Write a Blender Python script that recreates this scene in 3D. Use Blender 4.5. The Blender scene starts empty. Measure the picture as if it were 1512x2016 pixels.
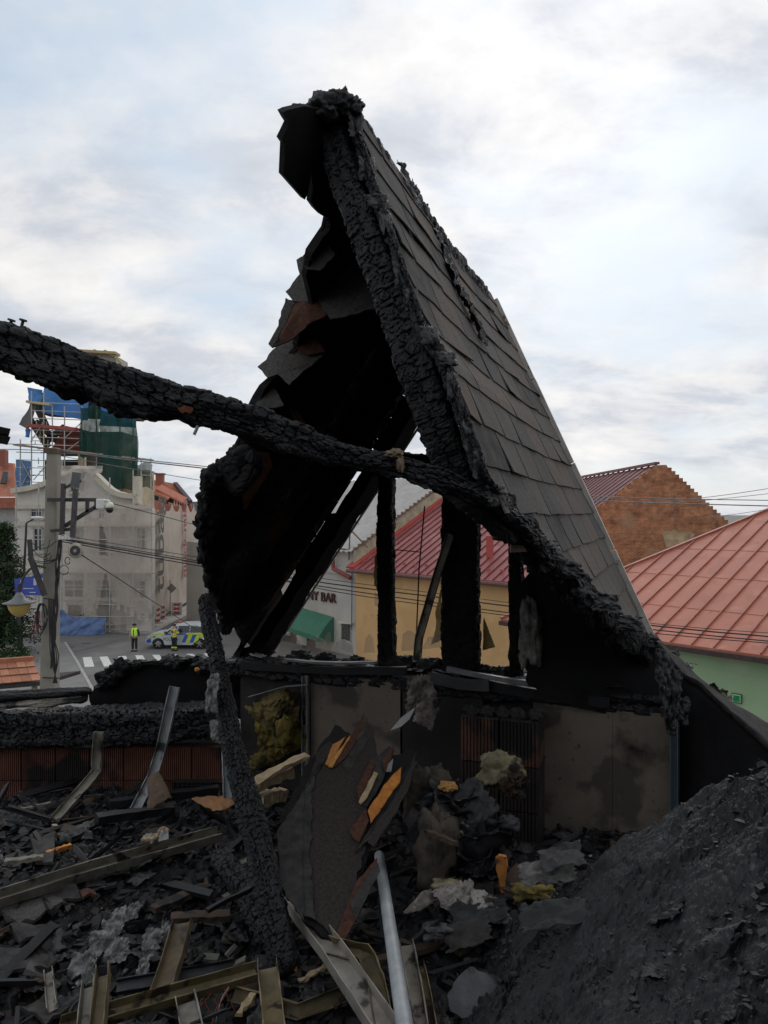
import bpy, math, random
import numpy as np
from mathutils import Vector, Matrix

random.seed(7)
rng = np.random.default_rng(7)
SC = bpy.context.scene
COL = SC.collection

# ------------------------------------------------------------------ camera
EYE = 9.0            # metres above the street
F = 1456.0           # focal length in photo pixels (photo is 1512 x 2016)
CX, CY = 756.0, 1010.0
cam_d = bpy.data.cameras.new('camera')
cam = bpy.data.objects.new('camera', cam_d)
COL.objects.link(cam)
cam.location = (0, 0, EYE)
cam.rotation_euler = (math.radians(90.08), 0, 0)
cam_d.sensor_fit = 'VERTICAL'
cam_d.sensor_height = 36.0
cam_d.lens = F / 2016.0 * 36.0
cam_d.clip_start = 0.05
cam_d.clip_end = 6000.0
SC.camera = cam

# ------------------------------------------------------------------ world: cloudy bright sky
SUN_AZ, SUN_EL = math.radians(14), math.radians(34)
world = bpy.data.worlds.new('World')
SC.world = world
world.use_nodes = True
nt = world.node_tree
nt.nodes.clear()
def wn(t, **kw):
    n = nt.nodes.new(t)
    for k, v in kw.items():
        setattr(n, k, v)
    return n
def ln(a, b):
    nt.links.new(a, b)
out = wn('ShaderNodeOutputWorld')
bg = wn('ShaderNodeBackground'); bg.inputs['Strength'].default_value = 0.1
sky = wn('ShaderNodeTexSky', sky_type='NISHITA', sun_disc=False)
sky.sun_elevation = SUN_EL
sky.sun_rotation = SUN_AZ
sky.air_density = 1.0; sky.dust_density = 1.5
tc = wn('ShaderNodeTexCoord')
sep = wn('ShaderNodeSeparateXYZ'); ln(tc.outputs['Generated'], sep.inputs[0])
def mth(op, a, b=None, clamp=False):
    n = wn('ShaderNodeMath', operation=op, use_clamp=clamp)
    for i, v in enumerate((a, b)):
        if v is None: continue
        if isinstance(v, (int, float)): n.inputs[i].default_value = v
        else: ln(v, n.inputs[i])
    return n.outputs[0]
zz = mth('ADD', mth('MAXIMUM', sep.outputs['Z'], 0.0), 0.30)
px = mth('DIVIDE', sep.outputs['X'], zz)
py = mth('DIVIDE', sep.outputs['Y'], zz)
comb = wn('ShaderNodeCombineXYZ'); ln(px, comb.inputs[0]); ln(py, comb.inputs[1])
def noise(scale, detail, rough, dist, off):
    m = wn('ShaderNodeMapping'); ln(comb.outputs[0], m.inputs[0]); m.inputs['Location'].default_value = off
    m.inputs['Scale'].default_value = (1.0, 1.25, 1.0)
    n = wn('ShaderNodeTexNoise'); ln(m.outputs[0], n.inputs['Vector'])
    n.inputs['Scale'].default_value = scale; n.inputs['Detail'].default_value = detail
    n.inputs['Roughness'].default_value = rough; n.inputs['Distortion'].default_value = dist
    return n.outputs['Fac']
def ramp(src, stops):
    r = wn('ShaderNodeValToRGB'); ln(src, r.inputs[0])
    el = r.color_ramp.elements
    while len(el) < len(stops): el.new(0.5)
    for e, (p, c) in zip(el, stops):
        e.position = p; e.color = (*c, 1)
    return r.outputs[0]
cover = noise(1.5, 7.0, 0.55, 0.15, (3.1, 0.4, 0))
cmask = ramp(cover, [(0.34, (0, 0, 0)), (0.54, (1, 1, 1))])
shade = noise(3.0, 9.0, 0.60, 0.2, (1.7, 2.3, 0))
ccol = ramp(shade, [(0.28, (5.7, 6.05, 6.75)), (0.41, (6.8, 7.1, 7.7)), (0.485, (8.1, 8.2, 8.45)), (0.56, (9.1, 9.0, 9.0)), (0.68, (10.2, 10.1, 10.0))])
# the thin blue of the gaps, already whitened by haze high up
haze = wn('ShaderNodeMix', data_type='RGBA'); haze.inputs[0].default_value = 0.8
ln(sky.outputs[0], haze.inputs[6]); haze.inputs[7].default_value = (6.3, 7.5, 8.8, 1)
mixc = wn('ShaderNodeMix', data_type='RGBA'); ln(cmask, mixc.inputs[0])
ln(haze.outputs[2], mixc.inputs[6]); ln(ccol, mixc.inputs[7])
# clouds are brightest round the hidden sun
sd = Vector((math.sin(SUN_AZ) * math.cos(SUN_EL), math.cos(SUN_AZ) * math.cos(SUN_EL), math.sin(SUN_EL)))
dot = wn('ShaderNodeVectorMath', operation='DOT_PRODUCT'); ln(tc.outputs['Generated'], dot.inputs[0]); dot.inputs[1].default_value = sd
glow = mth('MULTIPLY', mth('POWER', mth('MAXIMUM', dot.outputs['Value'], 0.0), 10.0), 0.17)
gain = mth('ADD', glow, 0.94)
gm = wn('ShaderNodeVectorMath', operation='SCALE'); ln(mixc.outputs[2], gm.inputs[0]); ln(gain, gm.inputs['Scale'])
ln(gm.outputs[0], bg.inputs['Color']); ln(bg.outputs[0], out.inputs[0])

sun_d = bpy.data.lights.new('sun', 'SUN')
sun_d.energy = 0.7; sun_d.angle = math.radians(22); sun_d.color = (1.0, 0.95, 0.88)
sun = bpy.data.objects.new('sun', sun_d); COL.objects.link(sun)
sun.rotation_euler = (-sd).to_track_quat('-Z', 'Y').to_euler()
sun.location = (0, 0, 60)

SC.view_settings.view_transform = 'Standard'
SC.view_settings.look = 'None'
SC.view_settings.exposure = 0.0
SC.view_settings.gamma = 1.0
SC.view_settings.use_curve_mapping = False
SC.render.engine = 'CYCLES'
SC.cycles.max_bounces = 6
SC.cycles.transparent_max_bounces = 24

# ------------------------------------------------------------------ pixels to places
A = math.radians(19.5)
SA, CA = math.sin(A), math.cos(A)
AX = Vector((SA, CA, 0))       # the dormer's axis, away from the viewer
BX = Vector((CA, -SA, 0))      # across it, to the right
UP = Vector((0, 0, 1))
def W(u, v, y):
    return Vector(((u - CX) / F * y, y, EYE - (v - CY) / F * y))
def G(l, q, z):
    p = BX * l + AX * q
    return Vector((p.x, p.y, EYE + z))
def PQ(u, v, q):               # on the vertical plane at axis distance q
    y = q / (SA * (u - CX) / F + CA)
    return W(u, v, y)
def GP(u, v, z=0.0):           # on a level plane
    y = (EYE - z) * F / (v - CY)
    return W(u, v, y)
EYEP = Vector((0, 0, EYE))
def RP(u, v, p0, n):           # on any plane
    d = W(u, v, 1.0) - EYEP
    return EYEP + d * ((Vector(p0) - EYEP).dot(n) / d.dot(n))
def VPL(u, v, p0, d):          # on a vertical plane through p0 along d
    return RP(u, v, p0, Vector((d[1], -d[0], 0)))

# ------------------------------------------------------------------ numpy noise
def _h(ix, iy, iz, seed):
    n = (ix * 374761393 + iy * 668265263 + iz * 2147483647 + seed * 1274126177) & 0xffffffff
    n = ((n ^ (n >> 13)) * 1274126177) & 0xffffffff
    n = ((n ^ (n >> 16)) * 2246822519) & 0xffffffff
    return ((n ^ (n >> 15)) & 0xffff) / 65535.0
def vnoise(x, y, z=0.0, seed=0):
    x = np.asarray(x, float); y = np.asarray(y, float); z = np.asarray(z, float) + x * 0
    ix, iy, iz = np.floor(x).astype(np.int64), np.floor(y).astype(np.int64), np.floor(z).astype(np.int64)
    fx, fy, fz = x - ix, y - iy, z - iz
    fx, fy, fz = [f * f * (3 - 2 * f) for f in (fx, fy, fz)]
    r = 0
    for a in (0, 1):
        for b in (0, 1):
            for c in (0, 1):
                r = r + _h(ix + a, iy + b, iz + c, seed) * (fx if a else 1 - fx) * (fy if b else 1 - fy) * (fz if c else 1 - fz)
    return r * 2 - 1
def fbm(x, y, z=0.0, seed=0, oct=4, gain=0.5, lac=2.03):
    r, a, t = 0, 1.0, 0
    x = np.asarray(x, float); y = np.asarray(y, float); z = np.asarray(z, float)
    for i in range(oct):
        r = r + a * vnoise(x, y, z, seed + i * 17); t += a
        a *= gain; x, y, z = x * lac + 3.1, y * lac + 1.7, z * lac + 0.9
    return r / t
def voro(x, y, seed=0, per=None, full=False):
    ix, iy = np.floor(x).astype(np.int64), np.floor(y).astype(np.int64)
    f1 = np.full(x.shape, 9.0); f2 = np.full(x.shape, 9.0); cid = np.zeros(x.shape); ox = np.zeros(x.shape); oy = np.zeros(x.shape)
    for a in (-1, 0, 1):
        for b in (-1, 0, 1):
            cx, cy = ix + a, iy + b
            hy = cy % per if per else cy
            jx = cx + 0.15 + 0.7 * _h(cx, hy, 0, seed); jy = cy + 0.15 + 0.7 * _h(cx, hy, 1, seed)
            d = np.hypot(x - jx, y - jy); k = _h(cx, hy, 2, seed)
            near = d < f1
            f2 = np.where(near, f1, np.minimum(f2, d)); cid = np.where(near, k, cid); ox = np.where(near, x - jx, ox); oy = np.where(near, y - jy, oy); f1 = np.where(near, d, f1)
    return (f1, f2, cid, ox, oy) if full else (f1, f2, cid)

# ------------------------------------------------------------------ objects
def link(o, parent=None):
    COL.objects.link(o)
    if parent is not None: o.parent = parent
    return o
def tag(o, label=None, cat=None, group=None, kind=None):
    if label: o['label'] = label
    if cat: o['category'] = cat
    if group: o['group'] = group
    if kind: o['kind'] = kind
    return o
def empty(name, loc, label, cat, group=None):
    o = bpy.data.objects.new(name, None); o.empty_display_size = 0.1
    COL.objects.link(o); o.location = loc
    return tag(o, label, cat, group)
def kid(o, parent):            # parent without moving
    o.parent = parent
    o.matrix_parent_inverse = Matrix.Translation(-parent.location) if parent.parent is None else Matrix.Identity(4)
    return o
class MB:
    def __init__(s): s.v = []; s.f = []
    def add(s, vs, fs):
        b = len(s.v); s.v += [tuple(p) for p in vs]; s.f += [tuple(i + b for i in f) for f in fs]; return s
    def box(s, c, sx, sy, sz, ex=(1, 0, 0), ey=None, ez=(0, 0, 1)):
        ex = Vector(ex).normalized(); ez = Vector(ez).normalized()
        ey = Vector(ey).normalized() if ey is not None else ez.cross(ex).normalized()
        c = Vector(c); vs = []
        for k in (-.5, .5):
            for j in (-.5, .5):
                for i in (-.5, .5): vs.append(c + ex * sx * i + ey * sy * j + ez * sz * k)
        return s.add(vs, [(0, 2, 3, 1), (4, 5, 7, 6), (0, 1, 5, 4), (2, 6, 7, 3), (0, 4, 6, 2), (1, 3, 7, 5)])
    def bar(s, p0, p1, w, h, up=UP):
        p0, p1 = Vector(p0), Vector(p1); d = p1 - p0
        ex = d.normalized(); ey = Vector(up).cross(ex)
        if ey.length < 1e-5: ey = Vector((1, 0, 0)).cross(ex)
        ey.normalize(); ez = ex.cross(ey)
        return s.box((p0 + p1) / 2, d.length, w, h, ex, ey, ez)
    def tube(s, pts, r, n=6, cap=True):
        pts = [Vector(p) for p in pts]; m = len(pts); vs = []
        rs = r if isinstance(r, (list, tuple)) else [r] * m
        ref = None
        for i, p in enumerate(pts):
            t = (pts[min(i + 1, m - 1)] - pts[max(i - 1, 0)]).normalized()
            if ref is None:
                ref = t.cross(UP) if abs(t.z) < 0.95 else t.cross(Vector((1, 0, 0)))
            a = (ref - t * ref.dot(t)).normalized(); ref = a; b = t.cross(a)
            for k in range(n):
                an = 2 * math.pi * k / n
                vs.append(p + (a * math.cos(an) + b * math.sin(an)) * rs[i])
        fs = [(i * n + k, i * n + (k + 1) % n, (i + 1) * n + (k + 1) % n, (i + 1) * n + k) for i in range(m - 1) for k in range(n)]
        if cap: fs += [tuple(range(n))[::-1], tuple((m - 1) * n + k for k in range(n))]
        return s.add(vs, fs)
    def prism(s, poly, ext):   # polygon (3d) pushed along ext
        poly = [Vector(p) for p in poly]; n = len(poly); ext = Vector(ext)
        vs = poly + [p + ext for p in poly]
        fs = [tuple(range(n))[::-1], tuple(range(n, 2 * n))] + [(i, (i + 1) % n, n + (i + 1) % n, n + i) for i in range(n)]
        return s.add(vs, fs)
    def grid(s, P):            # P[nu][nv] points
        nu, nv = len(P), len(P[0])
        return s.add([p for r in P for p in r], [(i * nv + j, (i + 1) * nv + j, (i + 1) * nv + j + 1, i * nv + j + 1) for i in range(nu - 1) for j in range(nv - 1)])
    def shell(s, P, off):      # closed slab from a grid and an offset vector or grid
        nu, nv = len(P), len(P[0]); b = nu * nv
        P = [[Vector(p) for p in r] for r in P]
        Q = [[P[i][j] + (Vector(off) if not isinstance(off, list) else Vector(off[i][j])) for j in range(nv)] for i in range(nu)]
        vs = [p for r in P for p in r] + [p for r in Q for p in r]
        fs = []
        for i in range(nu - 1):
            for j in range(nv - 1):
                a = (i * nv + j, (i + 1) * nv + j, (i + 1) * nv + j + 1, i * nv + j + 1)
                fs += [a, tuple(b + k for k in a[::-1])]
        rim = [i * nv for i in range(nu)] + [(nu - 1) * nv + j for j in range(1, nv)] + [i * nv + nv - 1 for i in range(nu - 2, -1, -1)] + list(range(nv - 2, 0, -1))
        for k in range(len(rim)):
            a, c = rim[k], rim[(k + 1) % len(rim)]
            fs.append((a, a + b, c + b, c))
        return s.add(vs, fs)
    def lathe(s, prof, c, n=16, axis='Z', sx=1, sy=1):
        c = Vector(c); vs = []
        for r, z in prof:
            for k in range(n):
                an = 2 * math.pi * k / n; x, y = r * math.cos(an) * sx, r * math.sin(an) * sy
                vs.append(c + (Vector((x, y, z)) if axis == 'Z' else Vector((x, z, y)) if axis == 'Y' else Vector((z, x, y))))
        m = len(prof)
        fs = [(i * n + k, i * n + (k + 1) % n, (i + 1) * n + (k + 1) % n, (i + 1) * n + k) for i in range(m - 1) for k in range(n)]
        fs += [tuple(range(n))[::-1], tuple((m - 1) * n + k for k in range(n))]
        return s.add(vs, fs)
    def build(s, name, mat, parent=None, smooth=False, bevel=0):
        return mesh_obj(name, s.v, s.f, mat, parent, smooth, bevel)
def mesh_obj(name, vs, fs, mat, parent=None, smooth=False, bevel=0):
    me = bpy.data.meshes.new(name)
    me.from_pydata([tuple(p) for p in vs], [], fs)
    me.validate(); me.update()
    import bmesh
    bm = bmesh.new(); bm.from_mesh(me); bmesh.ops.recalc_face_normals(bm, faces=bm.faces); bm.to_mesh(me); bm.free()
    if smooth: me.polygons.foreach_set('use_smooth', [True] * len(me.polygons))
    if mat is not None: me.materials.append(mat)
    o = bpy.data.objects.new(name, me); COL.objects.link(o)
    if parent is not None: kid(o, parent)
    if bevel:
        b = o.modifiers.new('bevel', 'BEVEL'); b.width = bevel; b.segments = 2; b.limit_method = 'ANGLE'
    return o
def np_grid_obj(name, X, Y, Z, mat, parent=None, wrap=False, smooth=True, cap=False, flip=False):
    nu, nv = X.shape
    vs = np.stack([X, Y, Z], -1).reshape(-1, 3)
    i = np.arange(nu - 1)[:, None]; j = np.arange(nv if wrap else nv - 1)[None, :]
    j2 = (j + 1) % nv
    q = np.stack([(i * nv + j), ((i + 1) * nv + j), ((i + 1) * nv + j2), (i * nv + j2)], -1).reshape(-1, 4)
    if flip: q = q[:, ::-1]
    loops = q.reshape(-1); tot = np.full(len(q), 4)
    if cap:
        loops = np.concatenate([loops, np.arange(nv), (nu - 1) * nv + np.arange(nv)[::-1]]); tot = np.concatenate([tot, [nv, nv]])
    me = bpy.data.meshes.new(name)
    me.vertices.add(len(vs)); me.vertices.foreach_set('co', vs.ravel())
    me.loops.add(len(loops)); me.loops.foreach_set('vertex_index', loops.astype(np.int32))
    me.polygons.add(len(tot)); me.polygons.foreach_set('loop_start', np.concatenate([[0], np.cumsum(tot)[:-1]]).astype(np.int32))
    me.polygons.foreach_set('use_smooth', np.full(len(tot), smooth))
    me.update(calc_edges=True); me.validate()
    if mat is not None: me.materials.append(mat)
    o = bpy.data.objects.new(name, me); COL.objects.link(o)
    if parent is not None: kid(o, parent)
    return o

# ------------------------------------------------------------------ materials
MATS = {}
def mat(name, col, rough=0.8, var=0.25, scale=6.0, bump=0.0, bscale=60.0, spec=0.5, metal=0.0, col2=None, detail=6.0, stretch=None, thr=(0.35, 0.65), alpha=None, spots=None, trans=0.0):
    if name in MATS: return MATS[name]
    m = bpy.data.materials.new(name); m.use_nodes = True
    t = m.node_tree; b = t.nodes['Principled BSDF']
    b.inputs['Roughness'].default_value = rough
    b.inputs['Specular IOR Level'].default_value = spec
    b.inputs['Metallic'].default_value = metal
    L = t.links.new
    co = t.nodes.new('ShaderNodeNewGeometry').outputs['Position']
    mp = t.nodes.new('ShaderNodeMapping'); L(co, mp.inputs[0])
    if stretch: mp.inputs['Scale'].default_value = stretch
    n = t.nodes.new('ShaderNodeTexNoise'); L(mp.outputs[0], n.inputs['Vector'])
    n.inputs['Scale'].default_value = scale; n.inputs['Detail'].default_value = detail; n.inputs['Roughness'].default_value = 0.65
    r = t.nodes.new('ShaderNodeValToRGB'); L(n.outputs['Fac'], r.inputs[0])
    c2 = col2 if col2 else tuple(min(1, c * (1 + var)) for c in col)
    c1 = col if col2 else tuple(c * (1 - var) for c in col)
    r.color_ramp.elements[0].position = thr[0]; r.color_ramp.elements[0].color = (*c1, 1)
    r.color_ramp.elements[1].position = thr[1]; r.color_ramp.elements[1].color = (*c2, 1)
    cout = r.outputs[0]
    if spots:                   # (colour, scale, threshold): stains and flakes
        for sc_, (scol, sscale, st) in enumerate(spots):
            n2 = t.nodes.new('ShaderNodeTexNoise'); mp2 = t.nodes.new('ShaderNodeMapping'); L(co, mp2.inputs[0])
            mp2.inputs['Location'].default_value = (3.3 + sc_ * 5, 1.2, 7.7)
            L(mp2.outputs[0], n2.inputs['Vector']); n2.inputs['Scale'].default_value = sscale; n2.inputs['Detail'].default_value = 7
            r2 = t.nodes.new('ShaderNodeValToRGB'); L(n2.outputs['Fac'], r2.inputs[0])
            r2.color_ramp.elements[0].position = st; r2.color_ramp.elements[1].position = min(1, st + 0.06)
            mx = t.nodes.new('ShaderNodeMix'); mx.data_type = 'RGBA'
            L(r2.outputs[0], mx.inputs[0]); L(cout, mx.inputs[6]); mx.inputs[7].default_value = (*scol, 1); cout = mx.outputs[2]
    L(cout, b.inputs['Base Color'])
    if bump:
        nb = t.nodes.new('ShaderNodeTexNoise'); L(mp.outputs[0], nb.inputs['Vector'])
        nb.inputs['Scale'].default_value = bscale; nb.inputs['Detail'].default_value = 8; nb.inputs['Roughness'].default_value = 0.7
        bp = t.nodes.new('ShaderNodeBump'); bp.inputs['Strength'].default_value = min(1, bump); bp.inputs['Distance'].default_value = 0.4 / bscale * max(1, bump)
        L(nb.outputs['Fac'], bp.inputs['Height']); L(bp.outputs[0], b.inputs['Normal'])
    if alpha is not None: b.inputs['Alpha'].default_value = alpha
    if trans: b.inputs['Transmission Weight'].default_value = trans
    m.diffuse_color = (*col, 1)
    MATS[name] = m
    return m
CHAR = mat('char', (0.005, 0.0052, 0.0064), rough=0.55, col2=(0.016, 0.0165, 0.0195), scale=18, bump=1.0, bscale=150, spec=0.36)
CHARD = mat('char_dark', (0.0035, 0.0035, 0.0042), rough=0.75, col2=(0.010, 0.010, 0.0115), scale=9, bump=0.6, bscale=90, spec=0.25)
CHARP = mat('char_planks', (0.006, 0.006, 0.007), rough=0.8, col2=(0.018, 0.016, 0.016), scale=7, bump=0.6, bscale=80, spec=0.2,
            spots=[((0.13, 0.070, 0.046), 2.0, 0.58)])
SHIN = [mat('shingle_grey', (0.088, 0.080, 0.074), rough=0.95, var=0.35, scale=120, bump=0.5, bscale=500, spec=0.2, detail=3),
        mat('shingle_brown', (0.100, 0.081, 0.070), rough=0.95, var=0.35, scale=120, bump=0.5, bscale=500, spec=0.2, detail=3),
        mat('shingle_slate', (0.074, 0.070, 0.067), rough=0.95, var=0.35, scale=120, bump=0.5, bscale=500, spec=0.2, detail=3)]
SOOTED = mat('shingle_sooted', (0.022, 0.022, 0.023), rough=0.85, col2=(0.06, 0.056, 0.053), scale=22, bump=0.5, bscale=300, spec=0.3)
REDSH = mat('shingle_red_brown', (0.085, 0.040, 0.028), rough=0.95, var=0.3, scale=60, bump=0.5, bscale=400, spec=0.2, spots=[((0.02, 0.018, 0.017), 14, 0.62)])
ASH = mat('ash', (0.10, 0.10, 0.105), rough=0.95, col2=(0.42, 0.42, 0.43), scale=14, bump=0.8, bscale=80, spec=0.2)
FELT = mat('burnt_felt', (0.008, 0.008, 0.009), rough=0.5, col2=(0.075, 0.075, 0.08), scale=28, thr=(0.45, 0.8), bump=0.8, bscale=120, spec=0.5)
RAW = mat('raw_wood', (0.42, 0.17, 0.045), rough=0.7, col2=(0.62, 0.30, 0.08), scale=30, spec=0.3, bump=0.3, bscale=60, spots=[((0.03, 0.015, 0.01), 20, 0.66)])
PALEWOOD = mat('pale_wood', (0.30, 0.22, 0.13), rough=0.8, col2=(0.46, 0.36, 0.22), scale=25, spec=0.3, bump=0.3)
BROWNWOOD = mat('brown_wood', (0.030, 0.018, 0.012), rough=0.85, col2=(0.070, 0.042, 0.026), scale=14, bump=0.5, bscale=70, spots=[((0.008, 0.008, 0.009), 9, 0.56)])
ZINC = mat('galvanised', (0.20, 0.215, 0.22), rough=0.5, col2=(0.34, 0.35, 0.35), scale=12, metal=0.35, bump=0.2, spots=[((0.04, 0.04, 0.042), 9, 0.62)])
ZINCD = mat('galvanised_dirty', (0.13, 0.122, 0.102), rough=0.6, col2=(0.30, 0.275, 0.225), scale=9, metal=0.3, bump=0.3, spots=[((0.025, 0.022, 0.02), 10, 0.58)])
RUST = mat('galvanised_rusty', (0.10, 0.082, 0.046), rough=0.7, col2=(0.26, 0.205, 0.11), scale=8, metal=0.2, bump=0.4, spots=[((0.03, 0.02, 0.015), 11, 0.58), ((0.20, 0.185, 0.16), 8, 0.66)])
PIPE = mat('pipe_zinc', (0.34, 0.37, 0.39), rough=0.45, col2=(0.48, 0.51, 0.53), scale=14, metal=0.3, bump=0.3)
WOOLY = mat('wool_yellow', (0.095, 0.076, 0.034), rough=1, col2=(0.22, 0.175, 0.07), scale=10, bump=1.0, bscale=60, spec=0.1, spots=[((0.03, 0.026, 0.016), 7, 0.54)])
WOOLG = mat('wool_grey', (0.13, 0.125, 0.10), rough=1, col2=(0.30, 0.285, 0.22), scale=10, bump=1.0, bscale=60, spec=0.1, spots=[((0.03, 0.028, 0.025), 6, 0.57)])
BOARD = mat('plasterboard_sooted', (0.145, 0.122, 0.101), rough=0.9, col2=(0.215, 0.182, 0.147), scale=2.2, bump=0.3, bscale=40, spec=0.2,
            spots=[((0.09, 0.077, 0.065), 3.6, 0.55), ((0.016, 0.013, 0.012), 1.7, 0.585), ((0.10, 0.085, 0.07), 30, 0.64)])
CLAY = mat('clay_block', (0.050, 0.024, 0.018), rough=0.9, col2=(0.115, 0.050, 0.034), scale=9, bump=0.4, bscale=90, spots=[((0.22, 0.085, 0.035), 5, 0.66), ((0.011, 0.010, 0.010), 3.2, 0.47)])
CLAY2 = mat('clay_block_red', (0.10, 0.037, 0.025), rough=0.9, col2=(0.19, 0.070, 0.044), scale=8, bump=0.4, bscale=90, spots=[((0.36, 0.12, 0.045), 5, 0.70), ((0.016, 0.013, 0.012), 2.4, 0.515)])
MORTAR = mat('mortar_sooted', (0.03, 0.028, 0.026), rough=0.95, var=0.4, scale=10)
DRIP = mat('verge_metal', (0.44, 0.41, 0.37), rough=0.5, var=0.25, scale=10, metal=0.1, spots=[((0.16, 0.10, 0.07), 12, 0.62)])

# ------------------------------------------------------------------ shared shapes
def resample(pts, step):
    pts = [np.array(p, float) for p in pts]
    # Catmull-Rom through the points
    P = [2 * pts[0] - pts[1]] + pts + [2 * pts[-1] - pts[-2]]
    outp = []
    for i in range(1, len(P) - 2):
        n = max(2, int(np.linalg.norm(P[i + 1] - P[i]) / step))
        for k in range(n):
            t = k / n
            outp.append(0.5 * ((2 * P[i]) + (-P[i - 1] + P[i + 1]) * t + (2 * P[i - 1] - 5 * P[i] + 4 * P[i + 1] - P[i + 2]) * t * t + (-P[i - 1] + 3 * P[i] - 3 * P[i + 1] + P[i + 2]) * t ** 3))
    outp.append(pts[-1])
    return np.array(outp)
def char_beam(name, pts, w, h, seed, parent=None, m=None, facet=True, step=0.007, nr=56, cell=(0.05, 0.06), deep=0.010, ragged=0.010, bites=0.0, up=UP, ends=0.03):
    """timber burnt to crocodile-skin charcoal: blocks split by cracks, eaten edges"""
    C = resample(pts, step); n = len(C)
    T = np.gradient(C, axis=0); T /= np.linalg.norm(T, axis=1)[:, None]
    upv = np.array(up, float)
    E1 = np.cross(upv[None], T); E1 /= np.linalg.norm(E1, axis=1)[:, None]
    E2 = np.cross(T, E1)
    s = np.concatenate([[0], np.cumsum(np.linalg.norm(np.diff(C, axis=0), axis=1))])
    tt = np.linspace(0, 1, n)
    ww = np.interp(tt, np.linspace(0, 1, len(w)), w)[:, None] if isinstance(w, (list, tuple)) else w
    hh = np.interp(tt, np.linspace(0, 1, len(h)), h)[:, None] if isinstance(h, (list, tuple)) else h
    an = np.linspace(0, 2 * np.pi, nr, endpoint=False)[None, :]
    ca, sa = np.cos(an), np.sin(an)
    k = (np.abs(ca) ** 5 + np.abs(sa) ** 5) ** (-1 / 5)
    x0, y0 = ca * k * 0.5, sa * k * 0.5
    S = np.repeat(s[:, None], nr, 1)
    wmean = float(np.mean(ww)); hmean = float(np.mean(hh))
    per = max(3, int(round((wmean + hmean) * 2 / cell[1])))
    arc = an / (2 * np.pi) * per + S * 0
    wob = fbm(S * 9, arc * 0.8, seed=seed, oct=3)
    f1, f2, cid, ox, oy = voro(S / cell[0] + wob * 0.45, arc + wob * 0.35, seed, per, True)
    crack = np.clip((f2 - f1) / 0.12, 0, 1)
    d = -deep * 1.5 * (1 - crack) ** 1.2 + (cid - 0.5) * deep * 1.5 + deep * 1.1 * (ox * (cid * 7 % 1 - 0.5) + oy * (cid * 13 % 1 - 0.5))
    g1, g2, gid = voro(S / (cell[0] * 0.42) + wob, arc * 2 + wob * 0.6, seed + 2, per * 2)
    d = d - deep * 0.45 * (1 - np.clip((g2 - g1) / 0.2, 0, 1)) * (gid > 0.35) + (gid - 0.5) * deep * 0.35
    cxn, cyn = np.cos(an) + S * 0, np.sin(an) + S * 0
    d = d + ragged * fbm(S * 5, cxn * 1.1, cyn * 1.1, seed + 3, 3) * 1.8 + ragged * 0.35 * fbm(S * 16, cxn * 2.5, cyn * 2.5, seed + 4, 3) + 0.003 * fbm(S * 80, cxn * 9, cyn * 9, seed + 5, 3)
    if bites:
        low = np.clip(-sa, 0, 1) ** 1.5
        d = d + low * bites * (fbm(S * 5.5, cxn * 0.7, 0.3, seed + 9, 4) * 2.0 - 0.2)
    endf = np.clip(np.minimum(s, s[-1] - s) / ends, 0, 1)[:, None] if ends else 1.0
    sh = (0.35 + 0.65 * np.sqrt(endf)) if ends else 1.0
    rx, ry = x0 * ww * sh, y0 * hh * sh
    rl = np.hypot(rx, ry) + 1e-6
    rx, ry = rx * (1 + d / rl), ry * (1 + d / rl)
    P = C[:, None, :] + E1[:, None, :] * rx[..., None] + E2[:, None, :] * ry[..., None]
    return np_grid_obj(name, P[..., 0], P[..., 1], P[..., 2], m or CHAR, parent, wrap=True, cap=True, smooth=not facet)
def ragged(poly, step, amp, seed=1, keep=()):
    """roughen the outline of a 2-d polygon"""
    o = []
    n = len(poly)
    for i in range(n):
        a, b = np.array(poly[i], float), np.array(poly[(i + 1) % n], float)
        o.append(tuple(a))
        if i in keep: continue
        m = int(np.linalg.norm(b - a) / step); nn = np.array([-(b - a)[1], (b - a)[0]]); nn = nn / (np.linalg.norm(nn) + 1e-9)
        for k in range(1, m):
            q = a + (b - a) * k / m
            q = q + nn * amp * float(fbm(q[0] * 0.09, q[1] * 0.09, seed, seed, 4)) * 2
            o.append(tuple(q))
    return o
C_ST = lambda w, f, t=0.003: [(-w / 2, 0), (w / 2, 0), (w / 2, f), (w / 2 - t, f), (w / 2 - t, t), (-w / 2 + t, t), (-w / 2 + t, f), (-w / 2, f)]
def sweep(name, prof, pts, up, m, parent=None, jit=0.0, smooth=False):
    pts = [Vector(p) for p in pts]; n = len(prof); vs = []; fs = []
    for i, p in enumerate(pts):
        t = (pts[min(i + 1, len(pts) - 1)] - pts[max(i - 1, 0)]).normalized()
        e1 = t.cross(Vector(up)).normalized(); e2 = e1.cross(t)
        for a, b in prof:
            vs.append(p + e1 * (a + random.uniform(-jit, jit)) + e2 * (b + random.uniform(-jit, jit)))
    for i in range(len(pts) - 1):
        for k in range(n): fs.append((i * n + k, i * n + (k + 1) % n, (i + 1) * n + (k + 1) % n, (i + 1) * n + k))
    fs += [tuple(range(n))[::-1], tuple((len(pts) - 1) * n + k for k in range(n))]
    return mesh_obj(name, vs, fs, m, parent, smooth)
def dense(pts, k=6):
    o = []
    for a, b in zip(pts[:-1], pts[1:]):
        for i in range(k): o.append(Vector(a).lerp(Vector(b), i / k))
    o.append(Vector(pts[-1])); return o
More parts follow.
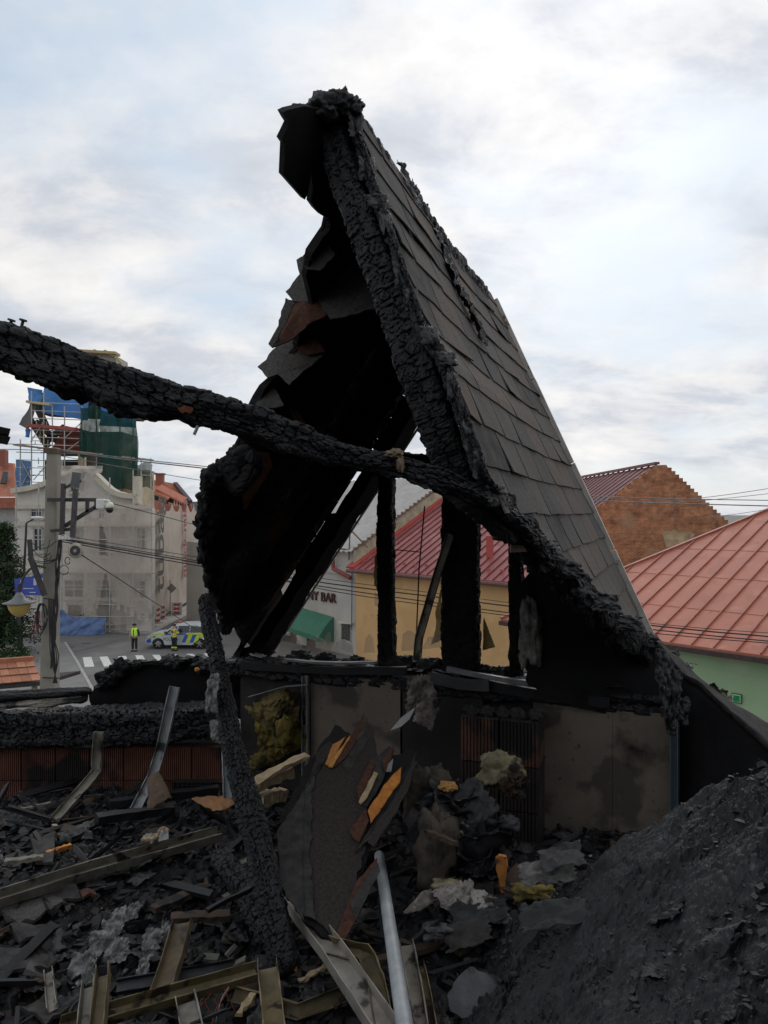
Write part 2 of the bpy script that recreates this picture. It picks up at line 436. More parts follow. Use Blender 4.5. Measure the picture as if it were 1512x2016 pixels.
def crumple(name, quad, nu, nv, amp, thick, m, seed, parent=None, freq=5.0, bite=0.25, nrm=None, into=None):
    """a crumpled, torn sheet between four corners (a b c d)"""
    a, b, c, d = [np.array(p, float) for p in quad]
    U, V = np.meshgrid(np.linspace(0, 1, nu), np.linspace(0, 1, nv), indexing='ij')
    bu = 1 - bite * np.abs(fbm(V * 6 + seed, U * 2 + 1.5, 0, seed, 5, .7)); bv = 1 - bite * np.abs(fbm(U * 6 + seed, V * 2 + 7.5, 0, seed + 1, 5, .7))
    U2, V2 = 0.5 + (U - 0.5) * bu, 0.5 + (V - 0.5) * bv
    P = ((1 - U2) * (1 - V2))[..., None] * a + (U2 * (1 - V2))[..., None] * b + (U2 * V2)[..., None] * c + ((1 - U2) * V2)[..., None] * d
    N = np.cross(b - a, d - a); N = N / np.linalg.norm(N)
    if nrm is not None and np.dot(N, nrm) < 0: N = -N
    L = max(np.linalg.norm(b - a), np.linalg.norm(d - a))
    D = fbm(U * freq * L, V * freq * L, seed, seed, 5) + 0.6 * np.abs(fbm(U * freq * L * 1.7 + 5, V * freq * L * 1.7, seed, seed + 4, 4))
    P = P + N * (D * amp)[..., None]
    T = thick * (0.6 + 0.8 * np.abs(fbm(U * 9, V * 9, 2, seed + 8, 3)))
    edge = np.clip(np.minimum.reduce([U, 1 - U, V, 1 - V]) * 6, 0.08, 1)
    Q = P - N * (T * edge)[..., None]
    mb = into or MB(); PL = P.tolist(); OL = (Q - P).tolist()
    mb.shell(PL, OL)
    if into is not None: return None
    return mb.build(name, m, parent, smooth=True)
def blob(name, c, r, seed, m, parent=None, amp=0.35, freq=3.0, n=28, rot=0.0, flat=None):
    th = np.linspace(0, np.pi, n)[:, None]; ph = np.linspace(0, 2 * np.pi, n * 2, endpoint=False)[None, :]
    x, y, z = np.sin(th) * np.cos(ph), np.sin(th) * np.sin(ph), np.cos(th) + 0 * ph
    d = 1 + amp * fbm(x * freq, y * freq, z * freq, seed, 5) * 1.5 + 0.5 * amp * np.abs(fbm(x * freq * 2.3, y * freq * 2.3, z * freq * 2.3, seed + 2, 3))
    X, Y, Z = x * d * r[0], y * d * r[1], z * d * r[2]
    X, Y = X * math.cos(rot) - Y * math.sin(rot), X * math.sin(rot) + Y * math.cos(rot)
    return np_grid_obj(name, X + c[0], Y + c[1], Z + c[2], m, parent, wrap=True, smooth=True)
def wool(name, c, r, seed, m, parent=None, n=26, amp=.30, fibres=500):
    """a lump of mineral wool: uneven body bristling with short strands"""
    th = np.linspace(.02, np.pi - .02, n)[:, None]; ph = np.linspace(0, 2 * np.pi, n * 2, endpoint=False)[None, :]
    x, y, z = np.sin(th) * np.cos(ph), np.sin(th) * np.sin(ph), np.cos(th) + 0 * ph
    sq_ = (np.abs(x) ** 4 + np.abs(y) ** 4 + np.abs(z) ** 4) ** -.25
    d = sq_ * .85 * (1 + amp * fbm(x * 1.8, y * 1.8, z * 1.8, seed, 3) * 1.6 + amp * .45 * fbm(x * 7, y * 7, z * 4, seed + 2, 4) + amp * .25 * fbm(x * 19, y * 19, z * 8, seed + 5, 3))
    P = np.stack([x * d * r[0] + c[0], y * d * r[1] + c[1], z * d * r[2] + c[2]], -1)
    mb = MB(); k = n * 2; mb.v = [tuple(p) for p in P.reshape(-1, 3)]
    mb.f = [(i * k + j, (i + 1) * k + j, (i + 1) * k + (j + 1) % k, i * k + (j + 1) % k) for i in range(n - 1) for j in range(k)] + [tuple(range(k)), tuple((n - 1) * k + j for j in range(k))]
    rr = random.Random(seed); cv = Vector(c)
    for _ in range(fibres):
        p = Vector(P[rr.randrange(1, n - 1), rr.randrange(k)]); o = (p - cv).normalized(); p = p - o * .003
        d_ = (o * .6 + Vector((rr.gauss(0, .7), rr.gauss(0, .7), rr.gauss(-.2, .5)))).normalized() * rr.uniform(.008, .028)
        w = d_.cross(Vector((rr.random(), rr.random(), rr.random()))).normalized() * .0009
        mb.v += [tuple(p - w), tuple(p + w), tuple(p + d_)]; b = len(mb.v); mb.f.append((b - 3, b - 2, b - 1))
    me = bpy.data.meshes.new(name); me.from_pydata(mb.v, [], mb.f); me.materials.append(m); me.polygons.foreach_set('use_smooth', [True] * len(me.polygons)); me.update()
    o = bpy.data.objects.new(name, me); COL.objects.link(o)
    if parent is not None: kid(o, parent)
    return o
def wad(name, c, r, n, seed, m, parent=None, fibres=0, thick=.012, bite=.55, into=None):
    """a torn wad of layered sheets with frayed strands"""
    rr = random.Random(seed); mb = into or MB(); c = Vector(c)
    for i in range(n):
        o = Vector((rr.uniform(-.42, .42) * r[0], rr.uniform(-.42, .42) * r[1], rr.uniform(-.42, .42) * r[2]))
        d1 = Vector((rr.uniform(-1, 1) * r[0], rr.uniform(-1, 1) * r[1], rr.uniform(-1, 1) * r[2])); d1 = d1.normalized() * max(r) * rr.uniform(.45, .85)
        d2 = d1.cross(Vector((rr.uniform(-1, 1), rr.uniform(-1, 1), rr.uniform(-1, 1)))).normalized() * sorted(r)[1] * rr.uniform(.5, .95)
        for d in (d1, d2):
            for k in range(3): d[k] = max(-r[k] * 1.1, min(r[k] * 1.1, d[k]))
        p = c + o
        crumple(name, (p - d1 - d2, p + d1 - d2, p + d1 + d2, p - d1 + d2), 18, 16, min(r) * .45, thick, None, seed + i * 3, None, freq=max(4, .9 / max(r)), bite=bite, into=mb)
    for i in range(fibres):
        p = c + Vector((rr.gauss(0, .55) * r[0], rr.gauss(0, .55) * r[1], rr.gauss(0, .55) * r[2])); d = (p - c).normalized() * rr.uniform(.2, .55) * max(r) + Vector((rr.gauss(0, .01), rr.gauss(0, .01), -.008))
        w = d.cross(Vector((rr.random(), rr.random(), rr.random()))).normalized() * .0016
        mb.add([p - w, p + w, p + d * .6 + w * .8 + Vector((0, 0, -.003)), p + d + Vector((0, 0, -.01))], [(0, 1, 2), (0, 2, 3)])
    if into is not None: return None
    return mb.build(name, m, parent, True)
def text(name, body, m, size, origin, right, up, parent=None, depth=0.01, align='LEFT', bold=0.0):
    cu = bpy.data.curves.new(name, 'FONT'); cu.body = body; cu.size = size; cu.extrude = depth; cu.align_x = align; cu.offset = bold
    o = bpy.data.objects.new(name, cu); COL.objects.link(o)
    bpy.context.view_layer.update()
    me = bpy.data.meshes.new_from_object(o.evaluated_get(bpy.context.evaluated_depsgraph_get()))
    bpy.data.objects.remove(o)
    r = Vector(right).normalized(); u = Vector(up).normalized(); n = r.cross(u)
    M = Matrix(((r.x, u.x, n.x, origin[0]), (r.y, u.y, n.y, origin[1]), (r.z, u.z, n.z, origin[2]), (0, 0, 0, 1)))
    me.transform(M); me.materials.clear(); me.materials.append(m); me.name = name
    o = bpy.data.objects.new(name, me); COL.objects.link(o)
    if parent is not None: kid(o, parent)
    return o

# ================================================================== THE STREET AND THE TOWN
def flat(name, pix, z, m, label=None, cat=None, kind=None, parent=None, thick=0.0):
    pts = [GP(u, v, z) for u, v in pix]
    mb = MB()
    if thick: mb.prism(pts, (0, 0, -thick))
    else: mb.add(pts, [tuple(range(len(pts)))])
    return tag(mb.build(name, m, parent), label, cat, None, kind)
ASPH = mat('asphalt', (0.155, 0.15, 0.147), rough=0.9, var=0.10, scale=0.6, bump=0.3, bscale=30, spec=0.3, spots=[((0.19, 0.185, 0.18), 0.25, 0.56)])
PAVE = mat('pavement', (0.19, 0.187, 0.182), rough=0.9, var=0.10, scale=1.0, bump=0.3, bscale=20)
KERB = mat('kerb_stone', (0.34, 0.33, 0.31), rough=0.9, var=0.15, scale=3)
PAINT = mat('road_paint', (0.62, 0.62, 0.59), rough=0.8, var=0.10, scale=3, spots=[((0.28, 0.27, 0.26), 5, 0.64)])
GRASS = mat('grass', (0.035, 0.09, 0.018), rough=0.9, col2=(0.07, 0.15, 0.03), scale=1.5, bump=0.5, bscale=10)
mb = MB(); mb.add([(-1500, -200, -0.01), (1500, -200, -0.01), (1500, 3000, -0.01), (-1500, 3000, -0.01)], [(0, 1, 2, 3)])
ground = tag(mb.build('ground', mat('earth', (0.13, 0.125, 0.11), var=0.2, scale=0.2)), kind='structure')
mb = MB(); mb.add([(-60, 12, 0), (40, 12, 0), (40, 95, 0), (-60, 95, 0)], [(0, 1, 2, 3)])
tag(mb.build('road', ASPH), kind='structure')
# pavement left of the kerb line that comes toward the viewer
pv = [GP(128, 1268), GP(150, 1303), GP(176, 1350), GP(230, 1450), (-16, 12, 0), (-45, 12, 0), GP(-180, 1300), GP(-140, 1275), GP(60, 1270)]
mb = MB(); mb.prism([(p[0], p[1], 0.12) for p in pv], (0, 0, -0.12))
pave = tag(mb.build('pavement', PAVE), kind='structure')
for a, b in zip(pv[:3], pv[1:4]):
    d = (Vector(b) - Vector(a)); n = max(1, int(d.length / 1.2))
    for i in range(n):
        p, q = Vector(a) + d * (i / n), Vector(a) + d * ((i + 0.985) / n)
        m2 = MB(); m2.bar((p.x, p.y, 0.075), (q.x, q.y, 0.075), 0.16, 0.14)
        m2.build('kerb_stone', KERB, pave)
# pavement in front of the scaffolded corner
mb = MB(); mb.prism([(p.x, p.y, 0.11) for p in (GP(120, 1247), GP(215, 1245), GP(300, 1249), GP(430, 1180), GP(420, 1165), GP(300, 1230), GP(100, 1232))], (0, 0, -0.11))
tag(mb.build('pavement', KERB), kind='structure')
# lawn, path edge and the two zebra crossings
flat('lawn', [(-160, 1272), (52, 1276), (62, 1300), (60, 1345), (-160, 1350)], 0.16, GRASS, kind='structure')
mb = MB()
for i in range(2600):
    u, v = random.uniform(-60, 58), random.uniform(1277, 1330)
    p = GP(u, v, 0.16); h = random.uniform(0.08, 0.3); a = random.uniform(0, 6.28); w = 0.06
    mb.add([p, p + Vector((math.cos(a) * w, math.sin(a) * w, 0)), p + Vector((math.cos(a + 1) * 0.08, math.sin(a + 1) * 0.08, h))], [(0, 1, 2)])
tag(mb.build('grass_blades', GRASS), 'rough green grass growing in the lawn by the street lamp', 'grass', kind='stuff')
zeb = [((163, 1294), (180, 1293), (186, 1312), (167, 1313)), ((196, 1293), (212, 1292), (222, 1311), (205, 1312)), ((232, 1292), (248, 1291), (256, 1307), (240, 1310)),
       ((266, 1290), (281, 1290), (290, 1305), (274, 1306)), ((300, 1289), (314, 1289), (326, 1304), (311, 1305)), ((334, 1288), (348, 1288), (361, 1303), (346, 1304)), ((367, 1287), (380, 1287), (396, 1302), (382, 1303)), ((401, 1286), (414, 1286), (430, 1301), (416, 1302))]
for i, zq in enumerate(zeb):
    flat('zebra_stripe', zq, 0.006, PAINT, kind='structure')
for i in range(7):
    v = 1240.5 + i * 4.6 + i * i * 0.12
    flat('zebra_stripe', [(-60, v), (56 - i * 3, v), (55 - i * 3, v + 2.3), (-60, v + 2.3)], 0.006, PAINT, kind='structure')
flat('manhole_cover', [(161, 1266), (178, 1265.4), (179, 1267), (162, 1267.8)], 0.008, mat('iron', (0.06, 0.06, 0.06)), kind='structure')
flat('manhole_cover', [(133, 1273), (146, 1272.5), (147, 1274), (133, 1274.6)], 0.008, MATS['iron'], kind='structure')
flat('road_joint', [(120, 1290), (230, 1262), (231, 1262.5), (121, 1291)], 0.005, MATS['iron'], kind='structure')

# ------------------------------------------------------------------ scaffolded corner building
CREAM = mat('cream_render', (0.58, 0.54, 0.485), rough=0.9, var=0.08, scale=0.8, bump=0.2, bscale=12, spots=[((0.40, 0.37, 0.33), 0.7, 0.58)])
STONE = mat('cornice_stone', (0.55, 0.50, 0.41), rough=0.9, var=0.1, scale=2)
WFRAME = mat('window_frame_grey', (0.40, 0.39, 0.36), rough=0.7, var=0.1)
WGLASS = mat('window_glass', (0.03, 0.035, 0.04), rough=0.15, var=0.3, scale=0.5, spec=0.6)
DARKIN = mat('dark_opening', (0.02, 0.02, 0.02), rough=0.9)
TUBE = mat('scaffold_tube', (0.42, 0.42, 0.40), rough=0.5, metal=0.3, var=0.2, scale=2)
PLANKM = mat('scaffold_plank', (0.30, 0.24, 0.15), rough=0.9, var=0.25, scale=2)
REDBAR = mat('scaffold_red', (0.30, 0.075, 0.06), rough=0.8, var=0.2, scale=1)
C0 = Vector((-19.5, 56.0, 0)); DF = Vector((-0.992, 0.126, 0)); DR = Vector((-0.05, 0.9987, 0))
NF = Vector((-0.126, -0.992, 0)); NR = Vector((0.9987, 0.05, 0))
bld = empty('corner_building', C0, 'cream corner building wrapped in scaffolding and debris netting across the street', 'building')
fp = lambda u, v: VPL(u, v, C0, DF)
rp = lambda u, v: VPL(u, v, C0, DR)
top = [(300, 1003), (274, 992), (273, 977), (252, 976), (235, 972), (222, 965), (211, 955), (201, 945), (192, 936), (186, 925), (150, 916), (122, 918), (116, 936), (104, 947), (92, 954), (62, 962), (30, 967)]
poly = [fp(u, v) for u, v in top] + [Vector((fp(30, 1200).x, fp(30, 1200).y, 0)), Vector((fp(300, 1200).x, fp(300, 1200).y, 0))]
mb = MB(); mb.prism(poly, -NF * 0.45); mb.build('front_wall', CREAM, bld)
def strip(pix, fn, w, thick, n_, name, m, par):
    for a, b in zip(pix[:-1], pix[1:]):
        m2 = MB(); m2.bar(fn(*a) + n_ * thick * 0.3, fn(*b) + n_ * thick * 0.3, thick, w); m2.build(name, m, par)
strip(top[1:9], fp, 0.38, 0.75, NF, 'gable_coping', STONE, bld)
strip(top[-6:], fp, 0.38, 0.75, NF, 'gable_coping', STONE, bld)
m2 = MB(); m2.box((fp(272, 1000) + fp(272, 938)) / 2 + NF * 0.1, 0.5, 0.6, (fp(272, 938).z - fp(272, 1000).z), DF); m2.build('corner_pier', STONE, bld)
for v in (998, 1030, 1122):
    m2 = MB(); m2.bar(fp(32, v) + NF * 0.08, fp(299, v) + NF * 0.08, 0.22, 0.35); m2.build('string_course', STONE, bld)
yl = 100.0
mb = MB(); RW = [C0 + Vector((0, 0, 0)), C0 + DR * 48, C0 + DR * 48 + UP * 8.7, C0 + UP * 9.0]
mb.prism(RW, -NR * 0.45); mb.build('side_wall', mat('side_render', (0.42, 0.385, 0.34), rough=0.9, var=0.12, scale=0.6), bld)
mb = MB(); mb.prism([C0 + DF * 0.5 + UP * 8.9 + DR * 0.6, C0 + DR * 48 + UP * 8.6, C0 + DR * 48 + DF * 6 + UP * 9.1, C0 + DF * 6 + UP * 9.4 + DR * 0.6], UP * 0.15)
mb.build('roof', mat('roof_tile_red', (0.36, 0.125, 0.075), rough=0.9, var=0.2, scale=3, bump=0.5, bscale=8), bld)
def window(x0, x1, y0, y1, fn, n_, d_, par, open_=False):
    a, b = fn(x0, y0), fn(x1, y1); c = (a + b) / 2; w = abs((b - a).dot(Vector(d_))); h = abs(a.z - b.z)
    m2 = MB()
    for s in (-1, 1):
        m2.box(c + Vector(d_) * s * (w / 2) + n_ * 0.05, 0.12, 0.14, h + 0.12, d_); m2.box(c + UP * s * h / 2 + n_ * 0.05, w + 0.12, 0.14, 0.12, d_)
    if not open_: m2.box(c + n_ * 0.045, 0.07, 0.1, h, d_); m2.box(c + n_ * 0.045 + UP * h * 0.18, w, 0.1, 0.07, d_)
    wi = m2.build('window', WFRAME, par)
    m3 = MB(); m3.box(c + n_ * 0.012, w, 0.03, h, d_); m3.build('pane', DARKIN if open_ else WGLASS, wi)
    m4 = MB(); m4.box(c - UP * (h / 2 + 0.12) + n_ * 0.15, w + 0.4, 0.3, 0.12, d_); m4.build('sill', STONE, wi)
for (x0, x1, y0, y1, o_) in [(68, 84, 1040, 1085, 0), (140, 160, 1038, 1086, 0), (196, 211, 1036, 1094, 1), (219, 235, 1038, 1084, 0), (270, 288, 1038, 1084, 0),
                             (128, 166, 1141, 1176, 0), (190, 232, 1141, 1178, 0), (258, 288, 1142, 1178, 0), (140, 152, 952, 968, 0), (195, 208, 1003, 1022, 0), (62, 84, 1000, 1020, 0),
                             (134, 164, 1188, 1222, 1), (190, 222, 1186, 1226, 1)]:
    window(x0, x1, y0, y1, fp, NF, DF, bld, bool(o_))
for i in range(5):
    for zz_ in (1.2, 5.2):
        c = C0 + DR * (3.5 + i * 5) + UP * (zz_ + 1.1)
        m2 = MB(); m2.box(c + NR * 0.01, 1.3, 0.06, 1.9, DR); m2.build('window', WGLASS, bld)
m2 = MB(); m2.box(C0 + DR * 5.2 + UP * 0.9 + NR * 0.03, 8.5, 0.08, 1.8, DR); m2.build('plinth_panel', mat('plinth_red', (0.30, 0.13, 0.10), var=0.2, scale=1), bld)

# front scaffold, netting, right-hand scaffold
TUBE_ME = None
def tube_me():
    global TUBE_ME
    if TUBE_ME is None:
        m2 = MB(); m2.tube([(0, 0, 0), (0, 0, 1)], 1.0, 6); o = m2.build('tube_proto', TUBE); TUBE_ME = o.data; bpy.data.objects.remove(o)
    return TUBE_ME
def pole(p0, p1, r, name, par, m=None):
    p0, p1 = Vector(p0), Vector(p1); d = p1 - p0
    me = tube_me()
    o = bpy.data.objects.new(name, me); COL.objects.link(o); o.parent = par
    q = Vector((0, 0, 1)).rotation_difference(d.normalized())
    Mx = Matrix.Translation(p0 - par.location) @ q.to_matrix().to_4x4() @ Matrix.Diagonal((r, r, d.length, 1))
    o.matrix_basis = Mx
    if m:
        o.material_slots[0].link = 'OBJECT'; o.material_slots[0].material = m
    return o
sf = empty('facade_scaffold', C0 + NF * 1.0, 'tube scaffold along the front of the cream corner building', 'scaffold')
off = NF * 1.0; fo = lambda u, v: VPL(u, v, C0 + off, DF)
for u in (32, 76, 122, 168, 216, 262, 299):
    t_ = {32: 955, 76: 955, 122: 905, 168: 900, 216: 940, 262: 925, 299: 980}[u]
    b_ = fo(u, 1200); p = fo(u, t_); pole((b_.x, b_.y, 0.11), p, 0.045, 'standard', sf)
for v in (1000, 1036, 1062, 1086, 1128, 1160, 1190, 1214):
    pole(fo(30, v), fo(300, v), 0.035, 'ledger', sf)
for v in (1037.5, 1129.5):
    m2 = MB(); m2.bar(fo(120, v) - NF * 0.4, fo(300, v) - NF * 0.4, 0.7, 0.06); m2.build('walkway', PLANKM, sf)
NET = bpy.data.materials.new('debris_net'); NET.use_nodes = True
def net_mat(m, col, cover_, sc_, cgrain=0.2):
    t = m.node_tree; b = t.nodes['Principled BSDF']; b.inputs['Base Color'].default_value = (*col, 1); b.inputs['Roughness'].default_value = 0.9
    b.inputs['Specular IOR Level'].default_value = 0.2
    n = t.nodes.new('ShaderNodeTexNoise'); n.inputs['Scale'].default_value = sc_; n.inputs['Detail'].default_value = 5
    g = t.nodes.new('ShaderNodeNewGeometry'); t.links.new(g.outputs['Position'], n.inputs['Vector'])
    mr = t.nodes.new('ShaderNodeMapRange'); t.links.new(n.outputs['Fac'], mr.inputs[0])
    mr.inputs['From Min'].default_value = 0.3; mr.inputs['From Max'].default_value = 0.7
    mr.inputs['To Min'].default_value = cover_ - cgrain; mr.inputs['To Max'].default_value = cover_ + cgrain
    t.links.new(mr.outputs[0], b.inputs['Alpha'])
    # fine warp threads as colour grain
    MATS[m.name] = m; return m
net_mat(NET, (0.60, 0.52, 0.455), 0.40, 0.9, 0.06)
NET2 = net_mat(bpy.data.materials.new('debris_net_dense'), (0.47, 0.42, 0.365), 0.80, 0.7, 0.12) if False else None
def mk(name): 
    m = bpy.data.materials.new(name); m.use_nodes = True; return m
NET2 = net_mat(mk('debris_net_dense'), (0.54, 0.47, 0.395), 0.84, 0.7, 0.10)
GREENNET = net_mat(mk('green_net'), (0.012, 0.060, 0.046), 0.82, 0.8, 0.14)
def netsheet(name, quadfn, nu, nv, amp, m, seed, label, cat='netting', n_=NF, hole=None, scal=None):
    U, V = np.meshgrid(np.linspace(0, 1, nu), np.linspace(0, 1, nv), indexing='ij')
    P = np.array([[tuple(quadfn(U[i, j], V[i, j])) for j in range(nv)] for i in range(nu)])
    D = (fbm(U * 9, V * 2.5, seed, seed, 4) * 1.0 + 0.4 * fbm(U * 30, V * 3, seed, seed + 3, 3)) * amp
    P = P + np.array(n_)[None, None] * D[..., None]
    vs = P.reshape(-1, 3).tolist(); fs = []
    for i in range(nu - 1):
        for j in range(nv - 1):
            if hole and hole((U[i, j] + U[i + 1, j]) / 2, (V[i, j] + V[i, j + 1]) / 2): continue
            fs.append((i * nv + j, (i + 1) * nv + j, (i + 1) * nv + j + 1, i * nv + j + 1))
    o = mesh_obj(name, vs, fs, m, None, True); return tag(o, label, cat)
on = lambda u, v: VPL(u, v, C0 + NF * 1.12, DF)
netsheet('debris_net', lambda a, b: on(122 + a * 176, (998 + 6 * math.cos(a * 12)) + b * (214 + 14 * math.sin(a * 9) - (1 - a) * 12)), 90, 46, 0.16, NET, 3,
         'pale translucent debris net hung over the front of the cream corner building',
         hole=lambda a, b: (0.42 < a < 0.505 and 0.16 < b < 0.47 and (a - 0.42) / 0.085 < (b - 0.13) / 0.2 + 0.12) or (0.40 < a < 0.56 and b > 0.64 and abs(a - 0.49) < 0.07 * (b - 0.62) / 0.3) or (0.24 < a and b > 0.93 and (a * 13 % 1) > 0.5))
netsheet('draped_sheet', lambda a, b: on(116 + a * 86, 917 + b * (20 - 10 * a) + 8 * abs(a - 0.5) * b), 24, 8, 0.25, mat('dust_sheet', (0.48, 0.43, 0.37), var=0.1), 5,
         'beige dust sheet draped over the curved gable top under the tower', 'dust sheet')
sr = empty('side_scaffold', C0 + NR * 1.0 + DR * 0.5, 'tube scaffold along the side wall of the corner building up the street', 'scaffold')
for i in range(12):
    p = C0 + NR * 1.0 + DR * (0.4 + i * 3.2); pole((p.x, p.y, 0.11), (p.x, p.y, 9.9), 0.045, 'standard', sr)
for z_ in (2.2, 4.2, 6.2, 8.2): pole(C0 + NR * 1.0 + UP * z_ + DR * 0.3, C0 + NR * 1.0 + UP * z_ + DR * 36, 0.035, 'ledger', sr)
def sidenet(a, b):
    base = C0 + NR * 1.15 + DR * (a * 37); tip = abs(((a * 37) % 3.2) / 3.2 - 0.5) * 2
    return base + UP * ((9.1 + 0.75 * tip ** 2) * (1 - b) + 0.35 * b)
netsheet('side_debris_net', sidenet, 150, 26, 0.14, NET2, 8, 'dense beige debris net with printed lettering along the side street', n_=NR)
side_net = bpy.data.objects['side_debris_net']
# lettering printed on the side net reads up the wall
text('net_lettering', 'tubag', mat('net_print_grey', (0.10, 0.09, 0.08)), 3.6, C0 + NR * 1.42 + DR * 5.6 + UP * 2.5, UP, -DR, side_net, 0.004, 'LEFT', 0.05)
text('net_lettering', 'quick-mix', mat('net_print_red', (0.32, 0.035, 0.045)), 1.75, C0 + NR * 1.42 + DR * 14.2 + UP * 2.9, UP, -DR, side_net, 0.004, 'LEFT', 0.05)
text('net_lettering', 'tubag', MATS['net_print_grey'], 1.3, C0 + NR * 1.42 + DR * 21.5 + UP * 6.2, UP, -DR, side_net, 0.004, 'LEFT', 0.05)
text('net_lettering', 'tubag', MATS['net_print_grey'], 1.3, C0 + NR * 1.42 + DR * 21.5 + UP * 1.6, UP, -DR, side_net, 0.004, 'LEFT', 0.05)
# gathered net at the corner of the two walls
netsheet('corner_net', lambda a, b: C0 + NF * (1.15 * (1 - a)) + NR * (0.3 + 0.9 * a) - DR * 0.2 + DF * (3.0 * (1 - a)) + UP * ((8.1 + 2.0 * a) * (1 - b) + 0.6 * b), 26, 30, 0.2, NET, 12,
         'folded debris net gathered round the corner of the scaffolded building', n_=NF)

# ------------------------------------------------------------------ tower under repair above the corner building
TW = empty('church_tower', (-27.5, 65, 0), 'half stripped tower with red boarded gable rising behind the corner building', 'tower')
tp = lambda u, v, y=64.0: W(u, v, y)
WOODR = mat('tower_red_boards', (0.20, 0.05, 0.035), rough=0.9, var=0.3, scale=1.5)
DARKW = mat('tower_dark_frame', (0.035, 0.03, 0.027), rough=0.9, var=0.3, scale=1)
TOWERW = mat('tower_wall', (0.44, 0.38, 0.24), rough=0.9, var=0.15, scale=1)
a, b = tp(92, 965, 65), tp(262, 965, 65)
m2 = MB(); m2.box(((a.x + b.x) / 2, 68, 6.5), b.x - a.x, 6, 13); m2.build('tower_base', TOWERW, TW)
m2 = MB(); m2.prism([tp(160, 965, 64.7), tp(240, 965, 64.7), tp(240, 850, 64.7), tp(160, 850, 64.7)], (0, 4, 0)); m2.build('belfry_wall', mat('belfry', (0.20, 0.185, 0.165), var=0.2, scale=1), TW)
m2 = MB(); m2.prism([tp(96, 893, 64.2), tp(160, 893, 64.2), tp(160, 845, 64.2), tp(128, 838, 64.2)], (0, 3, 0)); m2.build('boarded_gable', WOODR, TW)
for i in range(7):
    v = 846 + i * 7
    m2 = MB(); m2.bar(tp(128 - (v - 838) * 0.55, v, 64.15), tp(160, v, 64.15), 0.05, 0.22); m2.build('board', WOODR, TW)
m2 = MB(); m2.prism([tp(88, 958, 65), tp(162, 958, 65), tp(162, 905, 65), tp(88, 905, 65)], (0, 2, 0)); m2.build('dark_opening', DARKW, TW)
for u in (158, 166):
    m2 = MB(); m2.box((tp(u, 925, 64).x, 64, (tp(u, 960, 64).z + tp(u, 890, 64).z) / 2), 0.28, 0.28, tp(u, 890, 64).z - tp(u, 960, 64).z); m2.build('timber_post', mat('new_timber', (0.50, 0.42, 0.22), var=0.15), TW)
for p, q in (((62, 778), (92, 842)), ((70, 830), (112, 868)), ((92, 868), (128, 840)), ((55, 820), (95, 880))):
    m2 = MB(); m2.bar(tp(*p, 65.5), tp(*q, 65.5), 0.4, 0.5); m2.build('roof_timber', DARKW, TW)
m2 = MB(); m2.prism([tp(62, 770, 66), tp(265, 795, 66), tp(262, 822, 66), tp(70, 812, 66)], (0, 3, 0)); m2.build('roof_deck', DARKW, TW)
m2 = MB(); m2.prism([tp(96, 745, 65), tp(232, 790, 65), tp(228, 700, 65), tp(152, 696, 65)], (0, 3, 0)); m2.build('spire_stump', mat('spire_cover', (0.38, 0.36, 0.30), var=0.2), TW)
m2 = MB(); m2.bar(tp(150, 692, 64.8), tp(232, 697, 64.8), 1.2, 0.22); m2.build('top_platform', mat('platform_wood', (0.42, 0.33, 0.17), var=0.2), TW)
for p, q in (((206, 694), (226, 700)), ((226, 700), (238, 716)), ((186, 688), (186, 696)), ((207, 689), (207, 696))):
    m2 = MB(); m2.bar(tp(*p, 64.5), tp(*q, 64.5), 0.14, 0.22); m2.build('rail_timber', MATS['platform_wood'], TW)
BLUET = mat('blue_tarp', (0.055, 0.20, 0.50), rough=0.55, var=0.15, scale=0.8)
def tarp(pix, y, label, seed, m=BLUET, amp=0.25, nu=18, nv=8):
    A_, B_, C_, D_ = [tp(u, v, y) for u, v in pix]
    q = lambda a, b: (A_.lerp(B_, a)).lerp(D_.lerp(C_, a), b)
    return netsheet('tarpaulin', q, nu, nv, amp, m, seed, label, 'tarpaulin', n_=Vector((0, -1, 0)))
tarp([(88, 742), (176, 772), (172, 828), (82, 812)], 63.4, 'bright blue tarpaulin stretched under the tower top beside the scaffold', 21)
tarp([(200, 800), (268, 806), (268, 842), (196, 838)], 63.4, 'short strip of blue tarpaulin above the dark green tower net', 22)
tarp([(52, 762), (84, 768), (80, 792), (58, 794)], 63.2, 'small blue tarpaulin scrap tied at the left tip of the tower scaffold', 23, nu=8)
tarp([(50, 842), (60, 845), (58, 862), (49, 860)], 63.2, 'narrow blue tarpaulin rag hanging below the grey flap', 24, nu=6)
tarp([(62, 790), (72, 796), (56, 846), (38, 836)], 63.0, 'grey tarpaulin flap hanging from the left edge of the tower scaffold', 25, mat('grey_tarp', (0.16, 0.155, 0.15), var=0.15), nu=8)
tarp([(30, 905), (62, 908), (58, 955), (30, 962)], 62.5, 'faded blue tarpaulin hung behind the scaffold left of the concrete pole', 26, mat('faded_blue', (0.10, 0.18, 0.34), var=0.2), nu=8)
ts = empty('tower_scaffold', (-27.5, 62.5, 0), 'dense tube scaffold wrapped round the tower', 'scaffold')
for yy in (62.5, 64.0):
    for u in (40, 62, 86, 103, 127, 161, 190, 236, 262):
        t_ = 770 if u < 100 else 800
        if u == 40: t_ = 865
        p, q = W(u, t_, yy), W(u, 966, yy)
        pole(q, p, 0.05, 'standard', ts, MATS['new_timber'] if u in (86, 236) else None)
    for v in (792, 808, 823, 846, 860, 874, 890, 905, 920, 934, 948):
        u0 = 62 if v < 862 else 32
        pole(W(u0, v, yy), W(165, v + 4, yy), 0.04, 'ledger', ts)
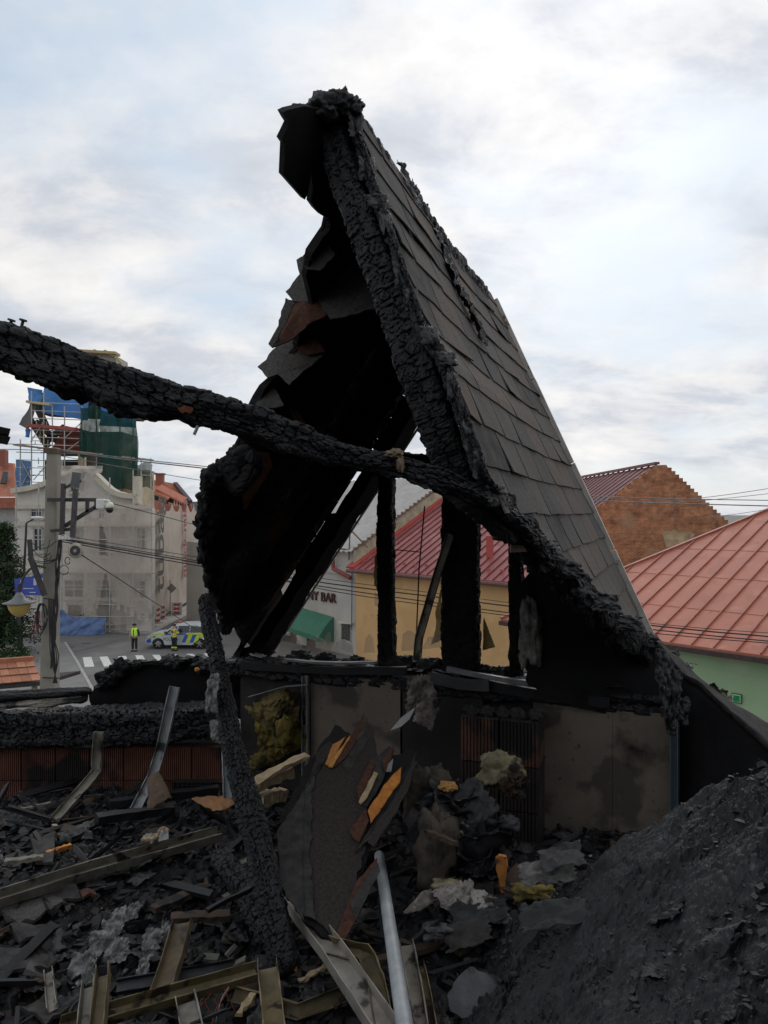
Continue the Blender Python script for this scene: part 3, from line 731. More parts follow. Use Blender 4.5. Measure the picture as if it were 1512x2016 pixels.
for p, q in (((128, 862), (160, 832)), ((128, 890), (160, 866)), ((165, 905), (190, 880)), ((60, 870), (86, 830)), ((66, 945), (100, 905)), ((40, 960), (62, 920)), ((40, 905), (62, 945)),
             ((165, 960), (190, 938)), ((236, 890), (262, 920)), ((128, 960), (160, 930))):
    pole(W(*p, 62.4), W(*q, 62.4), 0.04, 'brace', ts)
for i in range(40):
    u, v = random.uniform(36, 120), random.uniform(790, 955); l = random.uniform(6, 22)
    if u + l > 122 or (v < 865 and u < 64): continue
    if random.random() < 0.5: pole(W(u, v, 63.3), W(u + l, v + random.uniform(-2, 2), 63.3), 0.035, 'ledger', ts)
    else: pole(W(u, v, 63.3), W(u + random.uniform(-1, 1), v + l, 63.3), 0.035, 'standard', ts)
m2 = MB(); m2.bar(W(58, 838, 62.8), W(154, 846, 62.8), 0.9, 0.28); m2.build('walkway', REDBAR, ts)
m2 = MB(); m2.bar(W(30, 876, 62.3), W(300, 906, 62.3), 0.8, 0.14); m2.build('walkway', PLANKM, ts)
m2 = MB(); m2.bar(W(54, 791, 62.6), W(100, 797, 62.6), 0.6, 0.2); m2.build('walkway', MATS['new_timber'], ts)
for u in (278, 297):
    pole(W(u, 985, 61), W(u, 902, 61), 0.05, 'standard', ts)
for v in (905, 914, 924, 935): pole(W(277, v, 61), W(298, v + 1, 61), 0.035, 'ledger', ts)
def gnet(u0, u1, v0, v1, y, seed, label, bulge=0):
    q = lambda a, b: W(u0 + (u1 - u0) * a + bulge * math.sin(b * 3.0) * (a - 0.3), v0 + (v1 - v0) * b + 4 * math.sin(a * 7), y)
    netsheet('green_net', q, 30, 24, 0.5, GREENNET, seed, label, n_=Vector((0, -1, 0)))
gnet(196, 266, 806, 966, 61.9, 31, 'dark green safety net hanging down the right side of the tower', 10)
gnet(156, 196, 800, 898, 62.1, 32, 'dark green safety net strip over the middle of the tower scaffold')
gnet(262, 300, 912, 962, 61.2, 33, 'thin grey green net scrap right of the tower by a ladder frame')

# ------------------------------------------------------------------ houses with red tile roofs beyond
TILE = mat('tile_roof', (0.40, 0.14, 0.085), rough=0.9, var=0.18, scale=2.5, bump=0.6, bscale=9)
TILE2 = mat('tile_roof_pale', (0.46, 0.185, 0.12), rough=0.9, var=0.15, scale=2.5, bump=0.5, bscale=9)
hb = empty('red_roofed_house', W(330, 1000, 92), 'red tiled house with two attic dormers behind the side street netting', 'house')
h = lambda u, v, y=92: W(u, v, y)
m2 = MB(); m2.prism([h(262, 938, 96), h(345, 952, 96), h(374, 988, 92), h(384, 1030, 90), h(262, 1030, 90)], (0, 0.3, 0)); m2.build('roof', TILE, hb)
m2 = MB(); m2.prism([h(262, 1028, 90.5), h(386, 1028, 90.5), (h(386, 1028, 90.5).x, 90.5, 0), (h(262, 1028, 90.5).x, 90.5, 0)], (0, 8, 0)); m2.build('wall', TILE2, hb)
m2 = MB(); m2.bar(h(345, 951.5, 95.8), h(375, 988, 91.8), 0.5, 0.35); m2.build('verge', mat('dark_verge', (0.08, 0.06, 0.07)), hb)
c = h(315, 944, 94); m2 = MB(); m2.box(c, 0.9, 0.9, 1.5); m2.box(c + UP * 0.7, 1.15, 1.1, 0.2); m2.build('chimney', mat('chimney_brick', (0.30, 0.10, 0.07), var=0.2), hb)
for x0, y0, x1, y1, wx in ((296, 964, 332, 982, 316), (308, 962, 360, 989, 346)):
    m2 = MB(); m2.prism([h(x0, y0, 90), h(x1, y1, 88.5), h(x1 - 2, y1 + 3, 88.5), h(x0 - 2, y0 + 3, 90)], (0, 2.0, 0.6)); dr = m2.build('dormer_roof', TILE, hb)
    m2 = MB(); m2.prism([h(wx - 16, 982 + (wx > 330) * 6, 89.5), h(wx + 10, 992 + (wx > 330) * 3, 89.5), h(wx + 10, 984 + (wx > 330) * 4, 89.5), h(wx - 16, 974 + (wx > 330) * 2, 89.5)], (0, 1, 0)); m2.build('dormer_shade', DARKW, hb)
    for k in (-2, 2):
        m2 = MB(); m2.box(h(wx + k * 1.2, 987 + (wx > 330) * 4, 89.2), 0.16, 0.1, 0.65); m2.build('window_post', STONE, hb)
m2 = MB(); m2.prism([h(360, 986, 92), h(374, 984, 92), h(372, 992, 92), h(362, 993, 92)], (0, 0.4, 0)); m2.build('satellite_dish', mat('white_dish', (0.6, 0.6, 0.58)), hb)
hd = empty('dark_roofed_house', W(385, 1000, 120), 'far house with dark slate roof beyond the red roofed house', 'house')
m2 = MB(); m2.prism([W(368, 988, 120), W(396, 987, 120), W(430, 1030, 118), W(360, 1030, 118)], (0, 0.5, 0)); m2.build('roof', mat('slate_roof', (0.13, 0.12, 0.12), var=0.15), hd)
m2 = MB(); m2.prism([W(360, 1028, 119), W(430, 1028, 119), (W(430, 1028, 119).x, 119, 0), (W(360, 1028, 119).x, 119, 0)], (0, 8, 0)); m2.build('wall', CREAM, hd)
m2 = MB(); m2.box(W(399, 992, 118), 1.0, 1.0, 2.6); m2.build('chimney', STONE, hd)
hl = empty('left_house', W(0, 1100, 72), 'pale house with red tiled roof at the left behind the dark tree', 'house')
m2 = MB(); m2.prism([W(-120, 900, 74), W(26, 912, 74), W(31, 978, 70), W(-120, 978, 70)], (0, 0.4, 0)); m2.build('roof', TILE2, hl)
m2 = MB(); m2.prism([W(-120, 985, 70.6), W(32, 985, 70.6), (W(32, 985, 70.6).x, 70.6, 0), (W(-120, 985, 70.6).x, 70.6, 0)], (0, 9, 0)); m2.build('wall', mat('left_house_wall', (0.40, 0.39, 0.37), var=0.1), hl)
m2 = MB(); m2.bar(W(-120, 990, 70.2), W(32, 990, 70.2), 0.6, 1.0); m2.build('eaves_band', TILE, hl)
m2 = MB(); m2.box(W(6, 902, 73), 0.7, 0.7, 1.6); m2.build('chimney', MATS['chimney_brick'], hl)
for u in (-30, 4):
    m2 = MB(); m2.box(W(u, 1048, 70.5), 1.0, 0.12, 1.8); m2.build('window', WGLASS, hl)
m2 = MB(); m2.bar(W(6, 952, 70.9), W(12, 930, 71.7), 0.5, 0.2); m2.build('roof_light', WGLASS, hl)
# shop fronts seen past the tree
sh = empty('low_shop', W(60, 1200, 60), 'pale low shop front between the dark tree and the concrete pole', 'shop')
m2 = MB(); m2.prism([W(-60, 1170, 60), W(100, 1170, 60), (W(100, 1170, 60).x, 60, 0), (W(-60, 1170, 60).x, 60, 0)], (0, 3, 0)); m2.build('wall', mat('shop_wall', (0.34, 0.32, 0.28), var=0.12), sh)
m2 = MB(); m2.bar(W(-60, 1178, 59.8), W(100, 1178, 59.8), 0.5, 0.5); m2.build('fascia', mat('shop_fascia', (0.42, 0.36, 0.25)), sh)
for u, w_ in ((44, 1.0), (58, 1.0), (78, 1.3)):
    m2 = MB(); m2.box(W(u, 1218, 59.9), w_, 0.12, 1.7); m2.build('window', WGLASS if u != 58 else mat('white_panel', (0.55, 0.55, 0.53)), sh)
bs = empty('blue_billboard', W(60, 1150, 46), 'blue advertising board with white print behind the concrete pole', 'billboard')
m2 = MB(); m2.prism([W(28, 1140, 46), W(92, 1128, 46), W(92, 1172, 46), W(30, 1172, 46)], (0, 0.2, 0)); m2.build('panel', mat('blue_board', (0.045, 0.075, 0.36), rough=0.5, var=0.2, scale=0.8), bs)
for x0, x1, y0, y1 in ((50, 63, 1133, 1135), (58, 70, 1165.5, 1167), (66, 72, 1139, 1152), (82, 90, 1138, 1150), (40, 44, 1142, 1148), (46, 66, 1158, 1159.5)):
    m2 = MB(); m2.prism([W(x0, y0, 45.95), W(x1, y0, 45.95), W(x1, y1, 45.95), W(x0, y1, 45.95)], (0, 0.02, 0)); m2.build('printed_patch', mat('print_white', (0.5, 0.5, 0.55)), bs)
for u in (36, 86):
    g_ = W(u, 1172, 46.1); m2 = MB(); m2.box((g_.x, 46.2, g_.z / 2), 0.16, 0.16, g_.z); m2.build('leg', MATS['iron'], bs)

# ------------------------------------------------------------------ dark tree at the left edge
LEAF = mat('leaf', (0.022, 0.045, 0.020), rough=0.7, col2=(0.05, 0.085, 0.035), scale=0.9, spec=0.3)
BARK = mat('bark', (0.05, 0.04, 0.03), var=0.3, scale=5)
tr = empty('fir_tree', GP(4, 1290), 'dark green conifer standing at the left edge by the blue billboard', 'tree')
tb = GP(4, 1290); tcx = W(2, 1100, 46)
m2 = MB(); m2.tube([tb, (tb.x + 0.1, tb.y, 5), (tb.x, tb.y, 8.4)], [0.22, 0.15, 0.05], 8); m2.build('trunk', BARK, tr)
lf = []
for i in range(170):
    zt = random.uniform(1.2, 8.3); rad = 0.35 + 2.0 * (1 - (zt - 1.2) / 7.6) ** 0.75; an = random.uniform(0, 6.28); L_ = rad * random.uniform(0.7, 1.1)
    m3 = Vector((math.cos(an), math.sin(an), -0.25)); st = Vector((tb.x, tb.y, zt))
    lf.append((st, st + m3 * L_))
m2 = MB()
for a_, b_ in lf: m2.tube([a_, b_], [0.035, 0.012], 4)
m2.build('limbs', BARK, tr)
m2 = MB()
for a_, b_ in lf:
    for k in range(90):
        t_ = random.uniform(0.25, 1.05); p = a_.lerp(b_, t_) + Vector((random.gauss(0, .13), random.gauss(0, .13), random.gauss(-0.05, .13)))
        d1 = Vector((random.uniform(-1, 1), random.uniform(-1, 1), random.uniform(-1, 0.4))).normalized() * random.uniform(0.14, 0.30); d2 = d1.cross(Vector((random.random(), random.random(), random.random()))).normalized() * 0.06
        m2.add([p - d2, p + d1, p + d2], [(0, 1, 2)])
m2.build('crown', LEAF, tr)
# flowering bush on the lawn
bu = GP(20, 1303, 0.16); m2 = MB(); m3 = MB()
for k in range(700):
    d = Vector((random.gauss(0, .55), random.gauss(0, .5), abs(random.gauss(0.35, .28)))); p = bu + d
    d1 = Vector((random.uniform(-1, 1), random.uniform(-1, 1), random.uniform(-.5, 1))).normalized() * 0.13; d2 = d1.cross(Vector((.3, .8, .5))).normalized() * 0.06
    (m3 if k % 12 == 0 else m2).add([p - d2, p + d1, p + d2], [(0, 1, 2)])
bsh = empty('flower_bush', bu, 'low bush with a few pale flowers on the lawn', 'bush')
m2.build('foliage', LEAF, bsh); m3.build('flowers', mat('pale_flower', (0.45, 0.36, 0.34)), bsh)['kind'] = 'stuff'

# ------------------------------------------------------------------ tiled shelter roof, lower left
tl = empty('tiled_shelter', W(20, 1400, 25), 'small shelter with terracotta tiled roof at the lower left', 'shelter')
TERR = [mat('terracotta', (0.36, 0.145, 0.075), var=0.18, scale=4), mat('terracotta_pale', (0.42, 0.185, 0.10), var=0.18, scale=4), mat('terracotta_dark', (0.30, 0.115, 0.06), var=0.18, scale=4)]
ra, rb, rc, rd = W(-90, 1312, 25.6), W(66, 1301, 25.6), W(84, 1341, 24.0), W(-90, 1356, 24.0)
NT = 9
for r_ in range(3):
    for k in range(NT):
        def P_(a, b): return ra.lerp(rb, a).lerp(rd.lerp(rc, a), b)
        a0, a1 = k / NT, (k + 0.96) / NT; b0, b1 = r_ / 3 - 0.05, (r_ + 1) / 3
        n_ = Vector((0, -0.6, 0.8)); lift = n_ * (0.05)
        m2 = MB(); m2.prism([P_(a0, b0), P_(a1, b0), P_(a1, b1) + lift, P_(a0, b1) + lift], n_ * 0.03); m2.build('tile', random.choice(TERR), tl)
m2 = MB(); m2.bar(ra + UP * 0.08, rb + UP * 0.08, 0.22, 0.16); m2.build('ridge', TERR[2], tl)
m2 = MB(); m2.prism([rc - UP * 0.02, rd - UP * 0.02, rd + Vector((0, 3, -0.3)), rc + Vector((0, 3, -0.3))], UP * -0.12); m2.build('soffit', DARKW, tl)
for u in (68, -40):
    g_ = W(u, 1352, 24.3); m2 = MB(); m2.box((g_.x, 24.3, g_.z / 2), 0.14, 0.14, g_.z); m2.build('post', PALEWOOD, tl)

# ------------------------------------------------------------------ concrete pole with its fittings
CONC = mat('concrete', (0.245, 0.225, 0.19), rough=0.9, var=0.12, scale=3, bump=0.3, bscale=40)
BLK = mat('black_cable', (0.018, 0.018, 0.02), rough=0.6)
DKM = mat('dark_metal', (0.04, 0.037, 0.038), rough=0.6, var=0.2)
WHT = mat('white_plastic', (0.62, 0.62, 0.60), rough=0.4, var=0.05)
PY = 14.5
pt, pb = W(106, 882, PY), W(98, 1357, PY)
pole_t = empty('utility_pole', (pb.x, PY, 0), 'square concrete utility pole carrying cables and a camera bracket', 'utility pole')
dirp = (pt - pb); base = pb - dirp * (pb.z / dirp.z)
m2 = MB()
for (p, w_) in ((base, 0.42), (pt, 0.235)):
    pass
w0, w1 = 0.37, 0.21
m2.add([base + Vector((sx * w0 / 2, sy * w0 / 2, 0)) for sx, sy in ((-1, -1), (1, -1), (1, 1), (-1, 1))] + [pt + Vector((sx * w1 / 2, sy * w1 / 2, 0)) for sx, sy in ((-1, -1), (1, -1), (1, 1), (-1, 1))],
       [(3, 2, 1, 0), (4, 5, 6, 7), (0, 1, 5, 4), (1, 2, 6, 5), (2, 3, 7, 6), (3, 0, 4, 7)])
m2.build('shaft', CONC, pole_t, bevel=0.025)
def on_pole(u, v, dy=-0.2): return W(u, v, PY + dy)
def pb_(name, a, b, w, h_, m=DKM): m2 = MB(); m2.bar(a, b, w, h_); return m2.build(name, m, pole_t)
pb_('band', on_pole(92, 887, 0), on_pole(118, 889, 0), 0.27, 0.10, mat('band_rust', (0.10, 0.07, 0.05)))
pb_('crossarm', on_pole(94, 984), on_pole(189, 984), 0.06, 0.07)
pb_('bracket_brace', on_pole(127, 1036), on_pole(188, 998), 0.05, 0.07)
pb_('bracket_strut', on_pole(172, 985), on_pole(172, 1008), 0.05, 0.06)
pb_('bracket_end', on_pole(189, 982), on_pole(189, 1003), 0.05, 0.05)
pb_('mast', on_pole(125, 952, -0.3), on_pole(122, 1052, -0.3), 0.07, 0.075)
pb_('mast_arm', on_pole(128, 960, -0.3), on_pole(160, 946, -0.3), 0.04, 0.05)
pb_('panel_antenna', on_pole(151, 930, -0.35), on_pole(147, 960, -0.35), 0.08, 0.14, mat('antenna_grey', (0.09, 0.095, 0.10)))
pb_('panel_bracket', on_pole(149, 962, -0.35), on_pole(143, 1058, -0.35), 0.07, 0.085, mat('antenna_dark', (0.06, 0.058, 0.06)))
pb_('crossarm', on_pole(100, 1045), on_pole(140, 1042), 0.05, 0.06)
pb_('strap', on_pole(86, 1178), on_pole(114, 1181), 0.03, 0.02); pb_('strap', on_pole(84, 1334), on_pole(116, 1335), 0.03, 0.022)
for i in range(4):
    pb_('insulator', on_pole(118 + i * 6, 1053 + (i % 2) * 2, -0.3), on_pole(118 + i * 6, 1062, -0.3), 0.045, 0.045, WHT)
# cables running down the pole
for k in range(9):
    du = random.uniform(-4, 6); pts = [on_pole(118 + du * 0.5 + 3 * math.sin(j * 1.3 + k * 2) * (j > 0) - j * 1.4, 1052 + j * 24, -0.22 - 0.01 * k) for j in range(12)]
    m2 = MB(); m2.tube(resample(pts, 0.12).tolist(), 0.013, 5); m2.build('down_cable', BLK, pole_t)
for k, (cu_, cv_, ru, rv) in enumerate(((83, 1212, 11, 22), (84, 1214, 9, 26), (80, 1218, 8, 30), (126, 1122, 9, 9), (133, 1104, 5, 7))):
    pts = [on_pole(cu_ + ru * math.cos(t_), cv_ + rv * math.sin(t_), -0.32 - 0.012 * k) for t_ in np.linspace(0.2, 6.2, 26)]
    m2 = MB(); m2.tube(pts, 0.013 if k < 3 else 0.008, 5); m2.build('cable_coil', BLK, pole_t)
for k in range(5):
    pts = [on_pole(96 + k * 3, 1180 + 0 * k, -0.3), on_pole(98 + k * 2.4, 1240 + k * 5, -0.3), on_pole(100 + k * 4, 1290, -0.3), on_pole(113 - k * 2, 1345, -0.3)]
    m2 = MB(); m2.tube(resample(pts, 0.15).tolist(), 0.011, 5); m2.build('down_cable', BLK, pole_t)
for k in range(7):
    a_ = (random.uniform(60, 92), random.uniform(1062, 1110)); b_ = (random.uniform(96, 120), random.uniform(1050, 1100))
    pts = [on_pole(*a_, -0.25), on_pole((a_[0] + b_[0]) / 2, max(a_[1], b_[1]) + random.uniform(2, 12), -0.3), on_pole(*b_, -0.25)]
    m2 = MB(); m2.tube(resample(pts, 0.05).tolist(), 0.008, 4); m2.build('loose_wire', BLK, pole_t)
# long sloping conduit arm left of the pole
pb_('sloping_arm', on_pole(58, 1062, -0.3), on_pole(61, 1100, -0.3), 0.06, 0.07); pb_('sloping_arm', on_pole(60, 1098, -0.3), on_pole(88, 1172, -0.3), 0.07, 0.09)
pts = [on_pole(90, 1118, -0.3), on_pole(76, 1114, -0.3), on_pole(60, 1120, -0.3), on_pole(46, 1138, -0.3), on_pole(39, 1166, -0.3)]
m2 = MB(); m2.tube(resample(pts, 0.04).tolist(), 0.022, 6); m2.build('lantern_arm', DKM, pole_t)
# dome camera
dc = empty('dome_camera', W(208, 1000, PY - 0.3), 'white dome security camera on the bracket of the concrete pole', 'camera')
m2 = MB(); m2.box(on_pole(199, 992, -0.3), 0.15, 0.16, 0.19); m2.build('mount_box', WHT, dc, bevel=0.02)
m2 = MB(); m2.tube(resample([on_pole(200, 992, -0.3), on_pole(207, 986, -0.3), on_pole(213, 986, -0.3), on_pole(216, 990, -0.3)], 0.03).tolist(), 0.026, 8); m2.build('arm', WHT, dc, True)
m2 = MB(); m2.lathe([(0.03, 0.09), (0.06, 0.07), (0.078, 0.02), (0.08, -0.02)], on_pole(216, 998, -0.3), 18); m2.build('housing', mat('camera_cream', (0.62, 0.62, 0.52), rough=0.4), dc, True)
m2 = MB(); m2.lathe([(0.072, -0.02), (0.07, -0.06), (0.05, -0.10), (0.015, -0.118)], on_pole(216, 998, -0.3), 18); m2.build('dome', mat('dome_black', (0.01, 0.01, 0.012), rough=0.1), dc, True)
# horn loudspeaker
hs = empty('horn_loudspeaker', W(149, 1086, PY - 0.3), 'grey horn loudspeaker facing the street on the concrete pole', 'loudspeaker')
m2 = MB(); c = on_pole(149, 1084, -0.35)
m2.lathe([(0.145, -0.02), (0.15, 0.0), (0.12, 0.05), (0.07, 0.14), (0.05, 0.22)], c, 24, 'Y'); m2.build('horn', mat('horn_grey', (0.36, 0.34, 0.27), rough=0.6), hs, True)
m2 = MB(); m2.lathe([(0.10, -0.024), (0.085, -0.026)], c, 24, 'Y'); m2.build('throat', mat('horn_dark', (0.05, 0.048, 0.045)), hs)
m2 = MB(); m2.lathe([(0.03, -0.05), (0.035, -0.03)], c, 14, 'Y'); m2.build('phase_plug', mat('plug_grey', (0.3, 0.29, 0.28)), hs)
# hanging lantern
lt = empty('hanging_lantern', W(38, 1190, PY - 0.3), 'hanging street lantern with yellowed globe and wide dark hood left of the pole', 'lantern')
c = on_pole(38, 1186, -0.3)
m2 = MB(); m2.lathe([(0.02, 0.20), (0.05, 0.18), (0.09, 0.12), (0.12, 0.07), (0.22, 0.015), (0.30, -0.005), (0.295, -0.015)], c, 24); m2.build('hood', mat('lantern_hood', (0.13, 0.14, 0.145), rough=0.5, var=0.2), lt, True)
m2 = MB(); m2.lathe([(0.205, -0.016), (0.205, -0.06), (0.185, -0.13), (0.135, -0.21), (0.07, -0.26), (0.01, -0.28)], c, 24); m2.build('globe', mat('lantern_globe', (0.45, 0.33, 0.09), rough=0.4, var=0.15, scale=4), lt, True)
m2 = MB(); m2.tube([c + UP * 0.19, c + UP * 0.36], 0.03, 8); m2.build('stem', DKM, lt)
# tall street light on the lawn
sl = empty('street_light', GP(40, 1279), 'tall street light with white head on the lawn behind the lantern', 'street light')
g0 = GP(40, 1279); ty = g0.y
m2 = MB(); m2.tube([g0, W(45, 1180, ty), W(52, 1030, ty)], [0.16, 0.09, 0.07], 8); m2.build('pole', DKM, sl)
m2 = MB(); m2.tube([W(52, 1030, ty), W(60, 1025, ty), W(68, 1021, ty)], 0.05, 6); m2.build('arm', DKM, sl)
m2 = MB(); m2.lathe([(0.02, -0.45), (0.16, -0.35), (0.2, 0.1), (0.12, 0.4), (0.02, 0.45)], W(73, 1019.5, ty), 12, 'X', 0.9, 0.6); m2.build('head', WHT, sl, True)

# ------------------------------------------------------------------ road-works barriers, signs
REDW = mat('sign_red', (0.42, 0.05, 0.05), rough=0.5, var=0.1)
WHTW = mat('sign_white', (0.62, 0.60, 0.57), rough=0.5, var=0.08)
def board(u, v, hpx, label, w=0.30, cross=False, k=0):
    g = GP(u, v); s = g.y / F; H = hpx * s
    e = empty('barrier_board', g, label, 'barrier', 'red and white barrier boards')
    m2 = MB(); m2.box(g + UP * 0.06, 0.75, 0.4, 0.12); m2.build('foot', mat('rubber_foot', (0.06, 0.06, 0.06)), e)
    m2 = MB(); m2.box(g + UP * (0.12 + H / 2), w, 0.05, H); m2.build('panel', WHTW, e)
    n = 3; yb = -0.03
    for i in range(n):
        z0 = 0.16 + H * i / n; hh_ = H / n * 0.45
        if cross: pol = [(-w * .46, z0), (-w * .1, z0), (w * .46, z0 + hh_ * 1.3), (w * .1, z0 + hh_ * 1.3)]
        else: pol = [(-w * .46, z0), (w * .46, z0 + hh_ * .55), (w * .46, z0 + hh_ * 1.5), (-w * .46, z0 + hh_ * .95)]
        m3 = MB(); m3.prism([g + Vector((x, yb, z)) for x, z in pol], (0, -0.008, 0)); m3.build('stripe', REDW, e)
        if cross:
            m3 = MB(); m3.prism([g + Vector((-x, yb - 0.01, z)) for x, z in pol], (0, -0.008, 0)); m3.build('stripe', REDW, e)
for i, (u, v, hp, lab, w, cr) in enumerate([
        (190, 1247, 32, 'red and white barrier board in front of the blue fence tarpaulin', 0.30, 0),
        (300, 1236, 40, 'red and white barrier board nearest the corner, behind the vest officer', 0.30, 0),
        (312, 1229, 32, 'red and white barrier board second from the corner along the netting', 0.30, 0),
        (322, 1221, 28, 'red and white barrier board third from the corner along the netting', 0.30, 0),
        (348, 1212, 24, 'wide crossed red and white barrier panel up the side street', 0.95, 1),
        (380, 1199, 22, 'red and white barrier board far up the side street, lower of the last three', 0.34, 0),
        (392, 1195, 20, 'red and white barrier board far up the side street, middle of the last three', 0.34, 0),
        (412, 1187, 20, 'red and white barrier board farthest up the side street, by the charred roof edge', 0.34, 0)]):
    board(u, v, hp, lab, w, bool(cr))
g = GP(248, 1241); s_ = g.y / F
ss = empty('speed_sign', g, 'round red rimmed speed sign reading 30 on a striped post', 'road sign')
m2 = MB(); m2.box(g + UP * 0.06, 1.0, 0.5, 0.12); m2.build('foot', MATS['rubber_foot'], ss)
m2 = MB(); m2.box(g + UP * 0.68, 0.22, 0.05, 1.1); m2.build('board', WHTW, ss)
for i in range(3):
    m3 = MB(); m3.prism([g + Vector((x, -0.03, z)) for x, z in ((-.1, .22 + i * .36), (.1, .3 + i * .36), (.1, .48 + i * .36), (-.1, .4 + i * .36))], (0, -0.01, 0)); m3.build('stripe', REDW, ss)
m2 = MB(); m2.tube([g + UP * 0.1, g + UP * 1.9], 0.03, 6); m2.build('post', DKM, ss)
cz = EYE - (1201 - CY) / F * g.y; c = Vector((g.x, g.y - 0.05, cz))
m2 = MB(); m2.lathe([(0.27, 0.02), (0.27, -0.02)], c, 24, 'Y'); m2.build('rim', REDW, ss)
m2 = MB(); m2.lathe([(0.19, -0.018), (0.19, -0.03)], c, 24, 'Y'); m2.build('face', WHTW, ss)
text('number', '30', mat('sign_black', (0.03, 0.03, 0.03)), 0.30, c + Vector((0, -0.035, -0.105)), (1, 0, 0), UP, ss, 0.004, 'CENTER')
g = GP(335, 1215); ds = empty('diamond_sign', g, 'back of a diamond road sign on a thin post before the side netting', 'road sign')
m2 = MB(); m2.tube([g, g + UP * 3.2], 0.035, 6); m2.build('post', DKM, ds)
m2 = MB(); c = W(338, 1158, g.y); m2.prism([c + Vector((0, 0, .42)), c + Vector((.42, 0, 0)), c + Vector((0, 0, -.42)), c + Vector((-.42, 0, 0))], (0, -0.03, 0)); m2.build('plate', mat('sign_back', (0.20, 0.19, 0.17)), ds)
# blue sheet over a site fence
fb = empty('fence_tarpaulin', GP(165, 1246), 'blue tarpaulin draped over a low site fence at the corner', 'tarpaulin')
BLF = mat('fence_blue', (0.10, 0.165, 0.33), rough=0.6, var=0.2, scale=1.2)
U, V = np.meshgrid(np.linspace(0, 1, 60), np.linspace(0, 1, 18), indexing='ij')
ys = 54.8
Pg = np.zeros((60, 18, 3)); gx0, gx1 = W(117, 1240, ys).x, W(208, 1240, ys).x
Pg[..., 0] = gx0 + (gx1 - gx0) * U
topz = 1.35 + 0.5 * np.exp(-((U - 0.05) / 0.12) ** 2) - 0.12 * U
Pg[..., 2] = topz * (1 - V) + 0.03 * V
Pg[..., 1] = ys + 0.18 * fbm(U * 7 + V * 2.5, V * 2.4, 1, 5, 4) - 0.35 * V
np_grid_obj('sheet', Pg[..., 0], Pg[..., 1], Pg[..., 2], BLF, fb)
m2 = MB(); m2.tube([(gx0 + 0.1, ys + .25, 0), (gx0 + 0.1, ys + .25, 1.3)], 0.03, 6); m2.tube([(gx1 - 0.1, ys + .25, 0), (gx1 - .1, ys + .25, 1.2)], 0.03, 6); m2.build('fence_posts', TUBE, fb)
g = GP(129, 1249); wp = empty('white_post', g, 'thin white marker post in front of the blue fence sheet', 'marker post')
m2 = MB(); m2.tube([g, g + UP * 1.15], 0.05, 8); m2.build('shaft', WHT, wp); m2 = MB(); m2.box(g + UP * 0.05, 0.9, 0.5, 0.1); m2.build('foot', MATS['rubber_foot'], wp)
g = GP(75, 1249); rs_ = empty('striped_barrier', g, 'red and white slatted barrier leaning left of the concrete pole', 'barrier')
for i in range(7):
    m2 = MB(); m2.bar(g + Vector((-0.55 + i * .17, 0, 0.02)), g + Vector((-0.25 + i * .1, .15, 1.7)), 0.05, 0.1); m2.build('slat', REDW if i % 2 else mat('slat_white', (0.42, 0.36, 0.34)), rs_)
# rubble and a mixer behind the speed sign
m2 = MB()
for k in range(26):
    u, v = random.uniform(222, 292), random.uniform(1228, 1240); p = GP(u, v); r_ = random.uniform(0.12, 0.35)
    e1 = Vector((random.uniform(-1, 1), random.uniform(-1, 1), random.uniform(-.3, .5))).normalized()
    m2.box(p + UP * r_ * random.uniform(.4, 2.2), r_ * 2, r_ * 0.8, r_ * random.uniform(.3, 1), e1, None, e1.cross(Vector((.1, .7, .3))))
tag(m2.build('builders_rubble', mat('rubble', (0.20, 0.17, 0.145), var=0.5, scale=1)), 'heap of boards and rubble under the netting behind the speed sign', 'rubble', kind='stuff')
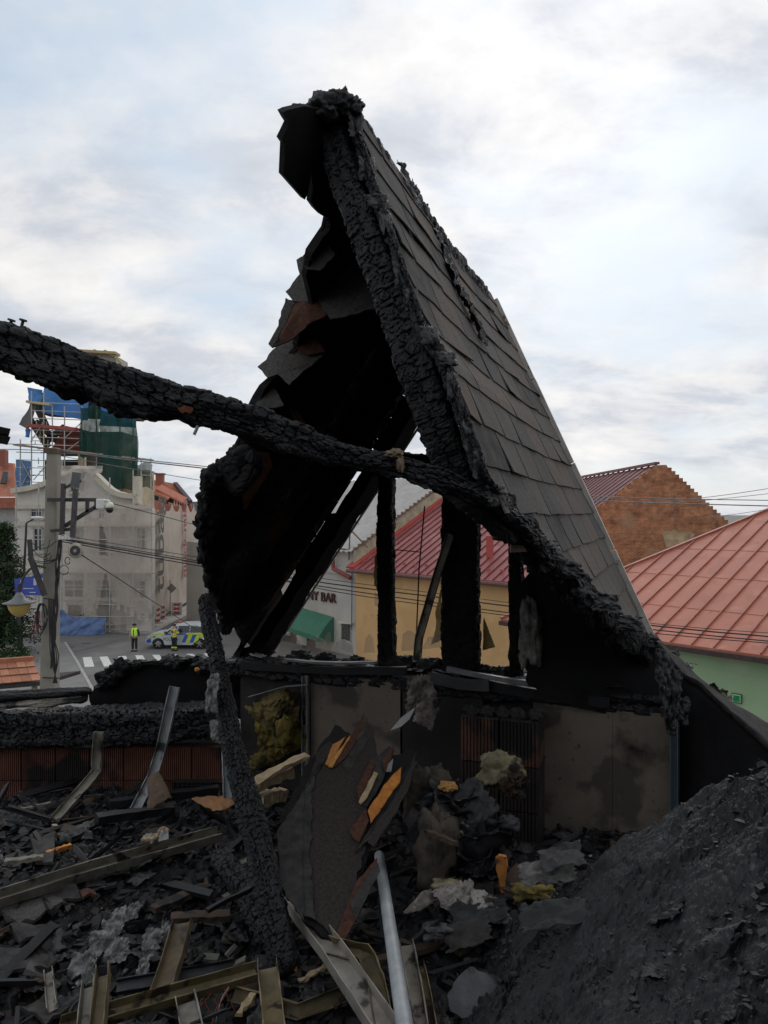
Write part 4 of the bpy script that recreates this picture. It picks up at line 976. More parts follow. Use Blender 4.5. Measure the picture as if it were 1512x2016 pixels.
# dark parked car far left
def car(name, g, length, heading, body_m, label, police=False):
    e = empty(name, g, label, 'car')
    fx = Vector((math.cos(heading), math.sin(heading), 0)); fy = Vector((-fx.y, fx.x, 0))   # fx points to the nose
    L = length / 4.45
    prof = [(-2.18, .42), (-2.22, .72), (-2.16, 1.02), (-1.98, 1.20), (-1.62, 1.56), (-0.9, 1.62), (0.0, 1.60), (0.42, 1.50), (1.02, 1.07), (1.75, .97), (2.12, .84), (2.22, .60), (2.20, .36), (1.86, .28), (-1.9, .28)]
    def half(x, z):
        w = 0.90 if z < 1.06 else 0.90 - (z - 1.06) * 0.42
        return w - 0.12 * max(0, abs(x) - 1.75) / 0.45
    def P3(x, z, s, o=0.0): return g + fx * x * L + fy * s * (half(x, z) + o) + UP * z
    m2 = MB(); n = len(prof)
    # arches cut by finer lower outline
    low = []
    for wx in (1.36, -1.36):
        low.append([(wx + .40 * math.cos(t_), .34 + .40 * math.sin(t_)) for t_ in np.linspace(0, math.pi, 9)])
    outl = prof[:13] + [(1.86, .30)] + low[0][0:9] + [(0.9, .28), (-0.9, .28)] + low[1] + [(-1.9, .30)]
    vs = [P3(x, z, -1) for x, z in outl] + [P3(x, z, -0.6 / max(half(x, z), .1)) if False else P3(x, z, -.88) + UP * (0.03 if z > 1 else 0) for x, z in outl] + [P3(x, z, .88) + UP * (0.03 if z > 1 else 0) for x, z in outl] + [P3(x, z, 1) for x, z in outl]
    m = len(outl); fs = [tuple(range(m))[::-1], tuple(range(3 * m, 4 * m))]
    for r_ in range(3):
        for i in range(m): fs.append((r_ * m + i, r_ * m + (i + 1) % m, (r_ + 1) * m + (i + 1) % m, (r_ + 1) * m + i))
    m2.add(vs, fs); m2.build('body', body_m, e)
    GL = mat('car_glass', (0.02, 0.022, 0.025), rough=0.1, spec=0.7)
    for s in (-1, 1):
        for q in ([(-1.55, 1.10), (-1.4, 1.46), (-0.75, 1.53), (-0.72, 1.10)], [(-.66, 1.10), (-.69, 1.53), (.05, 1.52), (.1, 1.10)], [(.16, 1.10), (.11, 1.51), (.40, 1.44), (.86, 1.10)]):
            m3 = MB(); m3.prism([P3(x, z, s, 0.004) for x, z in q], fy * s * 0.006); m3.build('side_window', GL, e)
    m3 = MB(); m3.prism([g + fx * 1.0 * L + fy * y + UP * 1.11 for y in (-.78, .78)] + [g + fx * .47 * L + fy * y + UP * 1.52 for y in (.66, -.66)], (fx + UP) * 0.012); m3.build('windscreen', GL, e)
    for wx in (1.36, -1.36):
        for s in (-1, 1):
            c = g + fx * wx * L + fy * s * .80 + UP * .335
            m3 = MB(); ring = [(.335, -.1), (.335, .1), (.22, .115), (.22, -.115)]
            vs = []; N = 22
            for r_, d in ring:
                for k in range(N):
                    t_ = 2 * math.pi * k / N; vs.append(c + fx * r_ * math.cos(t_) + UP * r_ * math.sin(t_) + fy * d)
            fs = [(i * N + k, i * N + (k + 1) % N, ((i + 1) % 4) * N + (k + 1) % N, ((i + 1) % 4) * N + k) for i in range(4) for k in range(N)]
            m3.add(vs, fs); ty = m3.build('wheel', mat('tyre', (0.015, 0.015, 0.015), rough=0.9), e)
            m4 = MB()
            for k in range(5):
                t_ = 2 * math.pi * k / 5 + .3; d1 = fx * math.cos(t_) + UP * math.sin(t_)
                m4.bar(c + fy * s * .1 + d1 * .03, c + fy * s * .11 + d1 * .23, .02, .075, fy)
            m4.build('rim', mat('alloy', (0.55, 0.55, 0.55), rough=0.35, metal=0.4), ty)
    for s in (-1, 1):
        m3 = MB(); m3.prism([P3(1.86, .88, s, .003), P3(2.12, .80, s, .003), P3(2.14, .68, s, .003), P3(1.84, .78, s, .003)], fy * s * .01); m3.build('headlight', mat('headlight', (0.6, 0.62, 0.64), rough=0.2), e)
        m3 = MB(); m3.box(P3(.82, 1.10, s, .09), .18, .16, .13, fx); m3.build('mirror', DKM, e)
    m3 = MB(); m3.box(g + fx * 2.2 * L + UP * .5, .06, 1.1, .3, fx, fy); m3.build('grille', DKM, e)
    if police:
        s = 1 if fy.y < 0 else -1
        YEL = mat('police_yellow', (0.50, 0.62, 0.03), rough=0.4, var=0.05); BLU = mat('police_blue', (0.03, 0.10, 0.42), rough=0.4, var=0.05)
        def patch(q, m_, nm='livery_stripe'):
            m3 = MB(); m3.prism([P3(x, z, s, .004) for x, z in q], fy * s * .004); m3.build(nm, m_, e)
        patch([(2.14, .60), (1.86, .70), (1.80, .45), (2.12, .38)], BLU)
        patch([(1.86, .92), (0.95, 1.04), (0.9, .94), (1.5, .84), (1.84, .78)], YEL)
        patch([(1.7, .86), (1.55, .88), (1.52, .80), (1.66, .77)], BLU)
        patch([(0.88, 1.04), (-.45, 1.06), (-.45, .96), (0.88, .94)], BLU)
        for k, m_ in enumerate((BLU, YEL, BLU, YEL)):
            x0 = -.18 - k * .26
            patch([(x0, .44), (x0 - .24, .44), (x0 - .46, .95), (x0 - .22, .95)], m_)
        patch([(-.50, 1.06), (-1.7, 1.10), (-1.72, .98), (-.50, .96)], YEL)
        patch([(-1.35, .97), (-1.74, .97), (-1.66, .84), (-1.42, .80)], YEL)
        text('door_lettering', 'POLÍCIA', mat('letter_black', (0.02, 0.02, 0.025)), .27, P3(1.02, .56, s, .006), -fx if s * fy.y < 0 and fx.x < 0 else fx, UP, e, .002)
        m3 = MB(); m3.box(g + fx * .1 * L + UP * 1.67, .16, 1.0, .11, fx, fy); m3.build('light_bar', mat('lightbar_red', (0.30, 0.03, 0.06), rough=0.2), e)
        m3 = MB(); m3.bar(g + fx * .2 * L + fy * s * .62 + UP * 1.64, g - fx * 1.5 * L + fy * s * .62 + UP * 1.62, .04, .05); m3.build('roof_rail', WHT, e)
    return e
g = GP(352, 1278); car('police_car', Vector((g.x, g.y + 0.9, 0)), 4.5, math.radians(180), mat('silver_paint', (0.50, 0.52, 0.54), rough=0.3, metal=0.25, var=0.03), 'silver police car with yellow and blue livery stopped by the crossing', True)
g = GP(22, 1234); car('parked_car', Vector((g.x, g.y, 0)), 4.3, math.radians(180), mat('dark_paint', (0.02, 0.025, 0.04), rough=0.25), 'dark parked car half hidden behind the conifer')

# ------------------------------------------------------------------ two people by the car
def skin_mesh(name, verts, edges, radii, m, parent, sub=1):
    me = bpy.data.meshes.new(name); me.from_pydata(verts, edges, [])
    o = bpy.data.objects.new(name, me); COL.objects.link(o)
    o.modifiers.new('s', 'SKIN')
    for i, r_ in enumerate(radii): me.skin_vertices[0].data[i].radius = r_ if isinstance(r_, tuple) else (r_, r_)
    me.skin_vertices[0].data[0].use_root = True
    sb = o.modifiers.new('u', 'SUBSURF'); sb.levels = sub; sb.render_levels = sub
    bpy.context.view_layer.update()
    ev = bpy.data.meshes.new_from_object(o.evaluated_get(bpy.context.evaluated_depsgraph_get())); bpy.data.objects.remove(o)
    ev.materials.clear(); ev.materials.append(m); ev.polygons.foreach_set('use_smooth', [True] * len(ev.polygons))
    o = bpy.data.objects.new(name, ev); COL.objects.link(o); kid(o, parent); return o
SKIN = mat('skin', (0.45, 0.27, 0.19), rough=0.6)
def person(g, face, label, jacket, trousers, hold):
    e = empty('person', g, label, 'person')
    f = Vector((math.cos(face), math.sin(face), 0)); r = Vector((f.y, -f.x, 0))
    B = lambda x, y, z: g + r * x + f * y + UP * z
    V_ = [B(0, 0, .96), B(0, .0, 1.20), B(0, 0, 1.42), B(0, .01, 1.52), B(0, .03, 1.60), B(0, .03, 1.72)]
    E_ = [(0, 1), (1, 2), (2, 3), (3, 4), (4, 5)]; R_ = [(.15, .11), (.155, .11), (.17, .11), .055, .085, .085]
    for s in (-1, 1):
        b = len(V_)
        V_ += [B(.10 * s, 0, .90), B(.115 * s, .02, .50), B(.12 * s, -.01, .10), B(.125 * s, .12, .05)]
        E_ += [(0, b), (b, b + 1), (b + 1, b + 2), (b + 2, b + 3)]; R_ += [.10, .07, .05, .045]
        b = len(V_)
        el = B(.29 * s, -.02, 1.16) if not hold else B(.27 * s, .03, 1.15)
        wr = B(.30 * s, .06, .92) if not hold else B(.14 * s, .26, 1.10)
        V_ += [B(.20 * s, 0, 1.40), el, wr, wr + (wr - el).normalized() * .10]
        E_ += [(2, b), (b, b + 1), (b + 1, b + 2), (b + 2, b + 3)]; R_ += [.07, .052, .04, (.035, .022)]
        hb_ = b + 3
        for k in range(5):
            b2 = len(V_); base_ = V_[hb_]; dd = (wr - el).normalized(); sd_ = f if not hold else r
            V_ += [base_ + dd * .035 + sd_ * (-.03 + k * .015), base_ + dd * (.07 - (.03 if k in (0,) else 0) - .004 * abs(k - 2)) + sd_ * (-.034 + k * .017) - f * 0.004]
            E_ += [(hb_, b2), (b2, b2 + 1)]; R_ += [.009, .008]
    skin_mesh('body', [tuple(p) for p in V_], E_, R_, SKIN, e)
    skin_mesh('jacket', [tuple(p) for p in (B(0, 0, .92), B(0, 0, 1.18), B(0, 0, 1.43), B(.20, 0, 1.41), V_[11], V_[12].lerp(V_[11], .12), B(-.20, 0, 1.41), V_[len(V_) - 13] if False else (B(-.29, -.02, 1.16) if not hold else B(-.27, .03, 1.15)), (B(-.30, .05, .95) if not hold else B(-.15, .24, 1.10)))],
              [(0, 1), (1, 2), (2, 3), (3, 4), (4, 5), (2, 6), (6, 7), (7, 8)], [(.18, .135), (.185, .135), (.19, .125), .09, .072, .058, .09, .072, .058], jacket, e)
    skin_mesh('trousers', [tuple(p) for p in (B(0, 0, .98), B(.10, 0, .86), B(.115, .02, .50), B(.12, 0, .12), B(-.10, 0, .86), B(-.115, .02, .50), B(-.12, 0, .12))],
              [(0, 1), (1, 2), (2, 3), (0, 4), (4, 5), (5, 6)], [(.165, .12), .115, .09, .08, .115, .09, .08], trousers, e)
    for s in (-1, 1):
        m2 = MB(); m2.box(B(.12 * s, .05, .045), .11, .29, .09, r, f); m2.build('boot', mat('boot_black', (0.012, 0.012, 0.012), rough=0.6), e, bevel=0.02)
    # face: nose, eyes, hair or cap
    m2 = MB(); m2.box(B(0, .125, 1.63), .03, .04, .045, r, f); m2.build('nose', SKIN, e, bevel=.008)
    for s in (-1, 1):
        m2 = MB(); m2.box(B(.033 * s, .108, 1.665), .022, .012, .012, r, f); m2.build('eye', mat('eye_dark', (0.02, 0.015, 0.012)), e)
        m2 = MB(); m2.box(B(.095 * s, .02, 1.64), .02, .04, .06, r, f); m2.build('ear', SKIN, e)
    m2 = MB(); m2.box(B(0, .112, 1.595), .05, .012, .01, r, f); m2.build('mouth', mat('lip', (0.3, 0.12, 0.1)), e)
    return e, B
NAVY = mat('uniform_navy', (0.014, 0.016, 0.022), rough=0.9, var=0.2); HIVIS = mat('hivis', (0.50, 0.85, 0.03), rough=0.7, var=0.08); REFL = mat('reflective', (0.6, 0.62, 0.58), rough=0.4)
g = GP(265, 1282); o, B = person(g, math.radians(-95), 'person in dark uniform and bright yellow green vest standing on the road', NAVY, NAVY, False)
m2 = MB(); m2.lathe([(1.02, .98), (1.08, 1.15), (1.10, 1.32), (.98, 1.46), (.55, 1.52)], g, 20, 'Z', .208, .158); m2.build('vest', HIVIS, o, True)
m2 = MB(); m2.box(B(0, .172, 1.22), .05, .01, .46, (1, 0, 0)); m2.build('vest_opening', NAVY, o)
for z in (1.04, 1.16):
    m2 = MB(); m2.lathe([(1.10, z), (1.10, z + .05)], g, 20, 'Z', .208, .158); m2.build('vest_band', REFL, o)
m2 = MB(); m2.lathe([(.118, 1.70), (.122, 1.74), (.115, 1.79), (.06, 1.81)], g + Vector((0, -0.03, 0)), 16); m2.build('cap', NAVY, o)
g = GP(343, 1281.5); o, B = person(g, math.radians(60), 'person in black fire gear with yellow reflective bands beside the police car', NAVY, NAVY, True)
BAND = mat('band_yellow', (0.62, 0.75, 0.04), rough=0.5)
for z, rx, ry in ((1.36, .225, .16), (1.10, .215, .17), (.97, .205, .155)):
    m2 = MB(); m2.lathe([(1.0, z), (1.0, z + .055)], g, 20, 'Z', rx, ry); m2.build('jacket_band', BAND, o)
for s in (-1, 1):
    m2 = MB(); m2.lathe([(.098, .20), (.098, .28)], B(.12 * s, .005, 0), 12); m2.build('trouser_band', BAND, o)
    m2 = MB(); m2.lathe([(.085, 0), (.085, .06)], B(.275 * s, .02, 1.20), 12); m2.build('sleeve_band', BAND, o)
m2 = MB(); m2.lathe([(.12, 1.67), (.125, 1.72), (.11, 1.79), (.05, 1.825)], g, 16); m2.build('helmet', mat('helmet_dark', (0.02, 0.015, 0.02), rough=0.3), o)

# ------------------------------------------------------------------ the bar and the yellow house across the street
ES = Vector((-0.68, 0.733, 0)); EB = Vector((0.733, 0.68, 0)); ENF = -EB      # along the street (away), into the block, out to the street
CY0 = W(690, 1117, 46); eave_z = CY0.z
YELW = mat('yellow_render', (0.60, 0.37, 0.17), rough=0.9, var=0.06, scale=0.6, bump=0.2, bscale=15, spots=[((0.55, 0.335, 0.15), 0.5, 0.54), ((0.44, 0.28, 0.14), 1.3, 0.66)])
REDR = mat('red_metal_roof', (0.27, 0.07, 0.068), rough=0.55, var=0.12, scale=0.7, spots=[((0.34, 0.12, 0.11), 0.8, 0.55), ((0.19, 0.05, 0.05), 1.8, 0.63)])
REDB = mat('red_flashing', (0.42, 0.07, 0.06), rough=0.5, var=0.12, scale=1)
yh = empty('yellow_house', Vector((CY0.x, CY0.y, 0)), 'yellow rendered house with dark red seamed metal roof across the street', 'house')
wl = CY0 + EB * 0.45; LEN = 14.0
m2 = MB(); m2.prism([(wl.x, wl.y, 0), (wl.x - ES.x * LEN, wl.y - ES.y * LEN, 0), (wl.x - ES.x * LEN, wl.y - ES.y * LEN, eave_z - .05), (wl.x, wl.y, eave_z - .05)], EB * 9); m2.build('wall', YELW, yh)
PITCH = 0.53
rf = lambda s, h_, o=0.0: CY0 - ES * s + EB * h_ + UP * (h_ * PITCH + o)
RTOP = lambda h_: LEN - 5.2 * (h_ + .1) / 8.3
m2 = MB(); m2.prism([rf(0, -.1), rf(LEN, -.1), rf(RTOP(8.2), 8.2), rf(0, 8.2)], UP * -0.1); rfo = m2.build('roof', REDR, yh)
for i in range(24):
    s = .3 + i * .58; ht = min(8.2, (LEN - s) / 5.2 * 8.3 - .1)
    m2 = MB(); m2.bar(rf(s, -.1, .03), rf(s, max(ht, .1), .03), .05, .07); m2.build('seam', mat('seam_dark', (0.13, 0.035, 0.035), rough=0.6), rfo)
m2 = MB(); m2.bar(rf(.05, -.1, .05), rf(.05, 8.2, .05), .7, .10); m2.build('verge_flashing', REDB, rfo)
m2 = MB(); m2.tube([rf(-.1, -.2, -.1), rf(LEN, -.2, -.1)], .11, 8); m2.build('gutter', mat('gutter', (0.14, 0.07, 0.065)), rfo)
for i in range(14):
    p = rf(.6 + i * .9, .55, .12); m2 = MB(); m2.bar(p - ES * .12, p + ES * .12, .03, .14); m2.build('snow_hook', REDB, rfo)
cp = rf(9.5, 1.9, .5); m2 = MB(); m2.box(cp, .35, .35, 1.3); m2.build('vent', REDB, rfo)
br = empty('bar_building', Vector((CY0.x, CY0.y, 0)), 'beige bar building with green awning left of the yellow house', 'building')
BEI = mat('beige_render', (0.44, 0.41, 0.37), rough=0.9, var=0.07, scale=0.8, spots=[((0.40, 0.36, 0.31), 0.6, 0.6)])
bl = CY0 + EB * 0.5; BL = 22.0; bz = eave_z + 1.0
m2 = MB(); m2.prism([(bl.x, bl.y, 0), (bl.x + ES.x * BL, bl.y + ES.y * BL, 0), (bl.x + ES.x * BL, bl.y + ES.y * BL, bz), (bl.x, bl.y, bz)], EB * 10); m2.build('wall', BEI, br)
rb_ = lambda s, h_, o=0.0: CY0 + UP * 1.0 + ES * s + EB * h_ + UP * (h_ * PITCH + o)
CORR = mat('fibre_cement', (0.42, 0.40, 0.38), rough=0.9, var=0.12, scale=1.0)
NV = 150
P = [[rb_(s_ * 20.0 / NV, h_, .05 * math.sin(s_ * 1.57)) for h_ in (0, 4.5, 9.5)] for s_ in range(NV + 1)]
m2 = MB(); m2.shell(P, UP * -.06); m2.build('corrugated_roof', CORR, br)
m2 = MB(); m2.prism([rb_(-.04, .3, -.1), rb_(-.04, 9.5, -.1), rb_(-.04, 9.5, -1.0), rb_(-.04, .3, -1.0)], ES * .12); m2.build('gable_strip', mat('gable_mortar', (0.42, 0.37, 0.27), var=0.25, scale=2.0), br)
for i in range(24):
    m2 = MB(); m2.box(rb_(-.06, .4 + i * .38, -.02), .3, .22, .12, EB, ES); m2.build('verge_tile', mat('old_tile', (0.22, 0.15, 0.11), var=0.4, scale=3), br)
bp = lambda u, v, o=0.0: VPL(u, v, bl + ENF * o, ES)
for nm, (x0, y0, x1, y1), m_ in (('door', (571, 1222, 583, 1275), 'd'), ('door', (604, 1240, 620, 1282), 'd'), ('window', (553, 1248, 572, 1275), 'w'), ('window', (672, 1225, 690, 1262), 'w'), ('niche', (672, 1226, 692, 1284), 'n')):
    a_, b_ = bp(x0, y0, .03), bp(x1, y1, .03)
    m2 = MB(); m2.prism([a_, Vector((b_.x, b_.y, a_.z)), b_, Vector((a_.x, a_.y, b_.z))], EB * .1 if nm != 'niche' else EB * .02)
    m2.build(nm, {'d': mat('brown_door', (0.10, 0.045, 0.03), var=0.3), 'w': WGLASS, 'n': mat('grey_niche', (0.33, 0.31, 0.28))}[m_], br)
for (x0, y0, x1, y1) in ((668, 1225, 694, 1223),):
    m2 = MB(); m2.bar(bp(x0, y0, .1), bp(x1, y1 + 4, .1), .2, .12); m2.build('lintel', STONE, br)
m2 = MB(); m2.bar(bp(520, 1095, .06), bp(693, 1128, .06), .12, .5); m2.build('cornice', BEI, br)
# downpipe bend in dark red
pp = [bp(655, 1100, .35), bp(656, 1120, .35), bp(672, 1128, .3), bp(690, 1138, .25)]
m2 = MB(); m2.tube(pp, .13, 8); m2.build('gutter_bend', mat('gutter_red', (0.24, 0.06, 0.055)), br)
m2 = MB(); m2.tube([bp(693, 1138, .2), bp(692.5, 1240, .2)], .03, 6); m2.build('downpipe', DKM, br)
SIGNM = mat('sign_maroon', (0.07, 0.025, 0.02), rough=0.5)
rt = -ES
o_ = bp(605, 1179.5, .08); text('sign_lettering', 'NY BAR', SIGNM, .88, o_, rt, UP, br, .05)
aw = empty('green_awning', bp(620, 1240, .5), 'dark green shop awning projecting over the bar door', 'awning')
AWN = mat('awning_green', (0.045, 0.155, 0.10), rough=0.8, var=0.1, scale=1.5)
a0, a1 = bp(592, 1196, .05), bp(657, 1215, .05)
f0, f1 = bp(588, 1196, 0), None
outv = ENF * 1.25
dz = 1.15
Pa = [[a0.lerp(a1, i / 10) + outv * (j / 6) - UP * (dz * ((j / 6) ** 1.25)) for j in range(7)] for i in range(11)]
m2 = MB(); m2.shell(Pa, UP * -.02); m2.build('canopy', AWN, aw)
fr0, fr1 = a0 + outv - UP * dz, a1 + outv - UP * dz
m2 = MB(); m2.prism([fr0, fr1, fr1 - UP * .3, fr0 - UP * .3], ENF * .02); m2.build('valance', AWN, aw)
for q in (a0, a1):
    m2 = MB(); m2.prism([q, q + outv * .5 - UP * dz * .42, q + outv - UP * dz, q + outv - UP * (dz + .3), q - UP * (dz + .45)], ES * .015); m2.build('side_flap', AWN, aw)
an = empty('roof_frame', rb_(1.4, .6), 'thin metal antenna frame standing on the pale corrugated roof', 'antenna')
for p, q in (((687, 1102), (689, 1042)), ((690, 1043), (724, 1078)), ((668, 1080), (690, 1083)), ((694, 1032), (702, 1026)), ((690, 1026), (706, 1031))):
    m2 = MB(); m2.tube([W(*p, 46.5), W(*q, 46.5)], .05, 5); m2.build('tube', mat('antenna_rust', (0.16, 0.11, 0.07)), an)
tw = empty('bare_tree', W(735, 995, 90), 'bare grey tree crown showing above the corrugated roof', 'tree')
m2 = MB(); m3 = MB(); tb = W(732, 1080, 90); m2.tube([(tb.x, 90, 0), (tb.x, 90, 5.5)], [.3, .2], 7)
def branch(p, d, L_, r_, depth):
    q = p + d * L_; (m2 if depth > 2 else m3).tube([p, q], [r_, r_ * .6], 4)
    if depth > 0:
        for _ in range(3):
            branch(q, (d + Vector((random.uniform(-.7, .7), random.uniform(-.7, .7), random.uniform(-.2, .5)))).normalized(), L_ * .72, r_ * .6, depth - 1)
branch(Vector((tb.x, 90, 5.5)), UP, 1.6, .2, 5)
m2.build('trunk', BARK, tw); m3.build('crown', mat('twig', (0.16, 0.14, 0.13)), tw)

# ------------------------------------------------------------------ brick gable building
BRK = mk('old_brick'); t = BRK.node_tree; b_ = t.nodes['Principled BSDF']; b_.inputs['Roughness'].default_value = 0.95
tcn = t.nodes.new('ShaderNodeNewGeometry'); mp = t.nodes.new('ShaderNodeMapping'); t.links.new(tcn.outputs['Position'], mp.inputs[0]); mp.inputs['Rotation'].default_value = (math.radians(-90), 0, 0)
bt = t.nodes.new('ShaderNodeTexBrick'); t.links.new(mp.outputs[0], bt.inputs[0]); bt.inputs['Scale'].default_value = 1.0
bt.inputs['Brick Width'].default_value = .27; bt.inputs['Row Height'].default_value = .085; bt.inputs['Mortar Size'].default_value = .012
bt.inputs['Color1'].default_value = (.50, .185, .075, 1); bt.inputs['Color2'].default_value = (.34, .115, .05, 1); bt.inputs['Mortar'].default_value = (.42, .32, .22, 1); bt.inputs['Bias'].default_value = -.1
nn = t.nodes.new('ShaderNodeTexNoise'); t.links.new(tcn.outputs['Position'], nn.inputs['Vector']); nn.inputs['Scale'].default_value = 1.6; nn.inputs['Detail'].default_value = 8; nn.inputs['Roughness'].default_value = .7
rr = t.nodes.new('ShaderNodeValToRGB'); t.links.new(nn.outputs['Fac'], rr.inputs[0]); rr.color_ramp.elements[0].position = .32; rr.color_ramp.elements[0].color = (.42, .36, .36, 1); rr.color_ramp.elements[1].position = .68; rr.color_ramp.elements[1].color = (1.45, 1.4, 1.35, 1)
mx = t.nodes.new('ShaderNodeMix'); mx.data_type = 'RGBA'; mx.blend_type = 'MULTIPLY'; mx.inputs[0].default_value = 1; t.links.new(bt.outputs['Color'], mx.inputs[6]); t.links.new(rr.outputs[0], mx.inputs[7])
n3 = t.nodes.new('ShaderNodeTexNoise'); t.links.new(tcn.outputs['Position'], n3.inputs['Vector']); n3.inputs['Scale'].default_value = .55; n3.inputs['Detail'].default_value = 9
r3 = t.nodes.new('ShaderNodeValToRGB'); t.links.new(n3.outputs['Fac'], r3.inputs[0]); r3.color_ramp.elements[0].position = .58; r3.color_ramp.elements[1].position = .74
mx3 = t.nodes.new('ShaderNodeMix'); mx3.data_type = 'RGBA'; t.links.new(r3.outputs[0], mx3.inputs[0]); t.links.new(mx.outputs[2], mx3.inputs[6]); mx3.inputs[7].default_value = (.44, .29, .17, 1)
t.links.new(mx3.outputs[2], b_.inputs['Base Color'])
bp2 = t.nodes.new('ShaderNodeBump'); bp2.inputs['Distance'].default_value = .03; t.links.new(bt.outputs['Fac'], bp2.inputs['Height']); bp2.invert = True; t.links.new(bp2.outputs[0], b_.inputs['Normal'])
GB = 45.0
gb = empty('brick_gable_house', W(1300, 1100, GB), 'old house with bare brick gable and stepped edge behind the salmon roof', 'house')
st = [(1290, 923), (1290, 916), (1312, 915)]
nst = 17
for i in range(nst):
    u = 1312 + (1438 - 1312) * (i + 1) / nst; v0 = 915 + (1032 - 915) * (i) / nst; v1 = 915 + (1032 - 915) * (i + 1) / nst
    st += [(1312 + (1438 - 1312) * i / nst + 3, v1 - 1.5), (u + 3, v1 - 1.5)]
out_ = st + [(1446, 1045), (1446, 1300), (1090, 1300), (1090, 1075)]
lst = [(1090, 1068)]
for i in range(14):
    k = (i + 1) / 14; lst += [(1090 + 200 * (i / 14) + 2, 1068 - 145 * k), (1090 + 200 * k, 1068 - 145 * k)]
out_ = st + [(1446, 1045), (1446, 1300), (1090, 1300)] + lst[:-1]
m2 = MB(); m2.prism([W(u, v, GB) for u, v in out_], (0, .5, 0)); m2.build('gable_wall', BRK, gb)
a_, b_ = W(1300, 917, GB), W(1085, 1073, GB)
DKR = mat('dark_red_roof', (0.19, 0.042, 0.045), rough=0.5, var=0.15, scale=0.5)
m2 = MB(); m2.prism([a_ + Vector((0, .5, .05)), b_ + Vector((0, .5, .05)), b_ + Vector((0, 24, .05)), a_ + Vector((0, 24, .05))], (0, 0, -.15)); ro = m2.build('roof', DKR, gb)
for i in range(20):
    y_ = .6 + i * 1.2; m2 = MB(); m2.bar(a_ + Vector((0, y_, .12)), b_ + Vector((0, y_, .12)), .06, .1, (0, 1, 0)); m2.build('seam', mat('seam_dark2', (0.11, 0.026, 0.03)), ro)
m2 = MB(); m2.bar(a_ + Vector((0, .5, .2)), a_ + Vector((0, 24, .2)), .3, .15); m2.build('ridge_cap', DKR, ro)
c = W(1440, 1035, GB); m2 = MB(); m2.prism([a_ + Vector((0, .6, -.6)), c + Vector((0, .6, -.5)), c + Vector((0, 24, -.5)), a_ + Vector((0, 24, -.1))], (0, 0, -.15)); m2.build('far_roof', DKR, gb)
m2 = MB(); m2.prism([(W(1092, 1100, GB).x, GB + .5, 0), (W(1440, 1100, GB).x, GB + .5, 0), (W(1440, 1100, GB).x, GB + .5, 7.5), (W(1092, 1100, GB).x, GB + .5, 7.5)], (0, 22, 0)); m2.build('wall', BEI, gb)
m2 = MB(); m2.prism([W(1302, 1046, GB), W(1335, 1043, GB), (W(1368, 1052, GB)), W(1352, 1072, GB), W(1312, 1078, GB)], (0, -.02, 0)); m2.build('mortar_patch', mat('mortar_patch', (0.40, 0.29, 0.17), var=0.35, scale=2.5, detail=8), gb)

# ------------------------------------------------------------------ green house with salmon seamed roof, right
E2 = Vector((-0.66, 0.751, 0)); B2 = Vector((0.751, 0.66, 0))
CG = W(1280, 1252, 24)
gh = empty('green_house', Vector((CG.x, CG.y, 0)), 'pale green house with salmon seamed metal roof at the right', 'house')
SALM = mat('salmon_roof', (0.40, 0.135, 0.088), rough=0.62, var=0.10, scale=0.7, spec=.3, spots=[((0.35, 0.115, 0.075), 0.9, 0.56), ((0.43, 0.17, 0.12), 1.6, 0.6), ((0.28, 0.09, 0.055), 2.6, 0.66)])
SEAMS = mat('salmon_seam', (0.27, 0.075, 0.045), rough=0.6)
P2_ = 0.406
gr = lambda s, h_, o=0.0: CG - E2 * s + B2 * h_ + UP * (h_ * P2_ + o)
nrm = (gr(1, 0) - gr(0, 0)).cross(gr(0, 1) - gr(0, 0)).normalized()
h1, h2 = RP(1225, 1121, CG, nrm), RP(1512, 1004, CG, nrm)
def sh_(p): d = p - CG; return (-d.dot(E2), d.dot(B2))
s1, k1 = sh_(h1); s2, k2 = sh_(h2)
hip = lambda k: s1 + (s2 - s1) * (k - k1) / (k2 - k1)
# the hip is followed down to the eave and up to the ridge
KR = k2 + 1.5
m2 = MB(); m2.prism([gr(hip(-.2), -.2), gr(14, -.2), gr(14, KR), gr(hip(KR), KR)], UP * -.1); ro = m2.build('roof', SALM, gh)
s = -6.0
while s < 14:
    # a seam at s runs from the eave up to the hip or the ridge
    kk = KR if s > hip(KR) else (k1 + (s - s1) * (k2 - k1) / (s2 - s1) if abs(s2 - s1) > 1e-6 else KR)
    if s > hip(-.2) and kk > 0.1:
        m2 = MB(); m2.bar(gr(s, -.2, .03), gr(s, min(kk, KR), .03), .035, .055); m2.build('seam', SEAMS, ro)
    s += .68
for kx in (1.9, 4.1, 6.3):
    m2 = MB(); m2.bar(gr(hip(kx), kx, .006), gr(14, kx, .006), .012, .008); m2.build('cross_fold', SEAMS, ro)
m2 = MB(); m2.bar(gr(hip(-.2), -.2, .03), gr(hip(KR), KR, .03), .16, .09); m2.build('hip_cap', SEAMS, ro)
m2 = MB(); m2.prism([gr(hip(-.2), -.2), gr(hip(KR), KR), gr(hip(KR), KR) + B2 * 5 - UP * 2.0, gr(hip(-.2), -.2) + B2 * 8 ], UP * -.1); m2.build('hip_slope', SALM, ro)
m2 = MB(); m2.bar(gr(hip(-.2), -.25, -.12), gr(14, -.25, -.12), .16, .16); m2.build('gutter', mat('gutter_brown', (0.06, 0.035, 0.03)), ro)
GRN = mat('green_render', (0.31, 0.44, 0.26), rough=0.9, var=0.06, scale=0.7, bump=0.3, bscale=18, spots=[((0.34, 0.45, 0.29), 0.8, 0.56), ((0.24, 0.36, 0.20), 1.6, 0.64)])
e0, e1 = gr(hip(-.2) + .3, .35), gr(14, .35)
